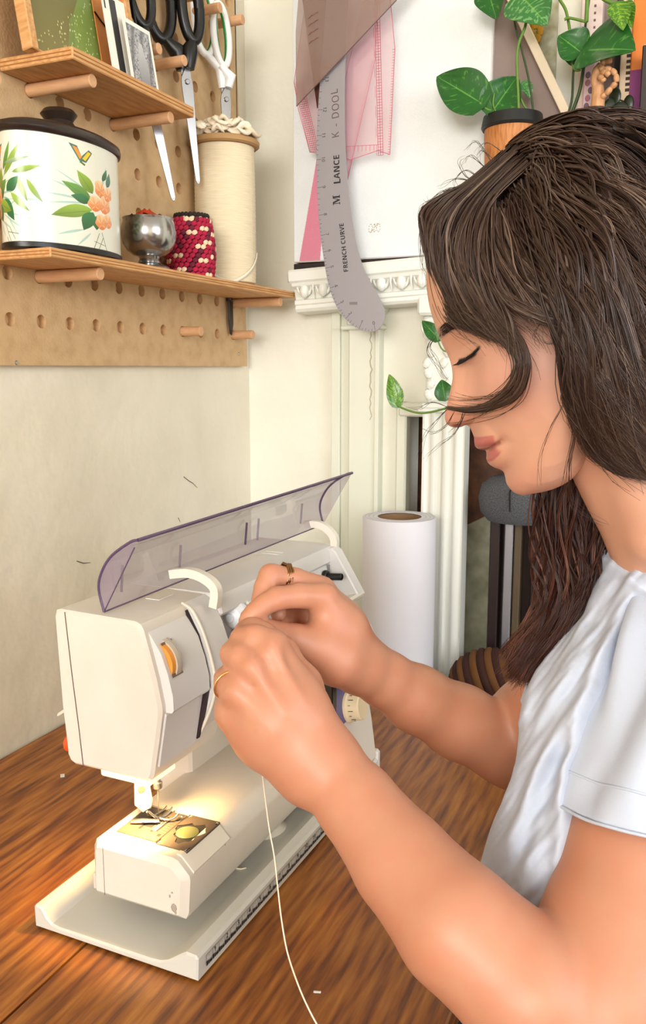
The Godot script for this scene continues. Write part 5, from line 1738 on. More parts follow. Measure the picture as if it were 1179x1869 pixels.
	rod(st, mv(0.058, 0.372, 0.257), mv(0.0525, 0.372, 0.257), 0.0075, 14, 0.001)
	tube(st, PackedVector3Array([mv(0.055, 0.373, 0.256), mv(0.0525, 0.374, 0.243), mv(0.049, 0.376, 0.232), mv(0.047, 0.377, 0.226)]), [0.0042, 0.0032, 0.0022], 10)
	obj("winder_lever", st, M.black_plastic, o)
	st = mb()
	mbx(st, 0.0571, 0.0580, 0.296, 0.299, 0.255, 0.2645, 0.0)
	obj("panel_groove", st, mat(Color(0.55, 0.54, 0.53), 0.5), o)
	st = mb()
	mbx(st, 0.0570, 0.0582, 0.3845, 0.387, 0.245, 0.268, 0.0)
	obj("panel_groove", st, mat(Color(0.55, 0.54, 0.53), 0.5), o)
	st = mb()
	mbx(st, 0.090, 0.112, 0.318, 0.3183, 0.2904, 0.2909, 0.0)
	mbx(st, 0.090, 0.112, 0.330, 0.3303, 0.2904, 0.2909, 0.0)
	mbx(st, 0.0900, 0.0904, 0.318, 0.3303, 0.2904, 0.2909, 0.0)
	mbx(st, 0.098, 0.1125, 0.098, 0.0984, 0.2904, 0.2909, 0.0)
	mbx(st, 0.0975, 0.0980, 0.098, 0.120, 0.2904, 0.2909, 0.0)
	obj("top_marking", st, mat(Color(0.93, 0.93, 0.92), 0.4), o).set_meta("kind", "stuff")
	# spool stop on its pin inside the recess
	st = mb()
	var tc := Basis(Vector3(1, 0, 0), Vector3(0, 0, 1), Vector3(0, -1, 0))
	lathe(st, PackedVector2Array([Vector2(0, 0.013), Vector2(0.004, 0.0135), Vector2(0.0045, 0.012), Vector2(0.010, 0.010), Vector2(0.0135, 0.005), Vector2(0.0142, 0.0), Vector2(0.013, -0.004), Vector2(0.007, -0.006), Vector2(0.007, -0.05)]), 32, Transform3D(tc, mv(0.062, 0.176, 0.2605)))
	obj("spool_stop", st, mat(Color(0.88, 0.90, 0.92), 0.35), o)
	# ---- pillar with its purple stitch panel, flared towards the foot
	st = mb()
	mprism(st, PackedVector2Array([Vector2(0.163, 0.20), Vector2(0.035, 0.208), Vector2(0.030, 0.204), Vector2(0.0075, 0.078), Vector2(0.001, 0.0295), Vector2(0.003, 0.0255), Vector2(0.163, 0.0255)]), 0.312, 0.405, 0.003, 30.0)
	obj("pillar", st, body, o)
	st = mb()
	var pa := func(y: float) -> float: return lerpf(0.0075, 0.030, (y - 0.078) / 0.126)
	for e in [[0.300, 0.398, 0.100, 0.205, 0.0015, Color(0.36, 0.34, 0.52)]]:
		var y0: float = e[2]
		var y1: float = e[3]
		prism(st, PackedVector2Array([Vector2(pa.call(y0) - e[4], y0), Vector2(pa.call(y1) - e[4], y1), Vector2(pa.call(y1) + 0.01, y1), Vector2(pa.call(y0) + 0.01, y0)]), e[0] + 0.010, e[1] - 0.002, 0.0003, Transform3D(Basis(Vector3(-1, 0, 0), Vector3(0, 1, 0), Vector3(0, 0, -1)), Vector3.ZERO))
		obj("stitch_panel", st, mat(e[5], 0.4), o)
	st = mb()
	mbx(st, 0.014, 0.05, 0.300, 0.312, 0.105, 0.20, 0.001)
	obj("dark_panel", st, M.black, o)
	# stitch dial with printed marks
	var dc := mv(0.0125, 0.343, 0.113)
	var db := Basis(Vector3(0, 0, -1), Vector3(1, 0.17, 0).normalized(), Vector3(-0.17, 1, 0).normalized())
	st = mb()
	lathe(st, PackedVector2Array([Vector2(0.0185, -0.001), Vector2(0.0185, 0.003), Vector2(0.0165, 0.0045), Vector2(0.0155, 0.0165), Vector2(0.014, 0.018), Vector2(0, 0.018)]), 36, Transform3D(db, dc))
	var dial_o := obj("stitch_dial", st, mat(Color(0.88, 0.80, 0.66), 0.45), o)
	st = mb()
	for k in 16:
		var a := TAU * k / 16
		bx(st, Vector3(-0.0003, 0.006, 0.0161), Vector3(0.0003, 0.012 if k % 2 == 0 else 0.009, 0.0166), 0.0, Transform3D(db * Basis(Vector3(0, 1, 0), a), dc))
	var dm_o := obj("dial_mark", st, M.dark, dial_o)
	dm_o.set_meta("kind", "stuff")
	# handwheel on the far end
	st = mb()
	var hw := Basis(Vector3(1, 0, 0), Vector3(0, 0, -1), Vector3(0, 1, 0))
	lathe(st, PackedVector2Array([Vector2(0.020, -0.012), Vector2(0.029, -0.010), Vector2(0.0305, -0.006), Vector2(0.0305, 0.010), Vector2(0.029, 0.012), Vector2(0.012, 0.0135), Vector2(0.0, 0.0135)]), 48, Transform3D(Basis(Vector3(1, 0, 0), Vector3(0, 0, 1), Vector3(0, -1, 0)), mv(0.046, 0.424, 0.169)))
	obj("handwheel", st, mat(Color(0.84, 0.83, 0.79), 0.35), o)
	# back of the bed, seen under the arm
	st = mb()
	mbx(st, 0.120, 0.164, 0.176, 0.330, 0.0255, 0.128, 0.003)
	obj("bed_back", st, body, o)
	st = mb()
	mbx(st, 0.1185, 0.1202, 0.276, 0.298, 0.104, 0.116, 0.0004)
	obj("maker_plate", st, mat(Color(0.62, 0.55, 0.46), 0.5), o)
	# ---- raised see-through lid
	var tint := mat(Color(0.52, 0.45, 0.53, 0.46), 0.08)
	tint.transparency = BaseMaterial3D.TRANSPARENCY_ALPHA
	tint.cull_mode = BaseMaterial3D.CULL_DISABLED
	var tint_edge := mat(Color(0.34, 0.26, 0.38, 0.9), 0.1)
	tint_edge.transparency = BaseMaterial3D.TRANSPARENCY_ALPHA
	var LL := [Vector3(0.1144, 0.041, 0.2922), Vector3(0.1192, 0.041, 0.3121), Vector3(0.1155, 0.041, 0.327), Vector3(0.1043, 0.041, 0.3424), Vector3(0.0843, 0.041, 0.356), Vector3(0.0758, 0.041, 0.3586)]
	var shift := Vector3(0.0853, 0.43, 0.3079) - Vector3(0.1144, 0.041, 0.2922)
	var prof := PackedVector3Array()
	for e in LL:
		prof.append(mv(e.x, e.y, e.z))
	var pl := spline(prof, 22)
	var sh := mv(shift.x, shift.y, shift.z)
	st = mb()
	var r0 := PackedVector3Array()
	var r1 := PackedVector3Array()
	for p in pl:
		r0.append(p)
		r1.append(p + sh)
	sheet(st, [r0, r1])
	var lid_o := obj("lid", st, tint, o)
	# end walls of the lid
	for k in 2:
		st = mb()
		var rr := r0 if k == 0 else r1
		for i in range(1, rr.size() - 1):
			tri(st, rr[0], rr[i], rr[i + 1], Vector3(0, 0, 1 if k == 0 else -1))
		obj("lid_end", st, tint, lid_o)
		st = mb()
		tube(st, rr, [0.0013], 6)
		obj("lid_rim", st, tint_edge, lid_o)
	st = mb()
	tube(st, PackedVector3Array([r0[0], r0[0] + sh * 0.5, r1[0]]), [0.0008], 6)
	tube(st, PackedVector3Array([r0[21], r0[21] + sh * 0.5, r1[21]]), [0.0018], 6)
	tube(st, PackedVector3Array([r0[0], r0[21].lerp(r0[0], 0.1)]), [0.0006], 6)
	obj("lid_rim", st, tint_edge, lid_o)
	# inner ledge and ribs moulded in the lid
	var ins := (mv(0.095, 0.041, 0.32) - pl[10]).normalized()
	st = mb()
	var l0 := pl[15] + ins * 0.001
	var l1 := l0 + mv(-0.012, 0.03, 0.003)
	var run := sh * 0.86
	quad(st, l0, l0 + run, l1 + run, l1, Vector3(1, 0.4, 0))
	obj("lid_ledge", st, tint, lid_o)
	for f: float in [0.06, 0.27, 0.56, 0.62, 0.86]:
		st = mb()
		var p := pl[3] + sh * f
		var q := pl[9] + sh * f
		tube(st, PackedVector3Array([p + ins * 0.004, q + ins * 0.002]), [0.0012], 6)
		obj("lid_rib", st, tint_edge if f == 0.56 else tint, lid_o)
	# white hinge arms
	for e in [[Vector3(0.0569, 0.128, 0.2812), Vector3(0.0553, 0.128, 0.2987), Vector3(0.0669, 0.128, 0.3079), Vector3(0.0837, 0.128, 0.3114), Vector3(0.104, 0.128, 0.3083)], [Vector3(0.0601, 0.404, 0.2782), Vector3(0.0579, 0.404, 0.2953), Vector3(0.0674, 0.404, 0.3074), Vector3(0.0806, 0.404, 0.3125), Vector3(0.0984, 0.404, 0.3111)]]:
		st = mb()
		var hpnts := PackedVector3Array()
		for q in e:
			hpnts.append(mv(q.x, q.y, q.z))
		var sp := spline(hpnts, 20)
		var rows := [PackedVector3Array(), PackedVector3Array(), PackedVector3Array(), PackedVector3Array(), PackedVector3Array()]
		for i in sp.size():
			var tg := (sp[mini(i + 1, 19)] - sp[maxi(i - 1, 0)]).normalized()
			var n := tg.cross(Vector3(0, 0, 1)).normalized() * 0.0042
			var w := Vector3(0, 0, 0.0042)
			rows[0].append(sp[i] + n + w)
			rows[1].append(sp[i] + n - w)
			rows[2].append(sp[i] - n - w)
			rows[3].append(sp[i] - n + w)
			rows[4].append(sp[i] + n + w)
		for k in 4:
			st.set_smooth_group(k + 1)
			for i in 19:
				var cc := sp[i]
				quad(st, rows[k][i], rows[k][i + 1], rows[k + 1][i + 1], rows[k + 1][i], (rows[k][i] + rows[k + 1][i]) * 0.5 - cc)
		st.set_smooth_group(-1)
		quad(st, rows[0][0], rows[1][0], rows[2][0], rows[3][0], sp[0] - sp[1])
		quad(st, rows[0][19], rows[1][19], rows[2][19], rows[3][19], sp[19] - sp[18])
		obj("hinge_arm", st, mat(Color(0.90, 0.88, 0.83), 0.35), o)
	# the spool of white thread behind the stop
	var s := thing("thread_spool", "spool of white thread lying on the pin inside the sewing machine recess", "thread spool", o.transform * mv(0.062, 0.206, 0.2605))
	st = mb()
	lathe(st, PackedVector2Array([Vector2(0, -0.018), Vector2(0.0135, -0.018), Vector2(0.0135, -0.0155), Vector2(0.012, -0.015), Vector2(0.012, 0.018), Vector2(0.0135, 0.0185), Vector2(0.0135, 0.021), Vector2(0, 0.021)]), 28, Transform3D(tc, Vector3.ZERO))
	obj("winding", st, M.white, s)

func hearth_things() -> void:
	# tall roll of white pattern paper standing on the floor behind the table
	var o := thing("paper_roll", "tall roll of white pattern paper with cardboard core standing behind the table", "paper roll", Vector3(-0.4615, 0, -1.388))
	var st := mb()
	var top := 1.002
	lathe(st, PackedVector2Array([Vector2(0.036, 0.0), Vector2(0.0615, 0.0), Vector2(0.062, 0.001), Vector2(0.062, top - 0.001), Vector2(0.0613, top), Vector2(0.037, top)]), 64)
	obj("paper", st, mat(Color(0.85, 0.845, 0.87), 0.7), o)
	st = mb()
	lathe(st, PackedVector2Array([Vector2(0.034, top - 0.3), Vector2(0.0375, top - 0.3), Vector2(0.0375, top - 0.001), Vector2(0.0345, top - 0.001), Vector2(0.034, top - 0.3)]), 40)
	obj("core", st, mat(Color(0.52, 0.40, 0.27), 0.8), o)
	st = mb()
	for r in [0.045, 0.052, 0.058]:
		var ring := PackedVector3Array()
		for i in 49:
			ring.append(Vector3(cos(TAU * i / 48) * r, top + 0.0001, sin(TAU * i / 48) * r))
		tube(st, ring, [0.0003], 4, false)
	obj("paper_edge", st, mat(Color(0.70, 0.68, 0.70), 0.8), o)
	# stool with a grey fleece seat and a metal leg, before the hearth
	var gz := -1.50
	var sc: Vector3 = Vector3(-0.2804, 1.0347, -1.5)
	o = thing("stool", "stool with grey fleece covered seat and metal legs standing before the dark hearth", "stool", Vector3(sc.x, 0, gz))
	st = mb()
	var prof := PackedVector2Array([Vector2(0, sc.y - 0.045), Vector2(0.055, sc.y - 0.045), Vector2(0.068, sc.y - 0.030), Vector2(0.072, sc.y - 0.005), Vector2(0.066, sc.y + 0.018), Vector2(0.050, sc.y + 0.030), Vector2(0.02, sc.y + 0.034), Vector2(0, sc.y + 0.034)])
	lathe(st, prof, 72, Transform3D(), 1.0, 0.9)
	obj("seat", st, tri_mat(noise_tex(91, 0.08, [Color(0.24, 0.25, 0.27), Color(0.34, 0.35, 0.37), Color(0.44, 0.45, 0.47)], 4), Vector3(8, 8, 8), 0.95, bump_tex(92, 0.1, 6.0), 0.8), o)
	st = mb()
	tube(st, PackedVector3Array([Vector3(-0.002, sc.y + 0.035, 0.03), Vector3(-0.006, sc.y + 0.012, 0.064), Vector3(-0.004, sc.y - 0.02, 0.068)]), [0.0015], 6)
	obj("seam_tie", st, M.dark, o)
	var wood := mat(Color(0.13, 0.06, 0.045), 0.5)
	for e in [[-0.036, wood, 0.0085], [-0.012, mat(Color(0.66, 0.67, 0.70), 0.35, 0.7), 0.0075], [0.0035, mat(Color(0.36, 0.30, 0.22), 0.6), 0.006], [0.035, wood, 0.008]]:
		st = mb()
		bx(st, Vector3(e[0] - e[2], 0, 0.0), Vector3(e[0] + e[2], sc.y - 0.04, 0.03), 0.002)
		obj("leg", st, e[1], o)
	# greenish dusty screen behind it
	o = thing("hearth_screen", "dusty grey green metal panel leaning inside the dark hearth left of the stool legs", "panel", Vector3(-0.3761, 0.8023, -1.62))
	st = mb()
	var qb := PackedVector2Array()
	for e in [Vector3(-0.4044, 0.4346, -1.62), Vector3(-0.3359, 0.4481, -1.62), Vector3(-0.353, 0.9811, -1.62), Vector3(-0.4177, 0.9448, -1.62)]:
		qb.append(Vector2(e.x - o.position.x, e.y - o.position.y))
	prism(st, qb, -0.01, 0.0, 0.001)
	obj("sheet", st, tri_mat(noise_tex(93, 0.01, [Color(0.46, 0.45, 0.35), Color(0.56, 0.55, 0.45), Color(0.64, 0.62, 0.52)], 3), Vector3(4, 4, 4), 0.7), o)
	# reddish brown inner brick-brown backing board at the top
	o = thing("hearth_board", "rusty brown board filling the top of the hearth behind the column", "board", Vector3(-0.44, 1.0617, -1.66))
	st = mb()
	var pb := PackedVector2Array()
	for e in [Vector3(-0.5369, 1.1557, -1.66), Vector3(-0.3055, 1.1607, -1.66), Vector3(-0.3001, 1.0155, -1.66), Vector3(-0.4274, 0.9152, -1.66), Vector3(-0.5325, 0.8899, -1.66)]:
		pb.append(Vector2(e.x - o.position.x, e.y - o.position.y))
	prism(st, pb, -0.012, 0.0, 0.001)
	obj("sheet", st, tri_mat(noise_tex(94, 0.012, [Color(0.24, 0.13, 0.065), Color(0.34, 0.19, 0.09), Color(0.44, 0.27, 0.14)], 4), Vector3(5, 5, 5), 0.5), o)
	# striped cushion and a dark cloth low by the hearth
	var cc: Vector3 = Vector3(-0.3094, 0.7195, -1.42)
	o = thing("cushion", "brown and ochre striped cushion low in front of the hearth behind the far arm", "cushion", cc)
	st = mb()
	var st2 := mb()
	for k in 11:
		var a := -1.25 + k * 0.25
		var ring := PackedVector3Array()
		for i in 25:
			var f := PI * i / 24.0
			ring.append(Vector3(sin(a) * 0.052, cos(f) * 0.052 * cos(a * 0.75), sin(f) * 0.045 * cos(a * 0.75)).rotated(Vector3(0, 0, 1), 0.45))
		tube(st if k % 2 == 0 else st2, ring, [0.009], 8)
	obj("brown_stripe", st, mat(Color(0.22, 0.10, 0.07), 0.9), o)
	obj("ochre_stripe", st2, mat(Color(0.40, 0.25, 0.10), 0.9), o)
	st = mb()
	ellipsoid(st, Vector3(0, 0, 0.0), Vector3(0.060, 0.050, 0.042), 18, Basis(Vector3(0, 0, 1), 0.45))
	obj("filling", st, mat(Color(0.20, 0.09, 0.06), 0.9), o)
	o = thing("pedestal", "pale grey pedestal with a dark cloth on top behind the far arm", "pedestal", Vector3(cc.x + 0.01, 0, -1.40))
	st = mb()
	bx(st, Vector3(-0.08, 0.0, -0.06), Vector3(0.12, cc.y - 0.043, 0.06), 0.004)
	obj("block", st, mat(Color(0.50, 0.50, 0.48), 0.7), o)
	st = mb()
	ellipsoid(st, Vector3(0.055, cc.y - 0.036, 0.01), Vector3(0.045, 0.012, 0.04), 14)
	obj("cloth", st, mat(Color(0.03, 0.035, 0.07), 0.9), o)

func small_things() -> void:
	# thread hanging from the pinched fingers
	var st := mb()
	var pts := spline(PackedVector3Array([Vector3(-0.2846, 1.0638, -0.5368), Vector3(-0.2972, 1.0134, -0.5576), Vector3(-0.2895, 0.9665, -0.547), Vector3(-0.2833, 0.9608, -0.5377), Vector3(-0.2737, 0.9499, -0.5233), Vector3(-0.2601, 0.933, -0.504), Vector3(-0.2515, 0.9196, -0.4943), Vector3(-0.2415, 0.9061, -0.4797), Vector3(-0.2316, 0.8937, -0.4652), Vector3(-0.2226, 0.8791, -0.4554), Vector3(-0.209, 0.8688, -0.4429), Vector3(-0.198, 0.8608, -0.4352), Vector3(-0.1896, 0.853, -0.4319)]), 60)
	tube(st, pts, [0.00055], 6)
	var t := obj("thread", st, mat(Color(0.93, 0.86, 0.76), 0.7))
	tag(t, "long loose white thread hanging from the fingers across the tray ruler to the bottom edge", "thread")
	st = mb()
	bx(st, Vector3(-0.0025, 0, -0.004), Vector3(0.0025, 0.0006, 0.004), 0.0, Transform3D(Basis(Vector3(0, 1, 0), 0.7), Vector3(-0.7014, 0.7503, -0.8022)))
	t = obj("paper_scrap", st, M.white)
	tag(t, "tiny white paper scrap on the dark table behind the sewing machine", "scrap")
	st = mb()
	tube(st, PackedVector3Array([Vector3(-0.3969, 0.7593, -0.697), Vector3(-0.392, 0.7593, -0.6981), Vector3(-0.3884, 0.7593, -0.7017)]), [0.0008], 6)
	t = obj("thread_snippet", st, mat(Color(0.95, 0.90, 0.75), 0.7))
	tag(t, "short cream thread snippet lying in the tray beside the free arm", "snippet")
	st = mb()
	bx(st, Vector3(-0.003, 0, -0.001), Vector3(0.003, 0.0005, 0.001), 0.0, Transform3D(Basis(Vector3(0, 1, 0), 0.3), Vector3(-0.2571, 0.7503, -0.5801)))
	t = obj("crumb", st, M.white)
	tag(t, "pale crumb on the brown table right of the hanging thread", "crumb")

# ---------------------------------------------------------------- smooth-joined limbs on a grid (surface nets)
# bones: [a, b, radius a, radius b, flatness axis (Vector3 or zero), flatness]
func limb_mesh(bones: Array, cell: float, k: float, tint: Callable) -> ArrayMesh:
	var lo := Vector3(1e9, 1e9, 1e9)
	var hi := -lo
	for e in bones:
		var r := maxf(e[2], e[3]) + cell * 3.0
		lo = lo.min((e[0] as Vector3) - Vector3(r, r, r)).min((e[1] as Vector3) - Vector3(r, r, r))
		hi = hi.max((e[0] as Vector3) + Vector3(r, r, r)).max((e[1] as Vector3) + Vector3(r, r, r))
	var B := 4
	var nx := (int((hi.x - lo.x) / cell) / B + 1) * B
	var ny := (int((hi.y - lo.y) / cell) / B + 1) * B
	var nz := (int((hi.z - lo.z) / cell) / B + 1) * B
	var sx := nx + 1
	var sxy := (nx + 1) * (ny + 1)
	var val := PackedFloat32Array()
	val.resize(sxy * (nz + 1))
	val.fill(1.0)
	var nb := bones.size()
	var A := PackedVector3Array()
	var D := PackedVector3Array()
	var R := PackedFloat32Array()
	var dR := PackedFloat32Array()
	var IL := PackedFloat32Array()
	var F := PackedVector3Array()
	var FK := PackedFloat32Array()
	var KK := PackedFloat32Array()
	for e in bones:
		A.append(e[0])
		D.append(e[1] - e[0])
		R.append(e[2])
		dR.append(e[3] - e[2])
		IL.append(1.0 / maxf((e[1] - e[0]).length_squared(), 1e-9))
		F.append(e[4] if e.size() > 4 else Vector3.ZERO)
		FK.append(e[5] if e.size() > 5 else 0.0)
		KK.append(e[6] if e.size() > 6 else k)
	var half := cell * B * 0.5
	var diag := half * 1.7321 + cell
	var active := []
	for bz in nz / B:
		for by in ny / B:
			for bxi in nx / B:
				var c := lo + Vector3(bxi, by, bz) * (cell * B) + Vector3(half, half, half)
				var near := PackedInt32Array()
				var best := 1e9
				for i in nb:
					var q := c - A[i]
					var h := clampf(q.dot(D[i]) * IL[i], 0.0, 1.0)
					var v := q - D[i] * h
					if FK[i] != 0.0:
						v += F[i] * (v.dot(F[i]) * FK[i])
					var d := v.length() - (R[i] + dR[i] * h)
					if d < diag * (1.0 + FK[i]) + KK[i] * 1.2:
						near.append(i)
					best = minf(best, d)
				if near.is_empty():
					continue
				var deep := best < -(diag + k * 1.5) * 2.0
				for z in range(bz * B, bz * B + B + 1):
					for y in range(by * B, by * B + B + 1):
						for x in range(bxi * B, bxi * B + B + 1):
							var at := z * sxy + y * sx + x
							if deep:
								val[at] = -1.0
								continue
							var p := lo + Vector3(x, y, z) * cell
							var d := 1.0
							for i in near:
								var q := p - A[i]
								var h := clampf(q.dot(D[i]) * IL[i], 0.0, 1.0)
								var v := q - D[i] * h
								if FK[i] != 0.0:
									v += F[i] * (v.dot(F[i]) * FK[i])
								var e := v.length() - (R[i] + dR[i] * h)
								var kk := KK[i]
								var g := kk - absf(d - e)
								d = minf(d, e)
								if g > 0.0:
									d -= g * g * 0.25 / kk
							val[at] = d
				if not deep:
					active.append(Vector3i(bxi, by, bz) * B)
	# one vertex in each crossed cell
	var verts := PackedVector3Array()
	var norms := PackedVector3Array()
	var cols := PackedColorArray()
	var ids := {}
	var idx := PackedInt32Array()
	var off := [0, 1, sx, sx + 1, sxy, sxy + 1, sxy + sx, sxy + sx + 1]
	var ed := [[0, 1], [2, 3], [4, 5], [6, 7], [0, 2], [1, 3], [4, 6], [5, 7], [0, 4], [1, 5], [2, 6], [3, 7]]
	for blk in active:
		var b: Vector3i = blk
		for z in range(b.z, b.z + B):
			for y in range(b.y, b.y + B):
				for x in range(b.x, b.x + B):
					var at := z * sxy + y * sx + x
					var v0 := val[at]
					var v1 := val[at + 1]
					var v2 := val[at + sx]
					var v3 := val[at + sx + 1]
					var v4 := val[at + sxy]
					var v5 := val[at + sxy + 1]
					var v6 := val[at + sxy + sx]
					var v7 := val[at + sxy + sx + 1]
					var neg := int(v0 < 0) + int(v1 < 0) + int(v2 < 0) + int(v3 < 0) + int(v4 < 0) + int(v5 < 0) + int(v6 < 0) + int(v7 < 0)
					if neg == 0 or neg == 8:
						continue
					var vv := [v0, v1, v2, v3, v4, v5, v6, v7]
					var s := Vector3.ZERO
					var n := 0
					for e in ed:
						var a: float = vv[e[0]]
						var c: float = vv[e[1]]
						if (a < 0) != (c < 0):
							var t := a / (a - c)
							var i0: int = e[0]
							var i1: int = e[1]
							var p0 := Vector3(i0 & 1, (i0 >> 1) & 1, i0 >> 2)
							var p1 := Vector3(i1 & 1, (i1 >> 1) & 1, i1 >> 2)
							s += p0.lerp(p1, t)
							n += 1
					var p := lo + (Vector3(x, y, z) + s / n) * cell
					ids[at] = verts.size()
					verts.append(p)
					norms.append(Vector3((v1 - v0) + (v3 - v2) + (v5 - v4) + (v7 - v6), (v2 - v0) + (v3 - v1) + (v6 - v4) + (v7 - v5), (v4 - v0) + (v5 - v1) + (v6 - v2) + (v7 - v3)).normalized())
	for at in ids:
		var v0 := val[at]
		for ax in 3:
			var st_: int = [1, sx, sxy][ax]
			var v1 := val[at + st_]
			if (v0 < 0) == (v1 < 0):
				continue
			var u: int = [sx, sxy, 1][ax]
			var w: int = [sxy, 1, sx][ax]
			if not (ids.has(at - u) and ids.has(at - w) and ids.has(at - u - w)):
				continue
			var a: int = ids[at]
			var b: int = ids[at - u]
			var c: int = ids[at - u - w]
			var d: int = ids[at - w]
			if v0 < 0:
				idx.append_array([a, b, c, a, c, d])
			else:
				idx.append_array([a, c, b, a, d, c])
	# relax a little so the cells do not show
	for it in 2:
		var acc := PackedVector3Array()
		acc.resize(verts.size())
		var cnt := PackedInt32Array()
		cnt.resize(verts.size())
		for i in range(0, idx.size(), 3):
			for j in 3:
				var p := idx[i + j]
				acc[p] += verts[idx[i + (j + 1) % 3]] + verts[idx[i + (j + 2) % 3]]
				cnt[p] += 2
		for i in verts.size():
			if cnt[i] > 0:
				verts[i] = verts[i].lerp(acc[i] / cnt[i], 0.5)
	# normals from the relaxed surface
	var nn := PackedVector3Array()
	nn.resize(verts.size())
	for i in range(0, idx.size(), 3):
		var fnm := -(verts[idx[i + 1]] - verts[idx[i]]).cross(verts[idx[i + 2]] - verts[idx[i]])
		if fnm.dot(norms[idx[i]] + norms[idx[i + 1]] + norms[idx[i + 2]]) < 0.0:
			var swap := idx[i + 1]
			idx[i + 1] = idx[i + 2]
			idx[i + 2] = swap
			fnm = -fnm
		for j in 3:
			nn[idx[i + j]] += fnm
	for i in verts.size():
		nn[i] = nn[i].normalized()
		if nn[i].dot(norms[i]) < 0.0:
			nn[i] = -nn[i]
		cols.append(tint.call(verts[i], nn[i]))
	return array_mesh(verts, nn, cols, idx)

func array_mesh(v: PackedVector3Array, n: PackedVector3Array, c: PackedColorArray, i: PackedInt32Array) -> ArrayMesh:
	var arr := []
	arr.resize(Mesh.ARRAY_MAX)
	arr[Mesh.ARRAY_VERTEX] = v
	arr[Mesh.ARRAY_NORMAL] = n
	if not c.is_empty():
		arr[Mesh.ARRAY_COLOR] = c
	arr[Mesh.ARRAY_INDEX] = i
	var m := ArrayMesh.new()
	m.add_surface_from_arrays(Mesh.PRIMITIVE_TRIANGLES, arr)
	return m

# grid of points to one mesh with smooth normals facing away from c
func grid_mesh(rows: Array, out_dir: Vector3, cols := []) -> ArrayMesh:
	var nr := rows.size()
	var nc: int = rows[0].size()
	var v := PackedVector3Array()
	var n := PackedVector3Array()
	var cl := PackedColorArray()
	for i in nr:
		v.append_array(rows[i])
		if not cols.is_empty():
			cl.append_array(cols[i])
	n.resize(v.size())
	var idx := PackedInt32Array()
	var tot := Vector3.ZERO
	for i in nr - 1:
		for j in nc - 1:
			var a := i * nc + j
			for t in [[a, a + 1, a + nc + 1], [a, a + nc + 1, a + nc]]:
				var f := -(v[t[1]] - v[t[0]]).cross(v[t[2]] - v[t[0]])
				tot += f
				for q in t:
					n[q] += f
				idx.append_array(t)
	var flip := tot.dot(out_dir) < 0.0
	for i in n.size():
		n[i] = (-n[i] if flip else n[i]).normalized()
	if flip:
		idx.reverse()
	return array_mesh(v, n, cl, idx)

# a surface of the head or the torso, as half-width over its own middle plane:
# outline points P run round the front, S are inner points; W gives half-width by depth d behind the outline
func relief(P: PackedVector3Array, S: PackedVector3Array, types: PackedFloat32Array, W: Array, D: Array, n_rows: int, n_cols: int) -> Array:
	var Pd := spline(P, n_rows)
	var Sd := spline(S, n_rows)
	var rows := []
	for i in n_rows:
		var f := float(i) / (n_rows - 1) * (types.size() - 1)
		var k := mini(int(f), types.size() - 2)
		var ty := lerpf(types[k], types[k + 1], smoothstep(0.0, 1.0, f - k))
		var t0 := mini(int(ty), W.size() - 2)
		var tf := ty - t0
		var row := PackedVector3Array()
		var len := (Sd[i] - Pd[i]).length()
		for j in n_cols:
			var t := pow(float(j) / (n_cols - 1), 1.9)
			var d := t * len
			# look up in sqrt(depth) so that the rim is round
			var q := sqrt(d)
			var m := 0
			while m < D.size() - 2 and D[m + 1] < d:
				m += 1
			var u := clampf((q - sqrt(D[m])) / (sqrt(D[m + 1]) - sqrt(D[m])), 0.0, 1.0)
			var w: float
			var ws := []
			for tt in 2:
				var L: Array = W[t0 + tt]
				var p0: float = L[maxi(m - 1, 0)] if m > 0 else -L[1]
				var p3: float = L[mini(m + 2, L.size() - 1)]
				ws.append(cubic_interpolate(L[m], L[m + 1], p0, p3, u))
			w = lerpf(ws[0], ws[1], tf)
			row.append(Pd[i].lerp(Sd[i], t) + Vector3(0, 0, maxf(w, 0.0)))
		rows.append(row)
	return rows

func gauss(p: Vector3, c: Vector3, rx: float, ry: float, ang := 0.0) -> float:
	var v := Vector2(p.x - c.x, p.y - c.y).rotated(-ang)
	return exp(-(v.x * v.x / (rx * rx) + v.y * v.y / (ry * ry)))

func seg_dist(p: Vector3, pts: PackedVector3Array) -> Vector2:
	# (distance in the plane, run along 0..1)
	var best := 1e9
	var at := 0.0
	var q := Vector2(p.x, p.y)
	for i in pts.size() - 1:
		var a := Vector2(pts[i].x, pts[i].y)
		var b := Vector2(pts[i + 1].x, pts[i + 1].y)
		var h := clampf((q - a).dot(b - a) / maxf((b - a).length_squared(), 1e-12), 0.0, 1.0)
		var d := q.distance_to(a + (b - a) * h)
		if d < best:
			best = d
			at = (i + h) / (pts.size() - 1)
	return Vector2(best, at)

var person_root: Node3D
var frame_h: Transform3D
var frame_t: Transform3D

func skin_noise(p: Vector3) -> float:
	return M.skin_fn.get_noise_3d(p.x * 100.0, p.y * 100.0, p.z * 100.0)

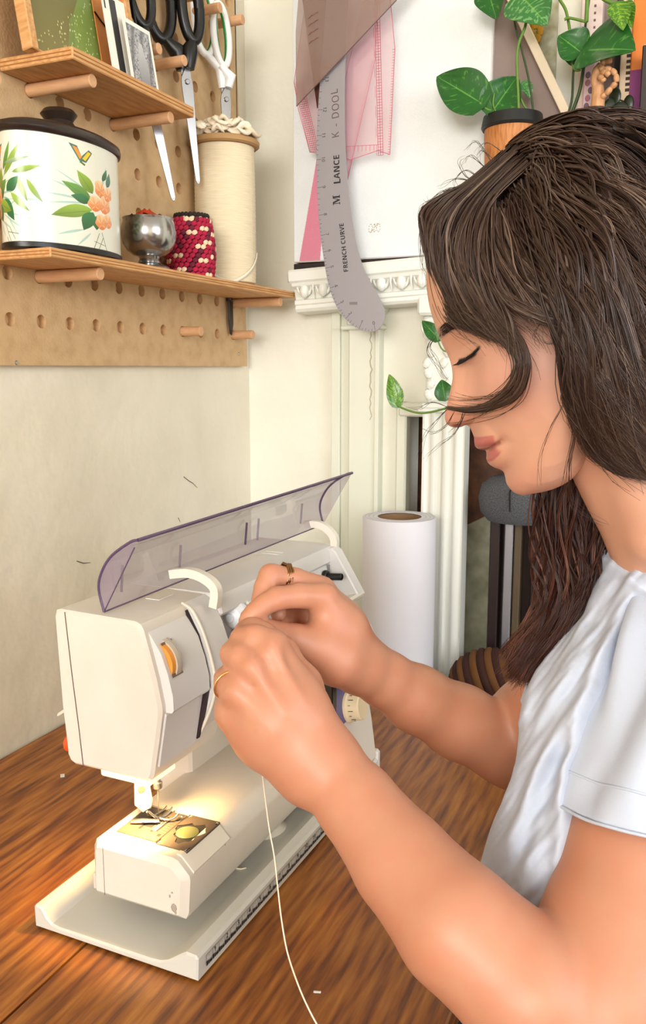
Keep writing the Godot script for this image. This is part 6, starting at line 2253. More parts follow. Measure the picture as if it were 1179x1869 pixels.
func person() -> void:
	frame_h = Transform3D(Basis(Vector3(0.9851, 0, -0.1721), Vector3(0.0033, 0.9998, 0.0187), Vector3(0.1721, -0.019, 0.9849)), Vector3(-0.108, 1.2619, -0.6182))
	frame_t = Transform3D(Basis(Vector3(0.9957, 0, -0.0931), Vector3(-0.0377, 0.9142, -0.4036), Vector3(0.0851, 0.4053, 0.9102)), Vector3(-0.059, 0.969, -0.631))
	var fn := FastNoiseLite.new()
	fn.seed = 77
	fn.frequency = 0.35
	fn.fractal_octaves = 3
	M.skin_fn = fn
	person_root = thing("person", "woman with long dark brown hair and white blouse looking down at her raised hands", "person", Vector3(0.02, 0, -0.62))
	var skin := mat(Color.WHITE, 0.47)
	skin.vertex_color_use_as_albedo = true
	skin.subsurf_scatter_enabled = true
	skin.subsurf_scatter_strength = 0.12
	M.skin = skin
	face_and_arms()
	blouse()
	seated_half()
	hair()

func wplace(called: String, mesh: Mesh, m: Material, frame := Transform3D()) -> MeshInstance3D:
	return place(called, mesh, m, person_root, Transform3D(Basis(), -person_root.position) * frame)

func face_and_arms() -> void:
	# ---- head in profile: outline from the hairline over nose, lips and chin to the jaw angle
	var P := PackedVector3Array([Vector3(-0.0729, 0.0749, 0), Vector3(-0.0767, 0.053, 0), Vector3(-0.0753, 0.0362, 0), Vector3(-0.072, 0.023, 0), Vector3(-0.0679, 0.0117, 0), Vector3(-0.0643, 0.0033, 0), Vector3(-0.0607, -0.0035, 0), Vector3(-0.0582, -0.0104, 0), Vector3(-0.0573, -0.018, 0), Vector3(-0.0583, -0.0257, 0), Vector3(-0.0597, -0.0323, 0), Vector3(-0.0611, -0.04, 0), Vector3(-0.0621, -0.0459, 0), Vector3(-0.0609, -0.0506, 0), Vector3(-0.0573, -0.0532, 0), Vector3(-0.0518, -0.0536, 0), Vector3(-0.0472, -0.0519, 0), Vector3(-0.0445, -0.0531, 0), Vector3(-0.0429, -0.0561, 0), Vector3(-0.0412, -0.0604, 0), Vector3(-0.0408, -0.0643, 0), Vector3(-0.0399, -0.067, 0), Vector3(-0.0372, -0.0689, 0), Vector3(-0.0329, -0.0696, 0), Vector3(-0.0321, -0.0723, 0), Vector3(-0.032, -0.0759, 0), Vector3(-0.0299, -0.0793, 0), Vector3(-0.026, -0.0816, 0), Vector3(-0.0226, -0.0827, 0), Vector3(-0.0198, -0.0846, 0), Vector3(-0.0186, -0.0881, 0), Vector3(-0.0172, -0.0932, 0), Vector3(-0.0129, -0.0982, 0), Vector3(-0.0067, -0.1007, 0), Vector3(0.0008, -0.0993, 0), Vector3(0.0116, -0.0966, 0), Vector3(0.0222, -0.0915, 0), Vector3(0.03, -0.0844, 0), Vector3(0.0378, -0.0711, 0), Vector3(0.0423, -0.0521, 0)])
	var S := PackedVector3Array([Vector3(0.0006, 0.0761, 0), Vector3(0.0016, 0.0689, 0), Vector3(0.003, 0.0618, 0), Vector3(0.0044, 0.0546, 0), Vector3(0.0061, 0.0481, 0), Vector3(0.0077, 0.043, 0), Vector3(0.0093, 0.0387, 0), Vector3(0.0106, 0.0343, 0), Vector3(0.0119, 0.0292, 0), Vector3(0.0128, 0.0248, 0), Vector3(0.0137, 0.0205, 0), Vector3(0.0146, 0.0161, 0), Vector3(0.0155, 0.0117, 0), Vector3(0.0164, 0.0073, 0), Vector3(0.0173, 0.0029, 0), Vector3(0.0182, -0.0008, 0), Vector3(0.0191, -0.0038, 0), Vector3(0.0199, -0.006, 0), Vector3(0.0207, -0.0082, 0), Vector3(0.0216, -0.0104, 0), Vector3(0.0224, -0.0126, 0), Vector3(0.0232, -0.0149, 0), Vector3(0.024, -0.0164, 0), Vector3(0.0248, -0.0178, 0), Vector3(0.0256, -0.0193, 0), Vector3(0.026, -0.0208, 0), Vector3(0.0264, -0.0223, 0), Vector3(0.0269, -0.0238, 0), Vector3(0.0273, -0.0249, 0), Vector3(0.0277, -0.026, 0), Vector3(0.0277, -0.0271, 0), Vector3(0.0282, -0.0282, 0), Vector3(0.0286, -0.029, 0), Vector3(0.0286, -0.0297, 0), Vector3(0.029, -0.0301, 0), Vector3(0.029, -0.0305, 0), Vector3(0.0294, -0.0309, 0), Vector3(0.0297, -0.0312, 0), Vector3(0.0305, -0.0316, 0), Vector3(0.0319, -0.0305, 0)])
	var T := PackedFloat32Array([0, 0, 0, 0.5, 1, 1.4, 1.8, 2.1, 2.5, 3, 3.3, 3.7, 4, 4.1, 4.3, 4.6, 4.9, 5.1, 5.5, 5.9, 6.1, 6.3, 6.5, 6.8, 7, 7.1, 7.3, 7.6, 7.8, 8, 8.2, 8.5, 9, 9.2, 9.5, 10, 10.3, 10.6, 11, 11])
	var D := [0.0, 0.002, 0.005, 0.010, 0.016, 0.024, 0.034, 0.050, 0.085]
	var W := [
		[0.0, 0.014, 0.022, 0.031, 0.038, 0.045, 0.050, 0.055, 0.058],
		[0.0, 0.011, 0.019, 0.028, 0.036, 0.044, 0.051, 0.057, 0.061],
		[0.0, 0.0060, 0.0090, 0.0125, 0.0175, 0.028, 0.044, 0.057, 0.066],
		[0.0, 0.0050, 0.0082, 0.0110, 0.0150, 0.024, 0.041, 0.056, 0.065],
		[0.0, 0.0072, 0.0105, 0.0128, 0.0152, 0.0205, 0.034, 0.050, 0.063],
		[0.0, 0.0070, 0.0120, 0.0190, 0.0260, 0.034, 0.042, 0.052, 0.062],
		[0.0, 0.0080, 0.0140, 0.0210, 0.0270, 0.034, 0.042, 0.051, 0.061],
		[0.0, 0.0080, 0.0140, 0.0210, 0.0270, 0.034, 0.042, 0.051, 0.060],
		[0.0, 0.0080, 0.0140, 0.0215, 0.0285, 0.036, 0.043, 0.051, 0.059],
		[0.0, 0.0095, 0.0165, 0.0255, 0.0335, 0.041, 0.047, 0.053, 0.059],
		[0.0, 0.0120, 0.0210, 0.0320, 0.0400, 0.047, 0.052, 0.056, 0.059],
		[0.0, 0.0140, 0.0250, 0.0370, 0.0450, 0.051, 0.055, 0.058, 0.059]]
	var rows := relief(P, S, T, W, D, 330, 96)
	for it in 56:
		var stride: int = [12, 8, 5, 3, 2, 1, 1][it % 7]
		for j in range(4, 96):
			var reach := clampf((j - 4.0 - stride * 4.0) / 30.0, 0.0, 1.0) * 0.5
			if reach <= 0.0:
				continue
			var zs := PackedVector3Array()
			for r in rows:
				zs.append(r[j])
			for i in range(stride, rows.size() - stride):
				rows[i][j] = zs[i].lerp((zs[i - stride] + zs[i + stride]) * 0.5, reach)
	# sculpting: everything in head-plane metres
	var eye := PackedVector3Array([Vector3(-0.0418, -0.0027, 0.03)])
	var ec := eye[0]
	var lash := PackedVector3Array([Vector3(-0.0515, -0.0063, 0.026), Vector3(-0.047, -0.0052, 0.028), Vector3(-0.0425, -0.0027, 0.031), Vector3(-0.0391, 0.0002, 0.034), Vector3(-0.0372, 0.0023, 0.037)])
	var slit := PackedVector3Array([Vector3(-0.0417, -0.0034, 0.031)])[0]
	var white_ := PackedVector3Array([Vector3(-0.0391, -0.0009, 0.034)])[0]
	var crease := PackedVector3Array([Vector3(-0.0524, 0.0002, 0.026), Vector3(-0.0478, 0.0031, 0.029), Vector3(-0.0426, 0.0045, 0.032), Vector3(-0.038, 0.0048, 0.037), Vector3(-0.0341, 0.0037, 0.042)])
	var under := PackedVector3Array([Vector3(-0.0462, -0.0085, 0.028), Vector3(-0.0416, -0.0099, 0.03), Vector3(-0.0363, -0.0077, 0.036), Vector3(-0.0318, -0.0034, 0.042)])
	var ala := PackedVector3Array([Vector3(-0.0482, -0.044, 0.014)])[0]
	var alag := PackedVector3Array([Vector3(-0.0455, -0.0388, 0.017), Vector3(-0.042, -0.0421, 0.018), Vector3(-0.0407, -0.0473, 0.018), Vector3(-0.0431, -0.0506, 0.015)])
	var nostril := PackedVector3Array([Vector3(-0.0521, -0.0519, 0.006)])[0]
	var mouth := PackedVector3Array([Vector3(-0.0365, -0.0689, 0.004), Vector3(-0.0324, -0.0682, 0.009), Vector3(-0.0284, -0.0659, 0.016), Vector3(-0.0245, -0.0629, 0.022), Vector3(-0.0211, -0.0604, 0.027)])
	var uplip := PackedVector3Array([Vector3(-0.0406, -0.0632, 0.003), Vector3(-0.0355, -0.0623, 0.011), Vector3(-0.0299, -0.0608, 0.018), Vector3(-0.0245, -0.0597, 0.024)])
	var lolip := PackedVector3Array([Vector3(-0.0314, -0.0738, 0.004), Vector3(-0.0284, -0.072, 0.012), Vector3(-0.0252, -0.0681, 0.019), Vector3(-0.0226, -0.0638, 0.024)])
	var corner := PackedVector3Array([Vector3(-0.0199, -0.0598, 0.029)])[0]
	var fold := PackedVector3Array([Vector3(-0.0393, -0.0397, 0.02), Vector3(-0.0343, -0.0459, 0.026), Vector3(-0.0284, -0.0521, 0.031), Vector3(-0.022, -0.0576, 0.034)])
	var cheek := PackedVector3Array([Vector3(-0.0146, -0.017, 0.055)])[0]
	var brow := PackedVector3Array([Vector3(-0.0648, 0.0123, 0.008), Vector3(-0.0601, 0.015, 0.018), Vector3(-0.0533, 0.0175, 0.028), Vector3(-0.0461, 0.0186, 0.038), Vector3(-0.0376, 0.0182, 0.048)])
	var ear := PackedVector3Array([Vector3(0.0033, 0, 0.062)])[0]
	var tip := PackedVector3Array([Vector3(-0.0602, -0.0456, 0.004)])[0]
	var chin := PackedVector3Array([Vector3(-0.0133, -0.0904, 0.01)])[0]
	var cols := []
	for i in rows.size():
		var row: PackedVector3Array = rows[i]
		var cr := PackedColorArray()
		for j in row.size():
			var p := row[j]
			var edge := clampf(j / 10.0, 0.0, 1.0)
			var h := 0.0
			# eye socket, ball and lids
			h -= 0.0050 * gauss(p, ec + Vector3(-0.001, 0.003, 0), 0.016, 0.012, -0.5)
			h += 0.0066 * gauss(p, ec + Vector3(0.001, 0.0005, 0), 0.0095, 0.0082)
			var dl := seg_dist(p, lash)
			h += 0.0012 * exp(-pow(dl.x / 0.0020, 2.0))
			var dc := seg_dist(p, crease)
			h -= 0.0010 * exp(-pow(dc.x / 0.0014, 2.0)) * sin(PI * clampf(dc.y, 0.03, 0.97))
			var du := seg_dist(p, under)
			h -= 0.0007 * exp(-pow(du.x / 0.0022, 2.0))
			# nose wing, nostril, folds
			h += 0.0034 * gauss(p, ala, 0.0062, 0.0062)
			var da := seg_dist(p, alag)
			h -= 0.0020 * exp(-pow(da.x / 0.0019, 2.0))
			h -= 0.0045 * gauss(p, nostril, 0.0034, 0.0015, 0.15)
			var df := seg_dist(p, fold)
			h -= 0.0013 * exp(-pow(df.x / 0.0045, 2.0)) * sin(PI * clampf(df.y, 0.05, 0.95))
			# lips
			var dm := seg_dist(p, mouth)
			h -= 0.0030 * exp(-pow(dm.x / 0.0015, 2.0)) * edge
			var d1 := seg_dist(p, uplip)
			h += 0.0017 * exp(-pow(d1.x / 0.0030, 2.0)) * (1.0 - d1.y) * edge
			var d2 := seg_dist(p, lolip)
			h += 0.0016 * exp(-pow(d2.x / 0.0034, 2.0)) * (1.0 - d2.y * 0.8) * edge
			h -= 0.0022 * gauss(p, corner, 0.0045, 0.0040)
			h += 0.0028 * gauss(p, cheek, 0.026, 0.020, -0.4)
			var db := seg_dist(p, brow)
			h += 0.0016 * exp(-pow(db.x / 0.0060, 2.0))
			h -= 0.0030 * gauss(p, ear, 0.030, 0.022)
			row[j] = p + Vector3(0, 0, h * minf(edge + 0.15, 1.0))
			# colour
			var c := Color(0.615, 0.325, 0.212)
			c = c.lerp(Color(0.64, 0.25, 0.18), 0.55 * gauss(p, tip, 0.014, 0.012))
			c = c.lerp(Color(0.66, 0.295, 0.22), 0.45 * gauss(p, cheek + Vector3(-0.004, -0.004, 0), 0.030, 0.020))
			c = c.lerp(Color(0.66, 0.295, 0.22), 0.35 * gauss(p, chin, 0.020, 0.014))
			c = c.lerp(Color(0.55, 0.27, 0.17), 0.30 * gauss(p, ec + Vector3(-0.004, -0.003, 0), 0.014, 0.010))
			c = c.lerp(Color(0.69, 0.38, 0.31), 0.50 * gauss(p, ear, 0.030, 0.030))
			var lip := maxf(smoothstep(0.0044, 0.0030, d1.x) * smoothstep(1.0, 0.85, d1.y), smoothstep(0.0040, 0.0028, d2.x) * smoothstep(0.95, 0.70, d2.y))
			c = c.lerp(Color(0.43, 0.105, 0.10), 0.80 * lip)
			c = c.lerp(Color(0.22, 0.05, 0.045), 0.85 * exp(-pow(dm.x / 0.0012, 2.0)) * smoothstep(1.0, 0.9, dm.y))
			c = c.lerp(Color(0.25, 0.09, 0.06), 0.9 * gauss(p, nostril, 0.0030, 0.0013, 0.15))
			# brow: dense dark hairs laid on later, soft shade beneath them here
			c = c.lerp(Color(0.10, 0.05, 0.035), 0.72 * smoothstep(0.0046, 0.0022, db.x) * smoothstep(0.75, 0.45, db.y))
			# sliver of eye between the lids
			var sl := gauss(p, slit, 0.0042, 0.0013, 0.55)
			c = c.lerp(Color(0.06, 0.03, 0.022), 0.9 * smoothstep(0.35, 0.7, sl))
			c = c.lerp(Color(0.55, 0.45, 0.42), 0.8 * smoothstep(0.45, 0.8, gauss(p, white_, 0.0016, 0.0010, 0.6)))
			# lash line
			c = c.lerp(Color(0.035, 0.02, 0.018), 0.95 * smoothstep(0.0016, 0.0007, dl.x))
			var sn := skin_noise(p)
			c = c * (1.0 + 0.045 * sn)
			cr.append(Color(c.r, c.g, c.b))
		rows[i] = row
		cols.append(cr)
	# mirror for the far side and join both into one skin
	var head := grid_mesh(rows, Vector3(0, 0, 1), cols)
	var far_rows := []
	for r in rows:
		var q := PackedVector3Array()
		for p in r:
			q.append(Vector3(p.x, p.y, -p.z))
		far_rows.append(q)
	var far := grid_mesh(far_rows, Vector3(0, 0, -1), cols)
	# ---- arms and hands in world space
	var arms := arm_meshes()
	var body := ArrayMesh.new()
	for e in [[head, frame_h], [far, frame_h], [arms[0], Transform3D()], [arms[1], Transform3D()], [arms[2], Transform3D()]]:
		var st := SurfaceTool.new()
		st.append_from(e[0], 0, e[1])
		st.commit(body)
	wplace("body", body, M.skin)
	# eyebrow hairs, lashes
	var br := mb()
	for k in 150:
		var f := rng.randf()
		var pts := spline(brow, 20)
		var b := pts[int(f * 13.0)]
		var o := Vector3(rng.randf_range(-0.002, 0.002), rng.randf_range(-0.003, 0.003), 0.0)
		var z := lift(rows, b + o) + 0.0003
		var s := Vector3(b.x + o.x, b.y + o.y, z)
		var dirv := Vector3(0.0035 + 0.003 * f, 0.0035 - 0.002 * f, 0.0)
		var z2 := lift(rows, s + dirv) + 0.0008
		tube(br, PackedVector3Array([s, s + dirv * 0.5 + Vector3(0, 0, (z2 - z) * 0.5 + 0.0003), Vector3(s.x + dirv.x, s.y + dirv.y, z2)]), [0.00022, 0.0002, 0.00006], 3, false)
	br.generate_normals()
	wplace("eyebrow", br.commit(), mat(Color(0.13, 0.075, 0.05), 0.6), frame_h)
	var ls := mb()
	for k in 46:
		var f := k / 45.0
		var pts := spline(lash, 46)
		var b := pts[k]
		b.z = lift(rows, b) + 0.0004
		var l := 0.0055 + 0.003 * sin(PI * f) + rng.randf_range(-0.001, 0.001)
		var d := Vector3(-0.75 + 0.25 * f, -0.62, 0.35 + 0.2 * f).normalized()
		tube(ls, PackedVector3Array([b, b + d * l * 0.5 + Vector3(0, -0.0006, 0), b + d * l + Vector3(-0.0004, 0.0003, 0.0006)]), [0.00034, 0.00024, 0.00006], 4, false)
	var lid := PackedVector3Array()
	for p in spline(lash, 24):
		lid.append(Vector3(p.x, p.y, lift(rows, p) + 0.0001))
	tube(ls, lid, [0.0003, 0.0009, 0.0009, 0.0004], 6)
	ls.generate_normals()
	wplace("eyelash", ls.commit(), mat(Color(0.05, 0.03, 0.025), 0.6), frame_h)

func lift(rows: Array, p: Vector3) -> float:
	# half-width of the relief nearest to p (coarse search, good enough for hairs)
	var best := 1e9
	var z := 0.0
	for i in range(0, rows.size(), 3):
		var r: PackedVector3Array = rows[i]
		if absf(r[0].y - p.y) > 0.06:
			continue
		for j in range(0, r.size(), 2):
			var d := (r[j].x - p.x) * (r[j].x - p.x) + (r[j].y - p.y) * (r[j].y - p.y)
			if d < best:
				best = d
				z = r[j].z
	return z

func chain(bones: Array, pts: PackedVector3Array, radii: Array, k := 0.0, flat_axis := Vector3.ZERO, flat := 0.0) -> void:
	for i in pts.size() - 1:
		var b := [pts[i], pts[i + 1], radii[i], radii[i + 1], flat_axis, flat]
		if k > 0.0:
			b.append(k)
		bones.append(b)

func arm_meshes() -> Array:
	var tint := func(p: Vector3, n: Vector3) -> Color:
		var c := Color(0.500, 0.232, 0.135)
		var s := skin_noise(p)
		c = c.lerp(Color(0.50, 0.180, 0.105), clampf(0.22 + 0.35 * s, 0.0, 0.6))
		return Color(c.r, c.g, c.b)
	# ---- near (left) arm: back of the hand towards us, ring finger with a ring
	var L := []
	var view := (Vector3(-0.2591, 1.0349, -0.5118) - Vector3(0, 1.25, 0)).normalized()
	chain(L, PackedVector3Array([Vector3(0.0061, 1.0129, -0.6119), Vector3(0.0029, 0.9926, -0.5937), Vector3(-0.0113, 0.9427, -0.5564), Vector3(-0.0244, 0.9037, -0.5216)]), [0.046, 0.050, 0.0520, 0.0495])
	chain(L, PackedVector3Array([Vector3(-0.0244, 0.9037, -0.5216), Vector3(-0.0334, 0.8827, -0.4996), Vector3(-0.0431, 0.8674, -0.4815)]), [0.0495, 0.048, 0.044])
	chain(L, PackedVector3Array([Vector3(-0.0431, 0.8674, -0.4815), Vector3(-0.0743, 0.8897, -0.472), Vector3(-0.117, 0.9154, -0.4746), Vector3(-0.16, 0.9336, -0.4979), Vector3(-0.2003, 0.9574, -0.5178), Vector3(-0.2308, 0.9775, -0.527)]), [0.040, 0.0405, 0.0375, 0.0325, 0.0275, 0.0235], 0.005)
	# palm: wrist to each knuckle
	chain(L, PackedVector3Array([Vector3(-0.2299, 0.9794, -0.5277), Vector3(-0.2499, 1.0131, -0.5318), Vector3(-0.2704, 1.054, -0.5346)]), [0.022, 0.0185, 0.0115], 0.016)
	chain(L, PackedVector3Array([Vector3(-0.2326, 0.9775, -0.5262), Vector3(-0.2578, 1.0117, -0.5214), Vector3(-0.2789, 1.0409, -0.5186)]), [0.022, 0.0185, 0.0118], 0.016)
	chain(L, PackedVector3Array([Vector3(-0.2374, 0.9736, -0.5256), Vector3(-0.2668, 1.0014, -0.5178), Vector3(-0.2882, 1.0246, -0.5127)]), [0.021, 0.0180, 0.0112], 0.016)
	chain(L, PackedVector3Array([Vector3(-0.2416, 0.9691, -0.5274), Vector3(-0.2733, 0.9892, -0.5217), Vector3(-0.2954, 1.005, -0.5171)]), [0.020, 0.0165, 0.0115], 0.016)
	chain(L, PackedVector3Array([Vector3(-0.2536, 0.9907, -0.5349), Vector3(-0.2719, 1.0078, -0.5367)]), [0.018, 0.015], 0.016)
	# knuckle heads and tendons
	for q in [Vector3(-0.268, 1.0573, -0.5274), Vector3(-0.276, 1.0466, -0.511), Vector3(-0.2859, 1.0283, -0.5056), Vector3(-0.2939, 1.0086, -0.5107)]:
		L.append([q, q + Vector3(0.001, 0, 0), 0.0088, 0.0088, Vector3.ZERO, 0.0, 0.007])
	# tendons fanning over the back of the hand
	for q in [PackedVector3Array([Vector3(-0.2644, 1.0583, -0.5203), Vector3(-0.2413, 1.0271, -0.5137)]), PackedVector3Array([Vector3(-0.2732, 1.0464, -0.5066), Vector3(-0.2472, 1.0198, -0.5043)]), PackedVector3Array([Vector3(-0.2827, 1.0286, -0.5015), Vector3(-0.2546, 1.0076, -0.5022)])]:
		chain(L, q, [0.0034, 0.0020], 0.007)
	# fingers curl forward and away round the thread
	chain(L, PackedVector3Array([Vector3(-0.2698, 1.0568, -0.5309), Vector3(-0.2821, 1.0612, -0.5286), Vector3(-0.2944, 1.0576, -0.5315)]), [0.0100, 0.0092, 0.0090], 0.0042)
	chain(L, PackedVector3Array([Vector3(-0.2944, 1.0576, -0.5315), Vector3(-0.3026, 1.0571, -0.5499), Vector3(-0.3039, 1.0572, -0.5626)]), [0.0088, 0.0076, 0.0062], 0.0022)
	chain(L, PackedVector3Array([Vector3(-0.2783, 1.0442, -0.5161), Vector3(-0.2867, 1.0496, -0.5157), Vector3(-0.2964, 1.0497, -0.5203)]), [0.0104, 0.0096, 0.0092], 0.0042)
	chain(L, PackedVector3Array([Vector3(-0.2964, 1.0497, -0.5203), Vector3(-0.3068, 1.042, -0.542), Vector3(-0.3073, 1.0396, -0.558)]), [0.0088, 0.0078, 0.0064], 0.0022)
	chain(L, PackedVector3Array([Vector3(-0.2887, 1.0261, -0.5106), Vector3(-0.2969, 1.03, -0.5143), Vector3(-0.3034, 1.0296, -0.5225)]), [0.0106, 0.0094, 0.0088], 0.0042)
	chain(L, PackedVector3Array([Vector3(-0.3034, 1.0296, -0.5225), Vector3(-0.3103, 1.0227, -0.5426), Vector3(-0.3077, 1.0201, -0.5565)]), [0.0084, 0.0075, 0.0062], 0.0022)
	chain(L, PackedVector3Array([Vector3(-0.2947, 1.0074, -0.5135), Vector3(-0.3023, 1.0093, -0.5215), Vector3(-0.3083, 1.0068, -0.5351)]), [0.0098, 0.0084, 0.0076], 0.0042)
	chain(L, PackedVector3Array([Vector3(-0.3083, 1.0068, -0.5351), Vector3(-0.3087, 1.0028, -0.5507)]), [0.0074, 0.0058], 0.0022)
	# thumb along the top towards the pinch, behind the index finger
	chain(L, PackedVector3Array([Vector3(-0.2375, 0.9801, -0.5422), Vector3(-0.2572, 1.0206, -0.5542), Vector3(-0.2758, 1.0418, -0.5588), Vector3(-0.2915, 1.0527, -0.5584), Vector3(-0.3005, 1.0572, -0.5597)]), [0.018, 0.0135, 0.0105, 0.0092, 0.0070], 0.008)
	var left := limb_mesh(L, 0.0026, 0.010, tint)
	# ---- far (right) arm: thumb side towards us
	var R := []
	chain(R, PackedVector3Array([Vector3(-0.0648, 1.0031, -0.7451), Vector3(-0.1039, 0.9521, -0.7466), Vector3(-0.1295, 0.9141, -0.7508)]), [0.046, 0.042, 0.038])
	chain(R, PackedVector3Array([Vector3(-0.1295, 0.9141, -0.7508), Vector3(-0.1446, 0.9187, -0.7395), Vector3(-0.1783, 0.9435, -0.7128), Vector3(-0.2102, 0.9703, -0.6849), Vector3(-0.2324, 0.9927, -0.6627), Vector3(-0.2477, 1.0084, -0.6446)]), [0.0335, 0.0335, 0.0315, 0.0275, 0.0225, 0.0195])
	chain(R, PackedVector3Array([Vector3(-0.131, 0.9423, -0.7607), Vector3(-0.1315, 0.9102, -0.7492)]), [0.030, 0.034])
	# palm slab: wrist to knuckles, index knuckle nearest
	chain(R, PackedVector3Array([Vector3(-0.2471, 1.0104, -0.643), Vector3(-0.2569, 1.0407, -0.6309), Vector3(-0.2673, 1.0685, -0.6159)]), [0.020, 0.0185, 0.0125], 0.014)
	chain(R, PackedVector3Array([Vector3(-0.2507, 1.0094, -0.6523), Vector3(-0.2667, 1.0399, -0.6464), Vector3(-0.2787, 1.0688, -0.6375)]), [0.019, 0.0175, 0.0120], 0.014)
	chain(R, PackedVector3Array([Vector3(-0.2554, 1.0061, -0.6607), Vector3(-0.2744, 1.0323, -0.6616), Vector3(-0.2896, 1.061, -0.6557)]), [0.018, 0.016, 0.0110], 0.014)
	chain(R, PackedVector3Array([Vector3(-0.2585, 1.0005, -0.6661), Vector3(-0.2801, 1.0215, -0.6715), Vector3(-0.297, 1.047, -0.6699)]), [0.016, 0.0145, 0.0100], 0.014)
	# thenar mass and thumb
	chain(R, PackedVector3Array([Vector3(-0.246, 1.008, -0.6364), Vector3(-0.255, 1.0206, -0.6149), Vector3(-0.2677, 1.0328, -0.6005)]), [0.0185, 0.0185, 0.0145], 0.012)
	chain(R, PackedVector3Array([Vector3(-0.2677, 1.0328, -0.6005), Vector3(-0.2786, 1.0421, -0.5886), Vector3(-0.2889, 1.0475, -0.5807)]), [0.0140, 0.0112, 0.0100], 0.008)
	chain(R, PackedVector3Array([Vector3(-0.2889, 1.0475, -0.5807), Vector3(-0.2958, 1.0512, -0.5739), Vector3(-0.3018, 1.054, -0.5674)]), [0.0102, 0.0094, 0.0066], 0.0022)
	chain(R, PackedVector3Array([Vector3(-0.2816, 1.0439, -0.6605), Vector3(-0.2967, 1.0395, -0.6487), Vector3(-0.3036, 1.0426, -0.6308)]), [0.014, 0.013, 0.010], 0.004)
	# web between thumb and index
	chain(R, PackedVector3Array([Vector3(-0.2632, 1.055, -0.6175), Vector3(-0.2647, 1.0412, -0.6099)]), [0.010, 0.011], 0.014)
	# index: arched, down to the pinch
	chain(R, PackedVector3Array([Vector3(-0.2663, 1.0716, -0.6147), Vector3(-0.2794, 1.075, -0.5986), Vector3(-0.2922, 1.075, -0.5841)]), [0.0112, 0.0096, 0.0094], 0.0035)
	chain(R, PackedVector3Array([Vector3(-0.2922, 1.075, -0.5841), Vector3(-0.2983, 1.0719, -0.5765), Vector3(-0.3035, 1.0669, -0.5701)]), [0.0092, 0.0083, 0.0078], 0.003)
	chain(R, PackedVector3Array([Vector3(-0.3035, 1.0669, -0.5701), Vector3(-0.3073, 1.0622, -0.5665), Vector3(-0.31, 1.0577, -0.5645)]), [0.0077, 0.0072, 0.0058], 0.003)
	# middle: behind, arching higher
	chain(R, PackedVector3Array([Vector3(-0.278, 1.0711, -0.636), Vector3(-0.2941, 1.082, -0.6177), Vector3(-0.3069, 1.0878, -0.6022)]), [0.0115, 0.0098, 0.0095], 0.0035)
	chain(R, PackedVector3Array([Vector3(-0.3069, 1.0878, -0.6022), Vector3(-0.3085, 1.0793, -0.5956), Vector3(-0.3093, 1.0696, -0.5912)]), [0.0093, 0.0088, 0.0082], 0.003)
	chain(R, PackedVector3Array([Vector3(-0.3093, 1.0696, -0.5912), Vector3(-0.3086, 1.0621, -0.588), Vector3(-0.3081, 1.0563, -0.5849)]), [0.0082, 0.0074, 0.0060], 0.003)
	# ring and little fingers curl into the palm
	chain(R, PackedVector3Array([Vector3(-0.2889, 1.0619, -0.6562), Vector3(-0.3032, 1.0739, -0.6411), Vector3(-0.3106, 1.0768, -0.6251)]), [0.0108, 0.0094, 0.0088], 0.0035)
	chain(R, PackedVector3Array([Vector3(-0.3106, 1.0768, -0.6251), Vector3(-0.3075, 1.067, -0.6137), Vector3(-0.3019, 1.0552, -0.6051)]), [0.0088, 0.0080, 0.0068], 0.003)
	chain(R, PackedVector3Array([Vector3(-0.2958, 1.0485, -0.6684), Vector3(-0.3042, 1.056, -0.6562), Vector3(-0.3062, 1.0554, -0.6419)]), [0.0096, 0.0082, 0.0076], 0.0035)
	chain(R, PackedVector3Array([Vector3(-0.3062, 1.0554, -0.6419), Vector3(-0.3031, 1.0485, -0.6299), Vector3(-0.2976, 1.0442, -0.6205)]), [0.0074, 0.0066, 0.0055], 0.003)
	var right := limb_mesh(R, 0.0026, 0.010, tint)
	# ---- neck and upper chest
	var N := []
	chain(N, PackedVector3Array([Vector3(-0.0576, 1.2245, -0.6389), Vector3(-0.0348, 1.1885, -0.6501), Vector3(-0.0183, 1.1596, -0.6587), Vector3(-0.002, 1.1262, -0.6708)]), [0.046, 0.0455, 0.0465, 0.050])
	chain(N, PackedVector3Array([Vector3(-0.002, 1.1262, -0.6708), Vector3(0.0051, 1.0881, -0.6803)]), [0.050, 0.055])
	# cord of muscle from behind the ear to the collar
	chain(N, PackedVector3Array([Vector3(-0.0427, 1.1975, -0.6041), Vector3(-0.0339, 1.1683, -0.6093), Vector3(-0.0262, 1.1344, -0.6154)]), [0.010, 0.009, 0.009], 0.02)
	var fair := func(p: Vector3, _n: Vector3) -> Color:
		var c := Color(0.605, 0.322, 0.210) * (1.0 + 0.045 * skin_noise(p))
		return Color(c.r, c.g, c.b)
	var neck := limb_mesh(N, 0.0045, 0.022, fair)
	# finger nails and rings
	var ring := mb()
	var gold := mat(Color(0.90, 0.70, 0.42), 0.25, 0.95)
	var rc := Vector3(-0.2938, 1.0295, -0.5112)
	var ax := (Vector3(-0.2887, 1.0261, -0.5106) - Vector3(-0.3034, 1.0296, -0.5225)).normalized()
	var u := ax.cross(Vector3(0, 1, 0)).normalized()
	var v := ax.cross(u)
	var loop := PackedVector3Array()
	for i in 37:
		var a := TAU * i / 36
		loop.append(rc + (u * cos(a) + v * sin(a)) * 0.0112)
	tube(ring, loop, [0.0008], 8, false)
	ring.generate_normals()
	var ring_o := wplace("ring", ring.commit(), gold)
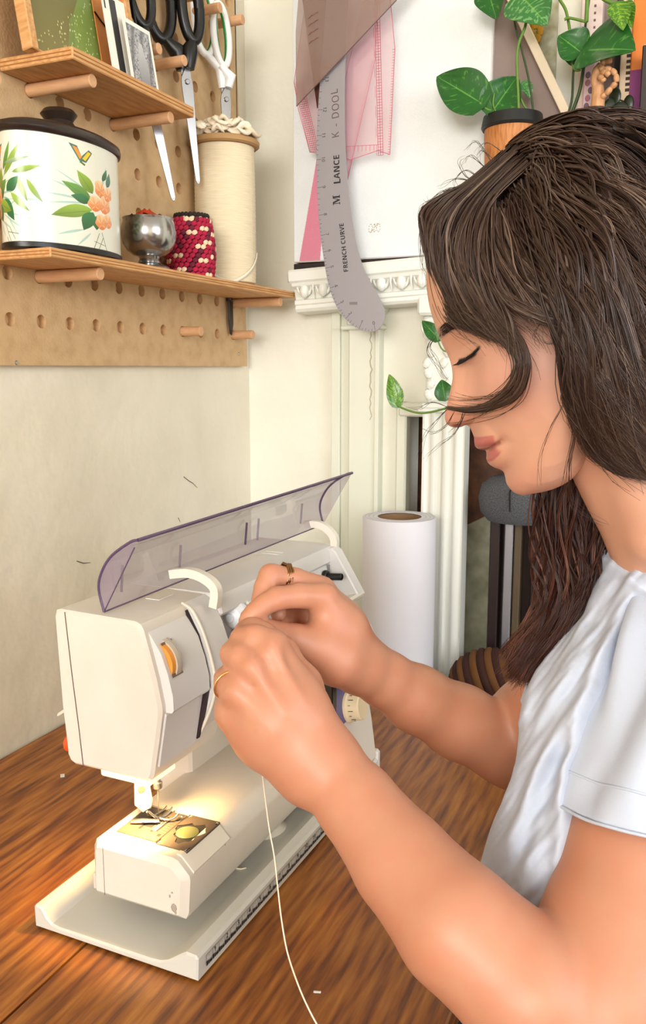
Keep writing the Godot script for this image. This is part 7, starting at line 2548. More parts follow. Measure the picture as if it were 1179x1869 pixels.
	for k in 7:
		var stn := mb()
		var a := PI * (0.62 + k * 0.085)
		var best := (u * cos(a) + v * sin(a))
		ellipsoid(stn, rc + best * 0.0122, Vector3(0.0013, 0.0013, 0.0013) if k != 3 else Vector3(0.0017, 0.0017, 0.0017), 8)
		stn.generate_normals()
		place("ring_stone", stn.commit(), mat(Color(0.85, 0.66, 0.50), 0.1, 0.6), ring_o)
	var r2 := mb()
	var rc2 := Vector3(-0.3003, 1.0846, -0.6133)
	var ax2 := (Vector3(-0.2941, 1.082, -0.6177) - Vector3(-0.3069, 1.0878, -0.6022)).normalized()
	u = ax2.cross(Vector3(0, 1, 0)).normalized()
	v = ax2.cross(u)
	for k in 3:
		loop = PackedVector3Array()
		for i in 37:
			var a := TAU * i / 36
			loop.append(rc2 + ax2 * (0.0019 * (k - 1)) + (u * cos(a) + v * sin(a)) * (0.0106 + 0.0006 * sin(a * 9 + k)))
		tube(r2, loop, [0.0010], 8, false)
	r2.generate_normals()
	wplace("ring", r2.commit(), mat(Color(0.55, 0.40, 0.24), 0.3, 0.95))
	var nail := mat(Color(0.86, 0.62, 0.54), 0.25)
	for e in [[Vector3(-0.3073, 1.0606, -0.5612), 0.5], [Vector3(-0.2973, 1.0597, -0.5626), 0.2]]:
		var nm := mb()
		ellipsoid(nm, e[0], Vector3(0.0042, 0.0034, 0.0016), 12, Basis(Vector3(0, 0, 1), e[1]))
		nm.generate_normals()
		wplace("nail", nm.commit(), nail)
	return [left, right, neck]

# ---------------------------------------------------------------- blouse
func blouse() -> void:
	var P := PackedVector3Array([Vector3(0.0506, 0.1536, 0.055), Vector3(0.0312, 0.1521, 0.048), Vector3(0.0153, 0.1499, 0.03), Vector3(-0.001, 0.1477, 0.01), Vector3(-0.0026, 0.1343, 0.004), Vector3(-0.0062, 0.1177, 0), Vector3(-0.0109, 0.1011, 0), Vector3(-0.0208, 0.091, 0), Vector3(-0.0321, 0.0764, 0), Vector3(-0.0414, 0.0617, 0), Vector3(-0.0484, 0.0456, 0), Vector3(-0.0531, 0.0253, 0), Vector3(-0.0533, 0.005, 0), Vector3(-0.0549, -0.0172, 0), Vector3(-0.0606, -0.0378, 0), Vector3(-0.0672, -0.0564, 0), Vector3(-0.072, -0.0764, 0), Vector3(-0.0745, -0.0941, 0), Vector3(-0.0742, -0.1072, 0), Vector3(-0.0679, -0.1211, 0), Vector3(-0.0508, -0.1399, 0), Vector3(-0.024, -0.1702, 0), Vector3(0.0039, -0.2086, 0)])
	var S := PackedVector3Array([Vector3(0.0826, 0.0816, 0.06), Vector3(0.0794, 0.0776, 0.06), Vector3(0.0761, 0.0737, 0.06), Vector3(0.0729, 0.0697, 0.06), Vector3(0.0713, 0.0659, 0.06), Vector3(0.0697, 0.0604, 0.06), Vector3(0.0682, 0.0548, 0.06), Vector3(0.0666, 0.0493, 0.06), Vector3(0.0652, 0.042, 0.06), Vector3(0.0637, 0.0347, 0.06), Vector3(0.0622, 0.0257, 0.06), Vector3(0.0609, 0.015, 0.06), Vector3(0.0599, 0.0028, 0.06), Vector3(0.0589, -0.0094, 0.06), Vector3(0.0586, -0.0231, 0.06), Vector3(0.059, -0.0365, 0.06), Vector3(0.0593, -0.0497, 0.06), Vector3(0.0597, -0.0628, 0.06), Vector3(0.0601, -0.0758, 0.06), Vector3(0.0611, -0.0901, 0.06), Vector3(0.0628, -0.104, 0.06), Vector3(0.0653, -0.1285, 0.06), Vector3(0.0685, -0.1582, 0.06)])
	for i in P.size():
		P[i].z = 0.0
	for i in S.size():
		S[i].z = 0.0
	# half-width starts at the collar's own half-width along the neckline
	var T := PackedFloat32Array([0, 0, 0.3, 0.8, 1, 1, 1.2, 1.5, 1.8, 2, 2, 2, 2, 2, 2.1, 2.3, 2.5, 2.7, 2.9, 3, 3, 3, 3])
	var D := [0.0, 0.004, 0.012, 0.025, 0.045, 0.07, 0.10, 0.14, 0.20]
	var W := [
		[0.052, 0.056, 0.061, 0.068, 0.078, 0.088, 0.098, 0.108, 0.116],
		[0.010, 0.022, 0.034, 0.046, 0.060, 0.073, 0.085, 0.096, 0.105],
		[0.0, 0.018, 0.032, 0.046, 0.058, 0.067, 0.073, 0.078, 0.082],
		[0.0, 0.020, 0.036, 0.050, 0.061, 0.068, 0.072, 0.075, 0.078]]
	var rows := relief(P, S, T, W, D, 240, 110)
	# folds running from the shoulder down to the waist: [line, height, width]
	var folds := [
		[PackedVector3Array([Vector3(0.0319, 0.1461, 0), Vector3(0.0103, 0.1064, 0), Vector3(-0.011, 0.0587, 0), Vector3(-0.0323, 0.0157, 0), Vector3(-0.0462, -0.0141, 0)]), 0.0050, 0.0075],
		[PackedVector3Array([Vector3(0.0365, 0.138, 0), Vector3(0.0189, 0.0905, 0), Vector3(-0.0003, 0.0436, 0), Vector3(-0.0234, 0.0008, 0), Vector3(-0.0429, -0.0333, 0)]), 0.0045, 0.0060],
		[PackedVector3Array([Vector3(0.0215, 0.1199, 0), Vector3(0.0099, 0.0732, 0), Vector3(-0.0034, 0.0272, 0), Vector3(-0.0111, -0.0093, 0), Vector3(-0.015, -0.0408, 0), Vector3(-0.0189, -0.0717, 0)]), 0.0080, 0.0065],
		[PackedVector3Array([Vector3(0.0217, 0.1157, 0), Vector3(0.0043, 0.0685, 0), Vector3(-0.0165, 0.0176, 0), Vector3(-0.0356, -0.0244, 0), Vector3(-0.0502, -0.0691, 0)]), 0.0040, 0.0055],
		[PackedVector3Array([Vector3(0.0091, 0.1317, 0), Vector3(-0.0013, 0.1011, 0), Vector3(-0.0191, 0.062, 0), Vector3(-0.0333, 0.0317, 0)]), 0.0045, 0.0070],
		[PackedVector3Array([Vector3(0.0007, 0.1396, 0), Vector3(-0.0073, 0.1006, 0), Vector3(-0.0234, 0.0656, 0)]), 0.0030, 0.0050],
		[PackedVector3Array([Vector3(-0.0049, 0.0191, 0), Vector3(-0.0145, -0.0176, 0), Vector3(-0.0242, -0.0498, 0), Vector3(-0.0318, -0.0813, 0), Vector3(-0.0393, -0.1123, 0)]), 0.0050, 0.0070],
		[PackedVector3Array([Vector3(-0.0172, 0.0296, 0), Vector3(-0.0305, -0.0119, 0), Vector3(-0.0455, -0.0531, 0), Vector3(-0.0566, -0.0892, 0)]), 0.0040, 0.0060],
		[PackedVector3Array([Vector3(-0.0106, -0.017, 0), Vector3(-0.0108, -0.0478, 0), Vector3(-0.0147, -0.0784, 0), Vector3(-0.0223, -0.1092, 0)]), 0.0060, 0.0060],
		[PackedVector3Array([Vector3(-0.0285, -0.0428, 0), Vector3(-0.0361, -0.0745, 0), Vector3(-0.0442, -0.0983, 0)]), 0.0030, 0.0050],
		[PackedVector3Array([Vector3(-0.0409, 0.0555, 0), Vector3(-0.0473, 0.0301, 0), Vector3(-0.0502, 0.0134, 0)]), 0.0045, 0.0050],
		[PackedVector3Array([Vector3(0.0338, 0.096, 0), Vector3(0.0245, 0.0504, 0), Vector3(0.0169, 0.0061, 0)]), -0.0050, 0.0080],
		[PackedVector3Array([Vector3(0.0261, 0.1036, 0), Vector3(0.0086, 0.0608, 0), Vector3(-0.0049, 0.0191, 0)]), -0.0045, 0.0060]]
	var fn := FastNoiseLite.new()
	fn.seed = 31
	fn.frequency = 9.0
	fn.fractal_octaves = 3
	for i in rows.size():
		var row: PackedVector3Array = rows[i]
		for j in row.size():
			var p := row[j]
			var h := 0.0
			for f in folds:
				var d := seg_dist(p, f[0])
				if d.x < 0.03:
					h += 1.6 * f[1] * exp(-pow(d.x / f[2], 2.0)) * pow(sin(PI * clampf(d.y * 0.9 + 0.08, 0.0, 1.0)), 0.6)
			h += 0.0060 * fn.get_noise_2d((0.83 * p.x - 0.55 * p.y) * 5.0, (-0.55 * p.x - 0.83 * p.y) * 0.9) * smoothstep(0.42, 0.2, absf(p.y - 0.02))
			h += 0.0010 * fn.get_noise_2d(p.x * 5.0 + p.y * 3.0, p.y * 2.0 - p.x)
			var e := clampf((j - 1) / 7.0, 0.0, 1.0)
			row[j] = p + Vector3(-h * 0.25 * e, 0, h * e)
		rows[i] = row
	var cloth := mat(Color(0.73, 0.765, 0.83), 0.85)
	cloth.rim_enabled = true
	cloth.rim = 0.2
	cloth.normal_enabled = true
	cloth.normal_texture = bump_tex(95, 0.06, 2.5, 5)
	cloth.normal_scale = 0.25
	cloth.uv1_triplanar = true
	cloth.uv1_scale = Vector3(9, 9, 9)
	cloth.cull_mode = BaseMaterial3D.CULL_DISABLED
	var bl := wplace("blouse", grid_mesh(rows, Vector3(0, 0, 1)), cloth, frame_t)
	var far_rows := []
	for r in rows:
		var q := PackedVector3Array()
		for p in r:
			q.append(Vector3(p.x, p.y, -p.z))
		far_rows.append(q)
	place("far_side", grid_mesh(far_rows, Vector3(0, 0, -1)), cloth, bl)
	# turned edge of the neckline
	var st := mb()
	var nl := PackedVector3Array()
	for i in range(0, 34):
		nl.append(rows[i][0] + Vector3(0, 0.0, 0.0005))
	tube(st, nl, [0.0016], 8)
	st.generate_normals()
	place("neck_binding", st.commit(), cloth, bl)
	# near sleeve: a loose tube round the upper arm with a wavy hem
	var path := spline(PackedVector3Array([Vector3(0.0247, 1.1017, -0.7023), Vector3(0.0159, 1.0733, -0.6625), Vector3(0.0075, 1.0323, -0.6183), Vector3(-0.0008, 0.9922, -0.5842), Vector3(-0.0099, 0.9509, -0.5574)]), 40)
	var srows := []
	for i in 40:
		var f := i / 39.0
		var tg := (path[mini(i + 1, 39)] - path[maxi(i - 1, 0)]).normalized()
		var toward := (Vector3(0, 1.25, 0) - path[i]).normalized()
		toward = (toward - tg * toward.dot(tg)).normalized()
		var side := tg.cross(toward)
		var row := PackedVector3Array()
		for j in 73:
			var a := TAU * j / 72
			var r := lerpf(0.064, 0.0590, f) + 0.003 * f * sin(a * 5.0 + 1.0) + 0.0042 * sin(a * 11.0 + f * 6.0 + 2.0 * sin(f * 4.0)) * sin(PI * clampf(f + 0.1, 0.0, 1.0)) + 0.0022 * sin(a * 7.0 - f * 9.0) + 0.0028 * fn.get_noise_2d(cos(a) * 0.16 + f * 0.05, sin(a) * 0.16 + f * 0.25)
			var hem := (0.005 * sin(a * 2.0 + 0.4) + 0.001 * sin(a)) * f * f
			row.append(path[i] + toward * (cos(a) * r) + side * (sin(a) * r * 1.03) + tg * hem)
		srows.append(row)
	var cap := PackedVector3Array()
	for p in srows[0]:
		cap.append(path[0] + (path[0] - path[1]).normalized() * 0.012)
	srows.push_front(cap)
	# turn the hem inward
	var last: PackedVector3Array = srows[40]
	var inner := PackedVector3Array()
	for p in last:
		inner.append(p.lerp(path[39], 0.05) - (path[39] - path[38]).normalized() * 0.004)
	srows.append(inner)
	var slv := wplace("sleeve", grid_mesh(srows, Vector3.ZERO), cloth)
	st = mb()
	var hem_line := PackedVector3Array(last)
	tube(st, hem_line, [0.0011], 6, false)
	st.generate_normals()
	place("hem", st.commit(), cloth, slv)
	st = mb()
	tube(st, PackedVector3Array(srows[35]), [0.0009], 6, false)
	st.generate_normals()
	place("stitched_seam", st.commit(), cloth, slv)
	# back panel joining the near and far sides
	var back := []
	for r in rows:
		var e: Vector3 = r[r.size() - 1]
		var dirv: Vector3 = e - r[r.size() - 4]
		dirv.z = 0.0
		dirv = dirv.normalized()
		var q := PackedVector3Array()
		for k in 13:
			var a := PI * k / 12.0
			q.append(Vector3(e.x, e.y, e.z * cos(a)) + dirv * (absf(e.z) * 0.8 * sin(a)))
		back.append(q)
	place("back_panel", grid_mesh(back, Vector3(1, 0, 0)), cloth, bl)
	# far sleeve cuff showing past the chest
	path = spline(PackedVector3Array([Vector3(-0.065, 1.0075, -0.7238), Vector3(-0.0818, 0.9797, -0.728), Vector3(-0.0924, 0.9571, -0.7304)]), 14)
	srows = []
	for i in 14:
		var tg := (path[mini(i + 1, 13)] - path[maxi(i - 1, 0)]).normalized()
		var up := (Vector3.UP - tg * tg.y).normalized()
		var side := tg.cross(up)
		var row := PackedVector3Array()
		for j in 41:
			var a := TAU * j / 40
			row.append(path[i] + up * (cos(a) * 0.041) + side * (sin(a) * 0.041))
		srows.append(row)
	wplace("sleeve", grid_mesh(srows, Vector3.ZERO), cloth)

# hips and legs on a stool, under and beside the table (the picture ends above them)
func seated_half() -> void:
	var L := []
	var hip := Vector3(0.085, 0.60, -0.63)
	for s in [-1.0, 1.0]:
		var z: float = hip.z + 0.085 * s
		chain(L, PackedVector3Array([Vector3(hip.x + 0.02, 0.80, hip.z + 0.05 * s), Vector3(hip.x + 0.02, 0.58, z), Vector3(-0.33, 0.555, z + 0.02 * s), Vector3(-0.30, 0.12, z + 0.03 * s)]), [0.085, 0.088, 0.062, 0.046])
	chain(L, PackedVector3Array([Vector3(hip.x + 0.02, 0.58, hip.z - 0.06), Vector3(hip.x + 0.02, 0.58, hip.z + 0.06)]), [0.095, 0.095])
	var cloth := mat(Color(0.16, 0.19, 0.27), 0.85)
	wplace("trousers", limb_mesh(L, 0.014, 0.04, func(_p: Vector3, _n: Vector3) -> Color: return Color(1, 1, 1)), cloth)
	for s in [-1.0, 1.0]:
		var F := []
		var z: float = hip.z + 0.115 * s
		chain(F, PackedVector3Array([Vector3(-0.30, 0.11, z), Vector3(-0.31, 0.045, z), Vector3(-0.43, 0.032, z)]), [0.040, 0.036, 0.030])
		wplace("shoe", limb_mesh(F, 0.008, 0.02, func(_p: Vector3, _n: Vector3) -> Color: return Color(1, 1, 1)), M.black_plastic)
	var o := thing("seat_stool", "round wooden stool under the seated woman, below the picture's edge", "stool", Vector3(hip.x + 0.02, 0, hip.z))
	var st := mb()
	lathe(st, PackedVector2Array([Vector2(0, 0.455), Vector2(0.165, 0.455), Vector2(0.175, 0.462), Vector2(0.175, 0.480), Vector2(0.165, 0.487), Vector2(0, 0.484)]), 40)
	obj("seat", st, M.ply, o)
	for k in 4:
		var a := PI / 4 + k * PI / 2
		st = mb()
		rod(st, Vector3(cos(a) * 0.11, 0.456, sin(a) * 0.11), Vector3(cos(a) * 0.17, 0.0, sin(a) * 0.17), 0.014, 14, 0.002)
		obj("leg", st, M.ply, o)

# ---------------------------------------------------------------- hair
# guides: curves in the head frame; strands run between neighbouring guides, gathered in locks
var hv := PackedVector3Array()
var hn := PackedVector3Array()
var hc := PackedColorArray()
var hi := PackedInt32Array()

func guide_at(g: Array, s: float, t: float) -> Vector3:
	var n := g.size()
	var f := clampf(s, 0.0, 1.0) * (n - 1)
	var k := mini(int(f), n - 2)
	var u := f - k
	var a: PackedVector3Array = g[k]
	var b: PackedVector3Array = g[k + 1]
	var m := a.size() - 1
	var q := clampf(t, 0.0, 1.0) * m
	var i := mini(int(q), m - 1)
	var v := q - i
	return a[i].lerp(a[i + 1], v).lerp(b[i].lerp(b[i + 1], v), smoothstep(0.0, 1.0, u))

func add_strand(pts: PackedVector3Array, w: float, c0: Color, c1: Color) -> void:
	var m := pts.size()
	var base := hv.size()
	for i in m:
		var tg := (pts[mini(i + 1, m - 1)] - pts[maxi(i - 1, 0)]).normalized()
		var x := tg.cross(Vector3(0.2, 0.1, 1.0)).normalized()
		var y := tg.cross(x)
		var f := float(i) / (m - 1)
		var r := w * (1.0 - 0.75 * f * f) * minf(1.0, 0.4 + f * 6.0)
		var c := c0.lerp(c1, f)
		for j in 3:
			var d: Vector3 = [x, -x * 0.5 + y * 0.866, -x * 0.5 - y * 0.866][j]
			hv.append(pts[i] + d * r)
			hn.append(d)
			hc.append(c)
		if i > 0:
			var a := base + (i - 1) * 3
			for j in 3:
				var j1 := (j + 1) % 3
				hi.append_array([a + j, a + 3 + j, a + 3 + j1, a + j, a + 3 + j1, a + j1])

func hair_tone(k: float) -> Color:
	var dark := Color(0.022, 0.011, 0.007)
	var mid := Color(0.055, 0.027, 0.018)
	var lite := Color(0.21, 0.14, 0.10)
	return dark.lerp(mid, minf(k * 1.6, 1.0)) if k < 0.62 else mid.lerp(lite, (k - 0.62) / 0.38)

func lock_sheet(guides: Array, locks: int, per_lock: int, seg: int, w: float, jitter: float, wave: float, tone := 0.0, backing := true, t0 := 0.0) -> void:
	var g := []
	for e in guides:
		g.append(spline(e, 30))
	# an under-layer of the same dark hair, just below
	if backing:
		var rows := []
		var n := (g.size() - 1) * 8 + 1
		for i in n:
			var row := PackedVector3Array()
			for j in 24:
				row.append(guide_at(g, float(i) / (n - 1), j / 23.0 * 0.94) - Vector3(0, 0, 0.004))
			rows.append(row)
		var bm := grid_mesh(rows, Vector3(0, 0, 1))
		wplace("hair_underlayer", bm, M.hair_base, frame_h)
	for l in locks:
		var s0 := (l + rng.randf()) / locks
		var ph := rng.randf() * TAU
		var amp := wave * rng.randf_range(0.5, 1.4)
		var fr := rng.randf_range(1.2, 2.4)
		var lt := rng.randf()
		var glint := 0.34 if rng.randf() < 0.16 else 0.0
		var depth := rng.randf_range(-0.5, 1.0) * jitter
		var width := rng.randf_range(0.4, 1.3) * 1.6 / locks
		var t_start := t0 + rng.randf_range(0.0, 0.10)
		var t_end := rng.randf_range(0.88, 1.0)
		for k in per_lock:
			var ds := (rng.randf() - 0.5) * 2.0
			var dz := rng.randf_range(-1.0, 1.0)
			var pts := PackedVector3Array()
			var stray := rng.randf() < 0.05
			var ex := rng.randf_range(-1, 1) * (0.012 if stray else jitter * 0.28)
			var ey := rng.randf_range(-1, 1) * (0.012 if stray else jitter * 0.28)
			var te := t_end + rng.randf_range(-0.05, 0.0)
			for i in seg:
				var f := float(i) / (seg - 1)
				var t := lerpf(t_start, te, f)
				var clump := 1.0 - 0.45 * sin(PI * minf(f * 1.15, 1.0))
				var p := guide_at(g, s0 + ds * width * clump, t)
				var wv := sin(ph + t * fr * TAU) * amp
				p.z += depth * sin(PI * minf(t + 0.15, 1.0)) + dz * jitter * 0.35 * clump + wv * 0.6
				p.x += wv * 0.8 + ex * f * f
				p.y += wv * 0.5 + ey * f * f
				pts.append(p)
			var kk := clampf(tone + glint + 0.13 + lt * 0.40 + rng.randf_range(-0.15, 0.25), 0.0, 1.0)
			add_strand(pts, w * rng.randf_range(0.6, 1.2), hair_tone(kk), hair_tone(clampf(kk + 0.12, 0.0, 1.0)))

func flush_hair(called: String, m: Material) -> void:
	var o := wplace(called, array_mesh(hv, hn, hc, hi), m, frame_h)
	o.set_meta("kind", "stuff")
	hv = PackedVector3Array()
	hn = PackedVector3Array()
	hc = PackedColorArray()
	hi = PackedInt32Array()

const HW := 0.00036

func hair() -> void:
	M.hair_base = mat(Color(0.12, 0.075, 0.055), 0.75)
	var hm := mat(Color.WHITE, 0.33)
	hm.vertex_color_use_as_albedo = true
	# skull under the hair
	var B := []
	for e in [[PackedVector3Array([Vector3(0.0112, 0.0775, 0), Vector3(0.0425, 0.0816, 0)]), 0.0500, 0.0520], [PackedVector3Array([Vector3(0.0423, 0.0851, 0), Vector3(0.073, 0.0282, 0)]), 0.0520, 0.0580], [PackedVector3Array([Vector3(0.0719, 0.0278, 0.01), Vector3(0.0796, -0.0434, 0.01)]), 0.0550, 0.0480], [PackedVector3Array([Vector3(0.0355, 0.0267, 0.045), Vector3(0.0584, -0.0342, 0.045)]), 0.030, 0.034]]:
		B.append([frame_h * e[0][0], frame_h * e[0][1], e[1], e[2]])
	wplace("hair_base", limb_mesh(B, 0.006, 0.03, func(_p: Vector3, _n: Vector3) -> Color: return Color(1, 1, 1)), M.hair_base)
	# far-side hair falling in front of the far shoulder
	lock_sheet([PackedVector3Array([Vector3(0.0054, -0.0882, -0.035), Vector3(0.003, -0.1172, -0.035), Vector3(0.0049, -0.1466, -0.035), Vector3(0.0087, -0.172, -0.035), Vector3(0.0044, -0.1983, -0.035), Vector3(-0.0079, -0.2195, -0.03), Vector3(-0.0175, -0.2382, -0.028)]),
		PackedVector3Array([Vector3(0.0192, -0.0878, -0.035), Vector3(0.0125, -0.1169, -0.035), Vector3(0.0159, -0.1503, -0.035), Vector3(0.0191, -0.18, -0.035), Vector3(0.0102, -0.2094, -0.03), Vector3(-0.0052, -0.2333, -0.026), Vector3(-0.0129, -0.2491, -0.025)]),
		PackedVector3Array([Vector3(0.0348, -0.0839, -0.04), Vector3(0.0323, -0.1166, -0.038), Vector3(0.0338, -0.1496, -0.036), Vector3(0.033, -0.1789, -0.034), Vector3(0.0184, -0.2132, -0.03), Vector3(0.0019, -0.2372, -0.026), Vector3(-0.0073, -0.2558, -0.025)]),
		PackedVector3Array([Vector3(0.055, -0.0885, -0.048), Vector3(0.0569, -0.1258, -0.048), Vector3(0.0503, -0.1549, -0.044), Vector3(0.0426, -0.1837, -0.038), Vector3(0.0285, -0.2131, -0.032), Vector3(0.0112, -0.2371, -0.028), Vector3(0.0018, -0.2558, -0.025)]),
		PackedVector3Array([Vector3(0.0713, -0.0968, -0.052), Vector3(0.0693, -0.1303, -0.052), Vector3(0.0627, -0.1594, -0.048), Vector3(0.0516, -0.1842, -0.042), Vector3(0.0363, -0.2051, -0.036), Vector3(0.021, -0.2267, -0.032), Vector3(0.0076, -0.2485, -0.028)])], 90, 22, 18, HW, 0.011, 0.0060, -0.04)
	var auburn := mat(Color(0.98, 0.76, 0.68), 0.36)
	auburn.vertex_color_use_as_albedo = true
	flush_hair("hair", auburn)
	# crown: swept from the parting back and down
	lock_sheet([PackedVector3Array([Vector3(-0.0255, 0.1381, -0.02), Vector3(-0.0128, 0.1451, -0.012), Vector3(0.015, 0.1498, 0), Vector3(0.0454, 0.1467, 0.005), Vector3(0.0791, 0.1362, 0.005), Vector3(0.1031, 0.1152, 0.005)]),
		PackedVector3Array([Vector3(-0.0212, 0.135, 0), Vector3(-0.0071, 0.1377, 0.012), Vector3(0.0164, 0.1388, 0.024), Vector3(0.0442, 0.131, 0.03), Vector3(0.0737, 0.1115, 0.032), Vector3(0.0976, 0.0818, 0.032)]),
		PackedVector3Array([Vector3(-0.0153, 0.1295, 0.018), Vector3(-0.0034, 0.1295, 0.03), Vector3(0.0179, 0.1227, 0.046), Vector3(0.0416, 0.1085, 0.056), Vector3(0.0685, 0.085, 0.06), Vector3(0.0916, 0.0501, 0.062)]),
		PackedVector3Array([Vector3(-0.0098, 0.123, 0.032), Vector3(0.002, 0.1172, 0.046), Vector3(0.0212, 0.1038, 0.062), Vector3(0.0413, 0.0837, 0.076), Vector3(0.0643, 0.0563, 0.084), Vector3(0.0865, 0.0194, 0.088)]),
		PackedVector3Array([Vector3(-0.0052, 0.1162, 0.042), Vector3(0.0063, 0.1017, 0.06), Vector3(0.0222, 0.0804, 0.079), Vector3(0.0385, 0.0563, 0.091), Vector3(0.0581, 0.0238, 0.099), Vector3(0.082, -0.0153, 0.104)])], 120, 24, 20, HW, 0.009, 0.0052, 0.06)
	# side: over the ear, down past the neck
	lock_sheet([PackedVector3Array([Vector3(-0.0052, 0.1168, 0.042), Vector3(0.0062, 0.1027, 0.06), Vector3(0.0221, 0.081, 0.079), Vector3(0.0377, 0.0548, 0.091), Vector3(0.0566, 0.0163, 0.1), Vector3(0.0812, -0.0304, 0.106)]),
		PackedVector3Array([Vector3(-0.0093, 0.113, 0.046), Vector3(0.0027, 0.0931, 0.066), Vector3(0.0174, 0.0652, 0.085), Vector3(0.0304, 0.0366, 0.095), Vector3(0.0453, -0.0002, 0.1), Vector3(0.066, -0.0368, 0.104), Vector3(0.0853, -0.0673, 0.105)]),
		PackedVector3Array([Vector3(-0.014, 0.1065, 0.048), Vector3(-0.0015, 0.0802, 0.07), Vector3(0.0135, 0.0499, 0.086), Vector3(0.0253, 0.0185, 0.093), Vector3(0.0374, -0.0157, 0.096), Vector3(0.059, -0.0502, 0.095), Vector3(0.0814, -0.0751, 0.095)]),
		PackedVector3Array([Vector3(-0.0187, 0.0999, 0.05), Vector3(-0.0075, 0.0709, 0.071), Vector3(0.0079, 0.0378, 0.085), Vector3(0.02, 0.0062, 0.089), Vector3(0.0301, -0.0304, 0.087), Vector3(0.0492, -0.0586, 0.084), Vector3(0.0779, -0.0768, 0.084)]),
		PackedVector3Array([Vector3(-0.0217, 0.0946, 0.054), Vector3(-0.0104, 0.063, 0.072), Vector3(0.0052, 0.0286, 0.082), Vector3(0.0177, -0.0001, 0.083), Vector3(0.0248, -0.0342, 0.078), Vector3(0.0436, -0.0654, 0.072), Vector3(0.074, -0.0758, 0.076)])], 150, 24, 20, HW, 0.010, 0.0062, 0.0)
	# between the front lock and the ear
	lock_sheet([PackedVector3Array([Vector3(-0.0322, 0.0915, 0.054), Vector3(-0.0348, 0.0697, 0.062), Vector3(-0.0298, 0.0478, 0.07), Vector3(-0.0188, 0.03, 0.077), Vector3(-0.0055, 0.02, 0.081), Vector3(0.0089, 0.0147, 0.082), Vector3(0.0194, 0.0031, 0.082)]),
		PackedVector3Array([Vector3(-0.0214, 0.0904, 0.058), Vector3(-0.0123, 0.0686, 0.07), Vector3(-0.0003, 0.0478, 0.079), Vector3(0.0112, 0.0315, 0.085), Vector3(0.0196, 0.0157, 0.087), Vector3(0.0236, -0.0033, 0.086)])], 64, 24, 16, HW, 0.006, 0.0024, 0.10)
	# front curtain: over the brow, gathering towards the cheek
	lock_sheet([PackedVector3Array([Vector3(-0.0253, 0.137, -0.015), Vector3(-0.0388, 0.1217, 0), Vector3(-0.0525, 0.1094, 0.008), Vector3(-0.0704, 0.1014, 0.01), Vector3(-0.0794, 0.0929, 0.008), Vector3(-0.0776, 0.0741, 0.008), Vector3(-0.0737, 0.0564, 0.01), Vector3(-0.0675, 0.0381, 0.016), Vector3(-0.0561, 0.0204, 0.03), Vector3(-0.0397, 0.0137, 0.046), Vector3(-0.0219, 0.0068, 0.062)]),
		PackedVector3Array([Vector3(-0.0194, 0.1356, 0), Vector3(-0.0328, 0.1208, 0.012), Vector3(-0.0475, 0.1071, 0.02), Vector3(-0.0627, 0.0961, 0.024), Vector3(-0.0711, 0.0843, 0.024), Vector3(-0.0708, 0.0686, 0.024), Vector3(-0.0665, 0.0505, 0.027), Vector3(-0.0582, 0.033, 0.034), Vector3(-0.0454, 0.0187, 0.046), Vector3(-0.0307, 0.0127, 0.058), Vector3(-0.0166, 0.0034, 0.068)]),
		PackedVector3Array([Vector3(-0.0138, 0.1317, 0.012), Vector3(-0.0278, 0.1162, 0.026), Vector3(-0.0423, 0.1024, 0.032), Vector3(-0.0541, 0.0885, 0.038), Vector3(-0.0599, 0.0733, 0.04), Vector3(-0.0593, 0.056, 0.042), Vector3(-0.0537, 0.0401, 0.046), Vector3(-0.0443, 0.0259, 0.054), Vector3(-0.0323, 0.0163, 0.062), Vector3(-0.02, 0.0084, 0.07), Vector3(-0.0112, -0.0032, 0.075)]),
		PackedVector3Array([Vector3(-0.0082, 0.1251, 0.026), Vector3(-0.0227, 0.1104, 0.038), Vector3(-0.0357, 0.0971, 0.042), Vector3(-0.0448, 0.0817, 0.048), Vector3(-0.0478, 0.0648, 0.052), Vector3(-0.0461, 0.0493, 0.056), Vector3(-0.0396, 0.0338, 0.061), Vector3(-0.0305, 0.0218, 0.067), Vector3(-0.0207, 0.0123, 0.072), Vector3(-0.013, 0.0024, 0.076), Vector3(-0.0084, -0.0081, 0.078)]),
		PackedVector3Array([Vector3(-0.0029, 0.1175, 0.038), Vector3(-0.0171, 0.1031, 0.05), Vector3(-0.0292, 0.0907, 0.054), Vector3(-0.0345, 0.0751, 0.058), Vector3(-0.0345, 0.0584, 0.062), Vector3(-0.0312, 0.0432, 0.066), Vector3(-0.0246, 0.0291, 0.07), Vector3(-0.0175, 0.0181, 0.074), Vector3(-0.0116, 0.0082, 0.077), Vector3(-0.0077, -0.0016, 0.079), Vector3(-0.0057, -0.0114, 0.08)])], 96, 24, 24, HW, 0.006, 0.0024, 0.04)
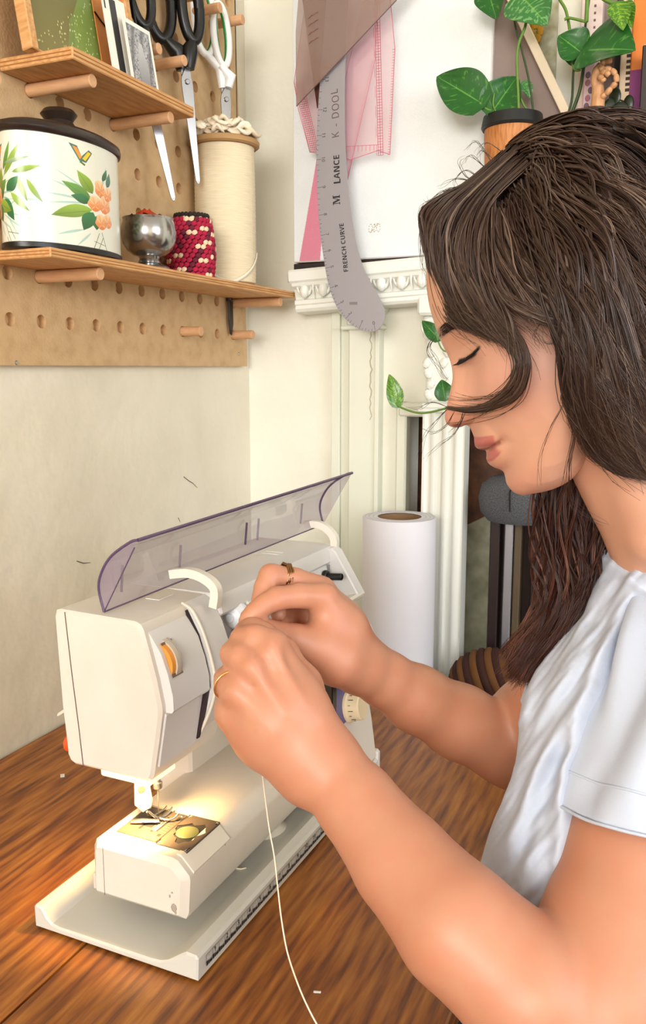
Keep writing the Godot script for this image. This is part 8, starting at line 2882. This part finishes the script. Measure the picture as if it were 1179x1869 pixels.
	# the long curl that swings down to the tip of the nose
	lock_sheet([PackedVector3Array([Vector3(-0.045, 0.0259, 0.054), Vector3(-0.0306, 0.0163, 0.062), Vector3(-0.0193, 0.0061, 0.068), Vector3(-0.0135, -0.0066, 0.07), Vector3(-0.0165, -0.0194, 0.066), Vector3(-0.0285, -0.0325, 0.054), Vector3(-0.0455, -0.038, 0.036), Vector3(-0.0599, -0.0374, 0.024)]),
		PackedVector3Array([Vector3(-0.0343, 0.027, 0.062), Vector3(-0.0219, 0.0166, 0.07), Vector3(-0.0115, 0.005, 0.075), Vector3(-0.0084, -0.0082, 0.076), Vector3(-0.0123, -0.0233, 0.07), Vector3(-0.026, -0.0341, 0.056), Vector3(-0.0446, -0.0389, 0.038), Vector3(-0.059, -0.0377, 0.025)]),
		PackedVector3Array([Vector3(-0.0257, 0.0299, 0.068), Vector3(-0.0152, 0.0164, 0.074), Vector3(-0.0072, 0.0033, 0.078), Vector3(-0.0041, -0.0114, 0.079), Vector3(-0.0088, -0.0272, 0.072), Vector3(-0.0244, -0.036, 0.058), Vector3(-0.0439, -0.04, 0.038), Vector3(-0.0586, -0.038, 0.026)])], 26, 30, 24, HW, 0.0035, 0.0008, 0.02)
	# back of the head
	lock_sheet([PackedVector3Array([Vector3(0.0387, 0.1285, 0.06), Vector3(0.0671, 0.107, 0.072), Vector3(0.0903, 0.0663, 0.08), Vector3(0.0994, 0.0178, 0.084), Vector3(0.0982, -0.0381, 0.08), Vector3(0.094, -0.0851, 0.07)]),
		PackedVector3Array([Vector3(0.0402, 0.1374, 0.035), Vector3(0.0747, 0.1166, 0.045), Vector3(0.1047, 0.0698, 0.048), Vector3(0.1159, 0.0156, 0.05), Vector3(0.1148, -0.0469, 0.048), Vector3(0.1087, -0.0964, 0.04)]),
		PackedVector3Array([Vector3(0.0408, 0.1476, 0), Vector3(0.0819, 0.1279, 0), Vector3(0.1183, 0.0755, 0), Vector3(0.1318, 0.0134, 0), Vector3(0.1296, -0.0543, 0), Vector3(0.1198, -0.1066, 0)]),
		PackedVector3Array([Vector3(0.0413, 0.1545, -0.035), Vector3(0.0862, 0.1347, -0.045), Vector3(0.1221, 0.0814, -0.048), Vector3(0.136, 0.0183, -0.05), Vector3(0.1338, -0.0547, -0.048), Vector3(0.1244, -0.1103, -0.045)]),
		PackedVector3Array([Vector3(0.0357, 0.1553, -0.06), Vector3(0.0789, 0.131, -0.07), Vector3(0.1089, 0.0816, -0.076), Vector3(0.121, 0.0193, -0.078), Vector3(0.118, -0.0571, -0.074), Vector3(0.1046, -0.1062, -0.066)])], 90, 14, 16, HW, 0.009, 0.005, 0.02)
	flush_hair("hair", hm)
	# loose single hairs
	var strays := [
		PackedVector3Array([Vector3(-0.0397, 0.1112, 0.01), Vector3(-0.0507, 0.1187, 0.01), Vector3(-0.0578, 0.1121, 0.01), Vector3(-0.0557, 0.1047, 0.012)]), PackedVector3Array([Vector3(-0.0366, 0.1189, 0.005), Vector3(-0.0481, 0.1292, 0), Vector3(-0.0535, 0.1242, 0)]), PackedVector3Array([Vector3(-0.0334, 0.1232, 0), Vector3(-0.0447, 0.1377, 0), Vector3(-0.0519, 0.1346, 0)]),
		PackedVector3Array([Vector3(-0.0467, 0.1077, 0.012), Vector3(-0.0614, 0.107, 0.01), Vector3(-0.0725, 0.1008, 0.008), Vector3(-0.0781, 0.1021, 0.008)]), PackedVector3Array([Vector3(-0.0504, 0.1065, 0.01), Vector3(-0.067, 0.1058, 0.008), Vector3(-0.0764, 0.0988, 0.006), Vector3(-0.0793, 0.0917, 0.006)]), PackedVector3Array([Vector3(-0.054, 0.1049, 0.01), Vector3(-0.0688, 0.1031, 0.008), Vector3(-0.0809, 0.0968, 0.006), Vector3(-0.0817, 0.0856, 0.004)]),
		PackedVector3Array([Vector3(-0.038, 0.1146, 0.01), Vector3(-0.0489, 0.1137, 0.008), Vector3(-0.0555, 0.1231, 0.006), Vector3(-0.0527, 0.1282, 0.006)]), PackedVector3Array([Vector3(-0.0764, 0.0889, 0.005), Vector3(-0.08, 0.071, 0.004), Vector3(-0.0773, 0.0453, 0.004)]), PackedVector3Array([Vector3(-0.0779, 0.0907, 0.005), Vector3(-0.0816, 0.0784, 0.004), Vector3(-0.0803, 0.0602, 0.003), Vector3(-0.0767, 0.0527, 0.003)]),
		PackedVector3Array([Vector3(-0.0431, 0.1093, 0.012), Vector3(-0.0579, 0.1138, 0.01), Vector3(-0.0689, 0.1077, 0.008)]), PackedVector3Array([Vector3(-0.0314, 0.1238, 0.005), Vector3(-0.0408, 0.1319, 0.002), Vector3(-0.0435, 0.125, 0.002)]), PackedVector3Array([Vector3(-0.0264, 0.1298, 0), Vector3(-0.0374, 0.1366, 0), Vector3(-0.0452, 0.1308, 0)]),
		PackedVector3Array([Vector3(-0.0588, -0.0374, 0.024), Vector3(-0.0686, -0.0351, 0.02), Vector3(-0.0783, -0.0391, 0.018), Vector3(-0.0883, -0.0374, 0.016)]), PackedVector3Array([Vector3(-0.0576, -0.0385, 0.024), Vector3(-0.0646, -0.0464, 0.02), Vector3(-0.0744, -0.0583, 0.016), Vector3(-0.0783, -0.0761, 0.014)]), PackedVector3Array([Vector3(-0.0528, -0.0401, 0.028), Vector3(-0.0585, -0.0498, 0.024), Vector3(-0.0683, -0.0559, 0.02), Vector3(-0.0762, -0.0543, 0.018)]),
		PackedVector3Array([Vector3(-0.0449, -0.0403, 0.034), Vector3(-0.0524, -0.0549, 0.028), Vector3(-0.0641, -0.0652, 0.022), Vector3(-0.0739, -0.0755, 0.018)]), PackedVector3Array([Vector3(-0.0467, -0.0403, 0.034), Vector3(-0.0494, -0.0491, 0.03), Vector3(-0.0565, -0.0554, 0.024)]), PackedVector3Array([Vector3(-0.0688, 0.0097, 0.006), Vector3(-0.073, 0.0022, 0.005), Vector3(-0.0667, -0.0072, 0.008), Vector3(-0.0605, -0.0185, 0.01)]), PackedVector3Array([Vector3(-0.0703, 0.0109, 0.006), Vector3(-0.0748, 0.0003, 0.005), Vector3(-0.0674, -0.0102, 0.008), Vector3(-0.0593, -0.0223, 0.01)]),
		PackedVector3Array([Vector3(0.0197, -0.0001, 0.08), Vector3(0.019, -0.0265, 0.07), Vector3(0.0102, -0.0474, 0.062), Vector3(0.0044, -0.069, 0.056), Vector3(0.0051, -0.0876, 0.05)]), PackedVector3Array([Vector3(0.0225, -0.0195, 0.078), Vector3(0.0234, -0.0502, 0.066), Vector3(0.0201, -0.0791, 0.056), Vector3(0.0201, -0.0907, 0.05)]), PackedVector3Array([Vector3(0.0224, -0.0163, 0.078), Vector3(0.025, -0.05, 0.068), Vector3(0.0231, -0.075, 0.06), Vector3(0.0278, -0.0973, 0.052), Vector3(0.0493, -0.1105, 0.044)]),
		PackedVector3Array([Vector3(0.0217, -0.0163, 0.078), Vector3(0.0243, -0.05, 0.068), Vector3(0.0221, -0.075, 0.06), Vector3(0.0265, -0.0991, 0.052), Vector3(0.0476, -0.1117, 0.044)]), PackedVector3Array([Vector3(0.0121, 0.0127, 0.082), Vector3(0.01, 0.0048, 0.078), Vector3(0.003, 0.0065, 0.076), Vector3(0.0011, 0.013, 0.076)]), PackedVector3Array([Vector3(0.0025, 0.0177, 0.08), Vector3(-0.002, 0.0098, 0.074), Vector3(0.0016, 0.0016, 0.072)])]
	var n_stray := 0
	for s in strays:
		for k in 3:
			var pts := spline(s, 24)
			for i in pts.size():
				var f := i / 23.0
				pts[i] += Vector3(sin(f * 7.0 + n_stray + k * 2.0), cos(f * 6.0 + n_stray * 1.3 + k), sin(f * 5.0 + k)) * 0.0016 * f
			add_strand(pts, 0.00020, hair_tone(0.35), hair_tone(0.55))
		n_stray += 1
	flush_hair("stray_hair", hm)
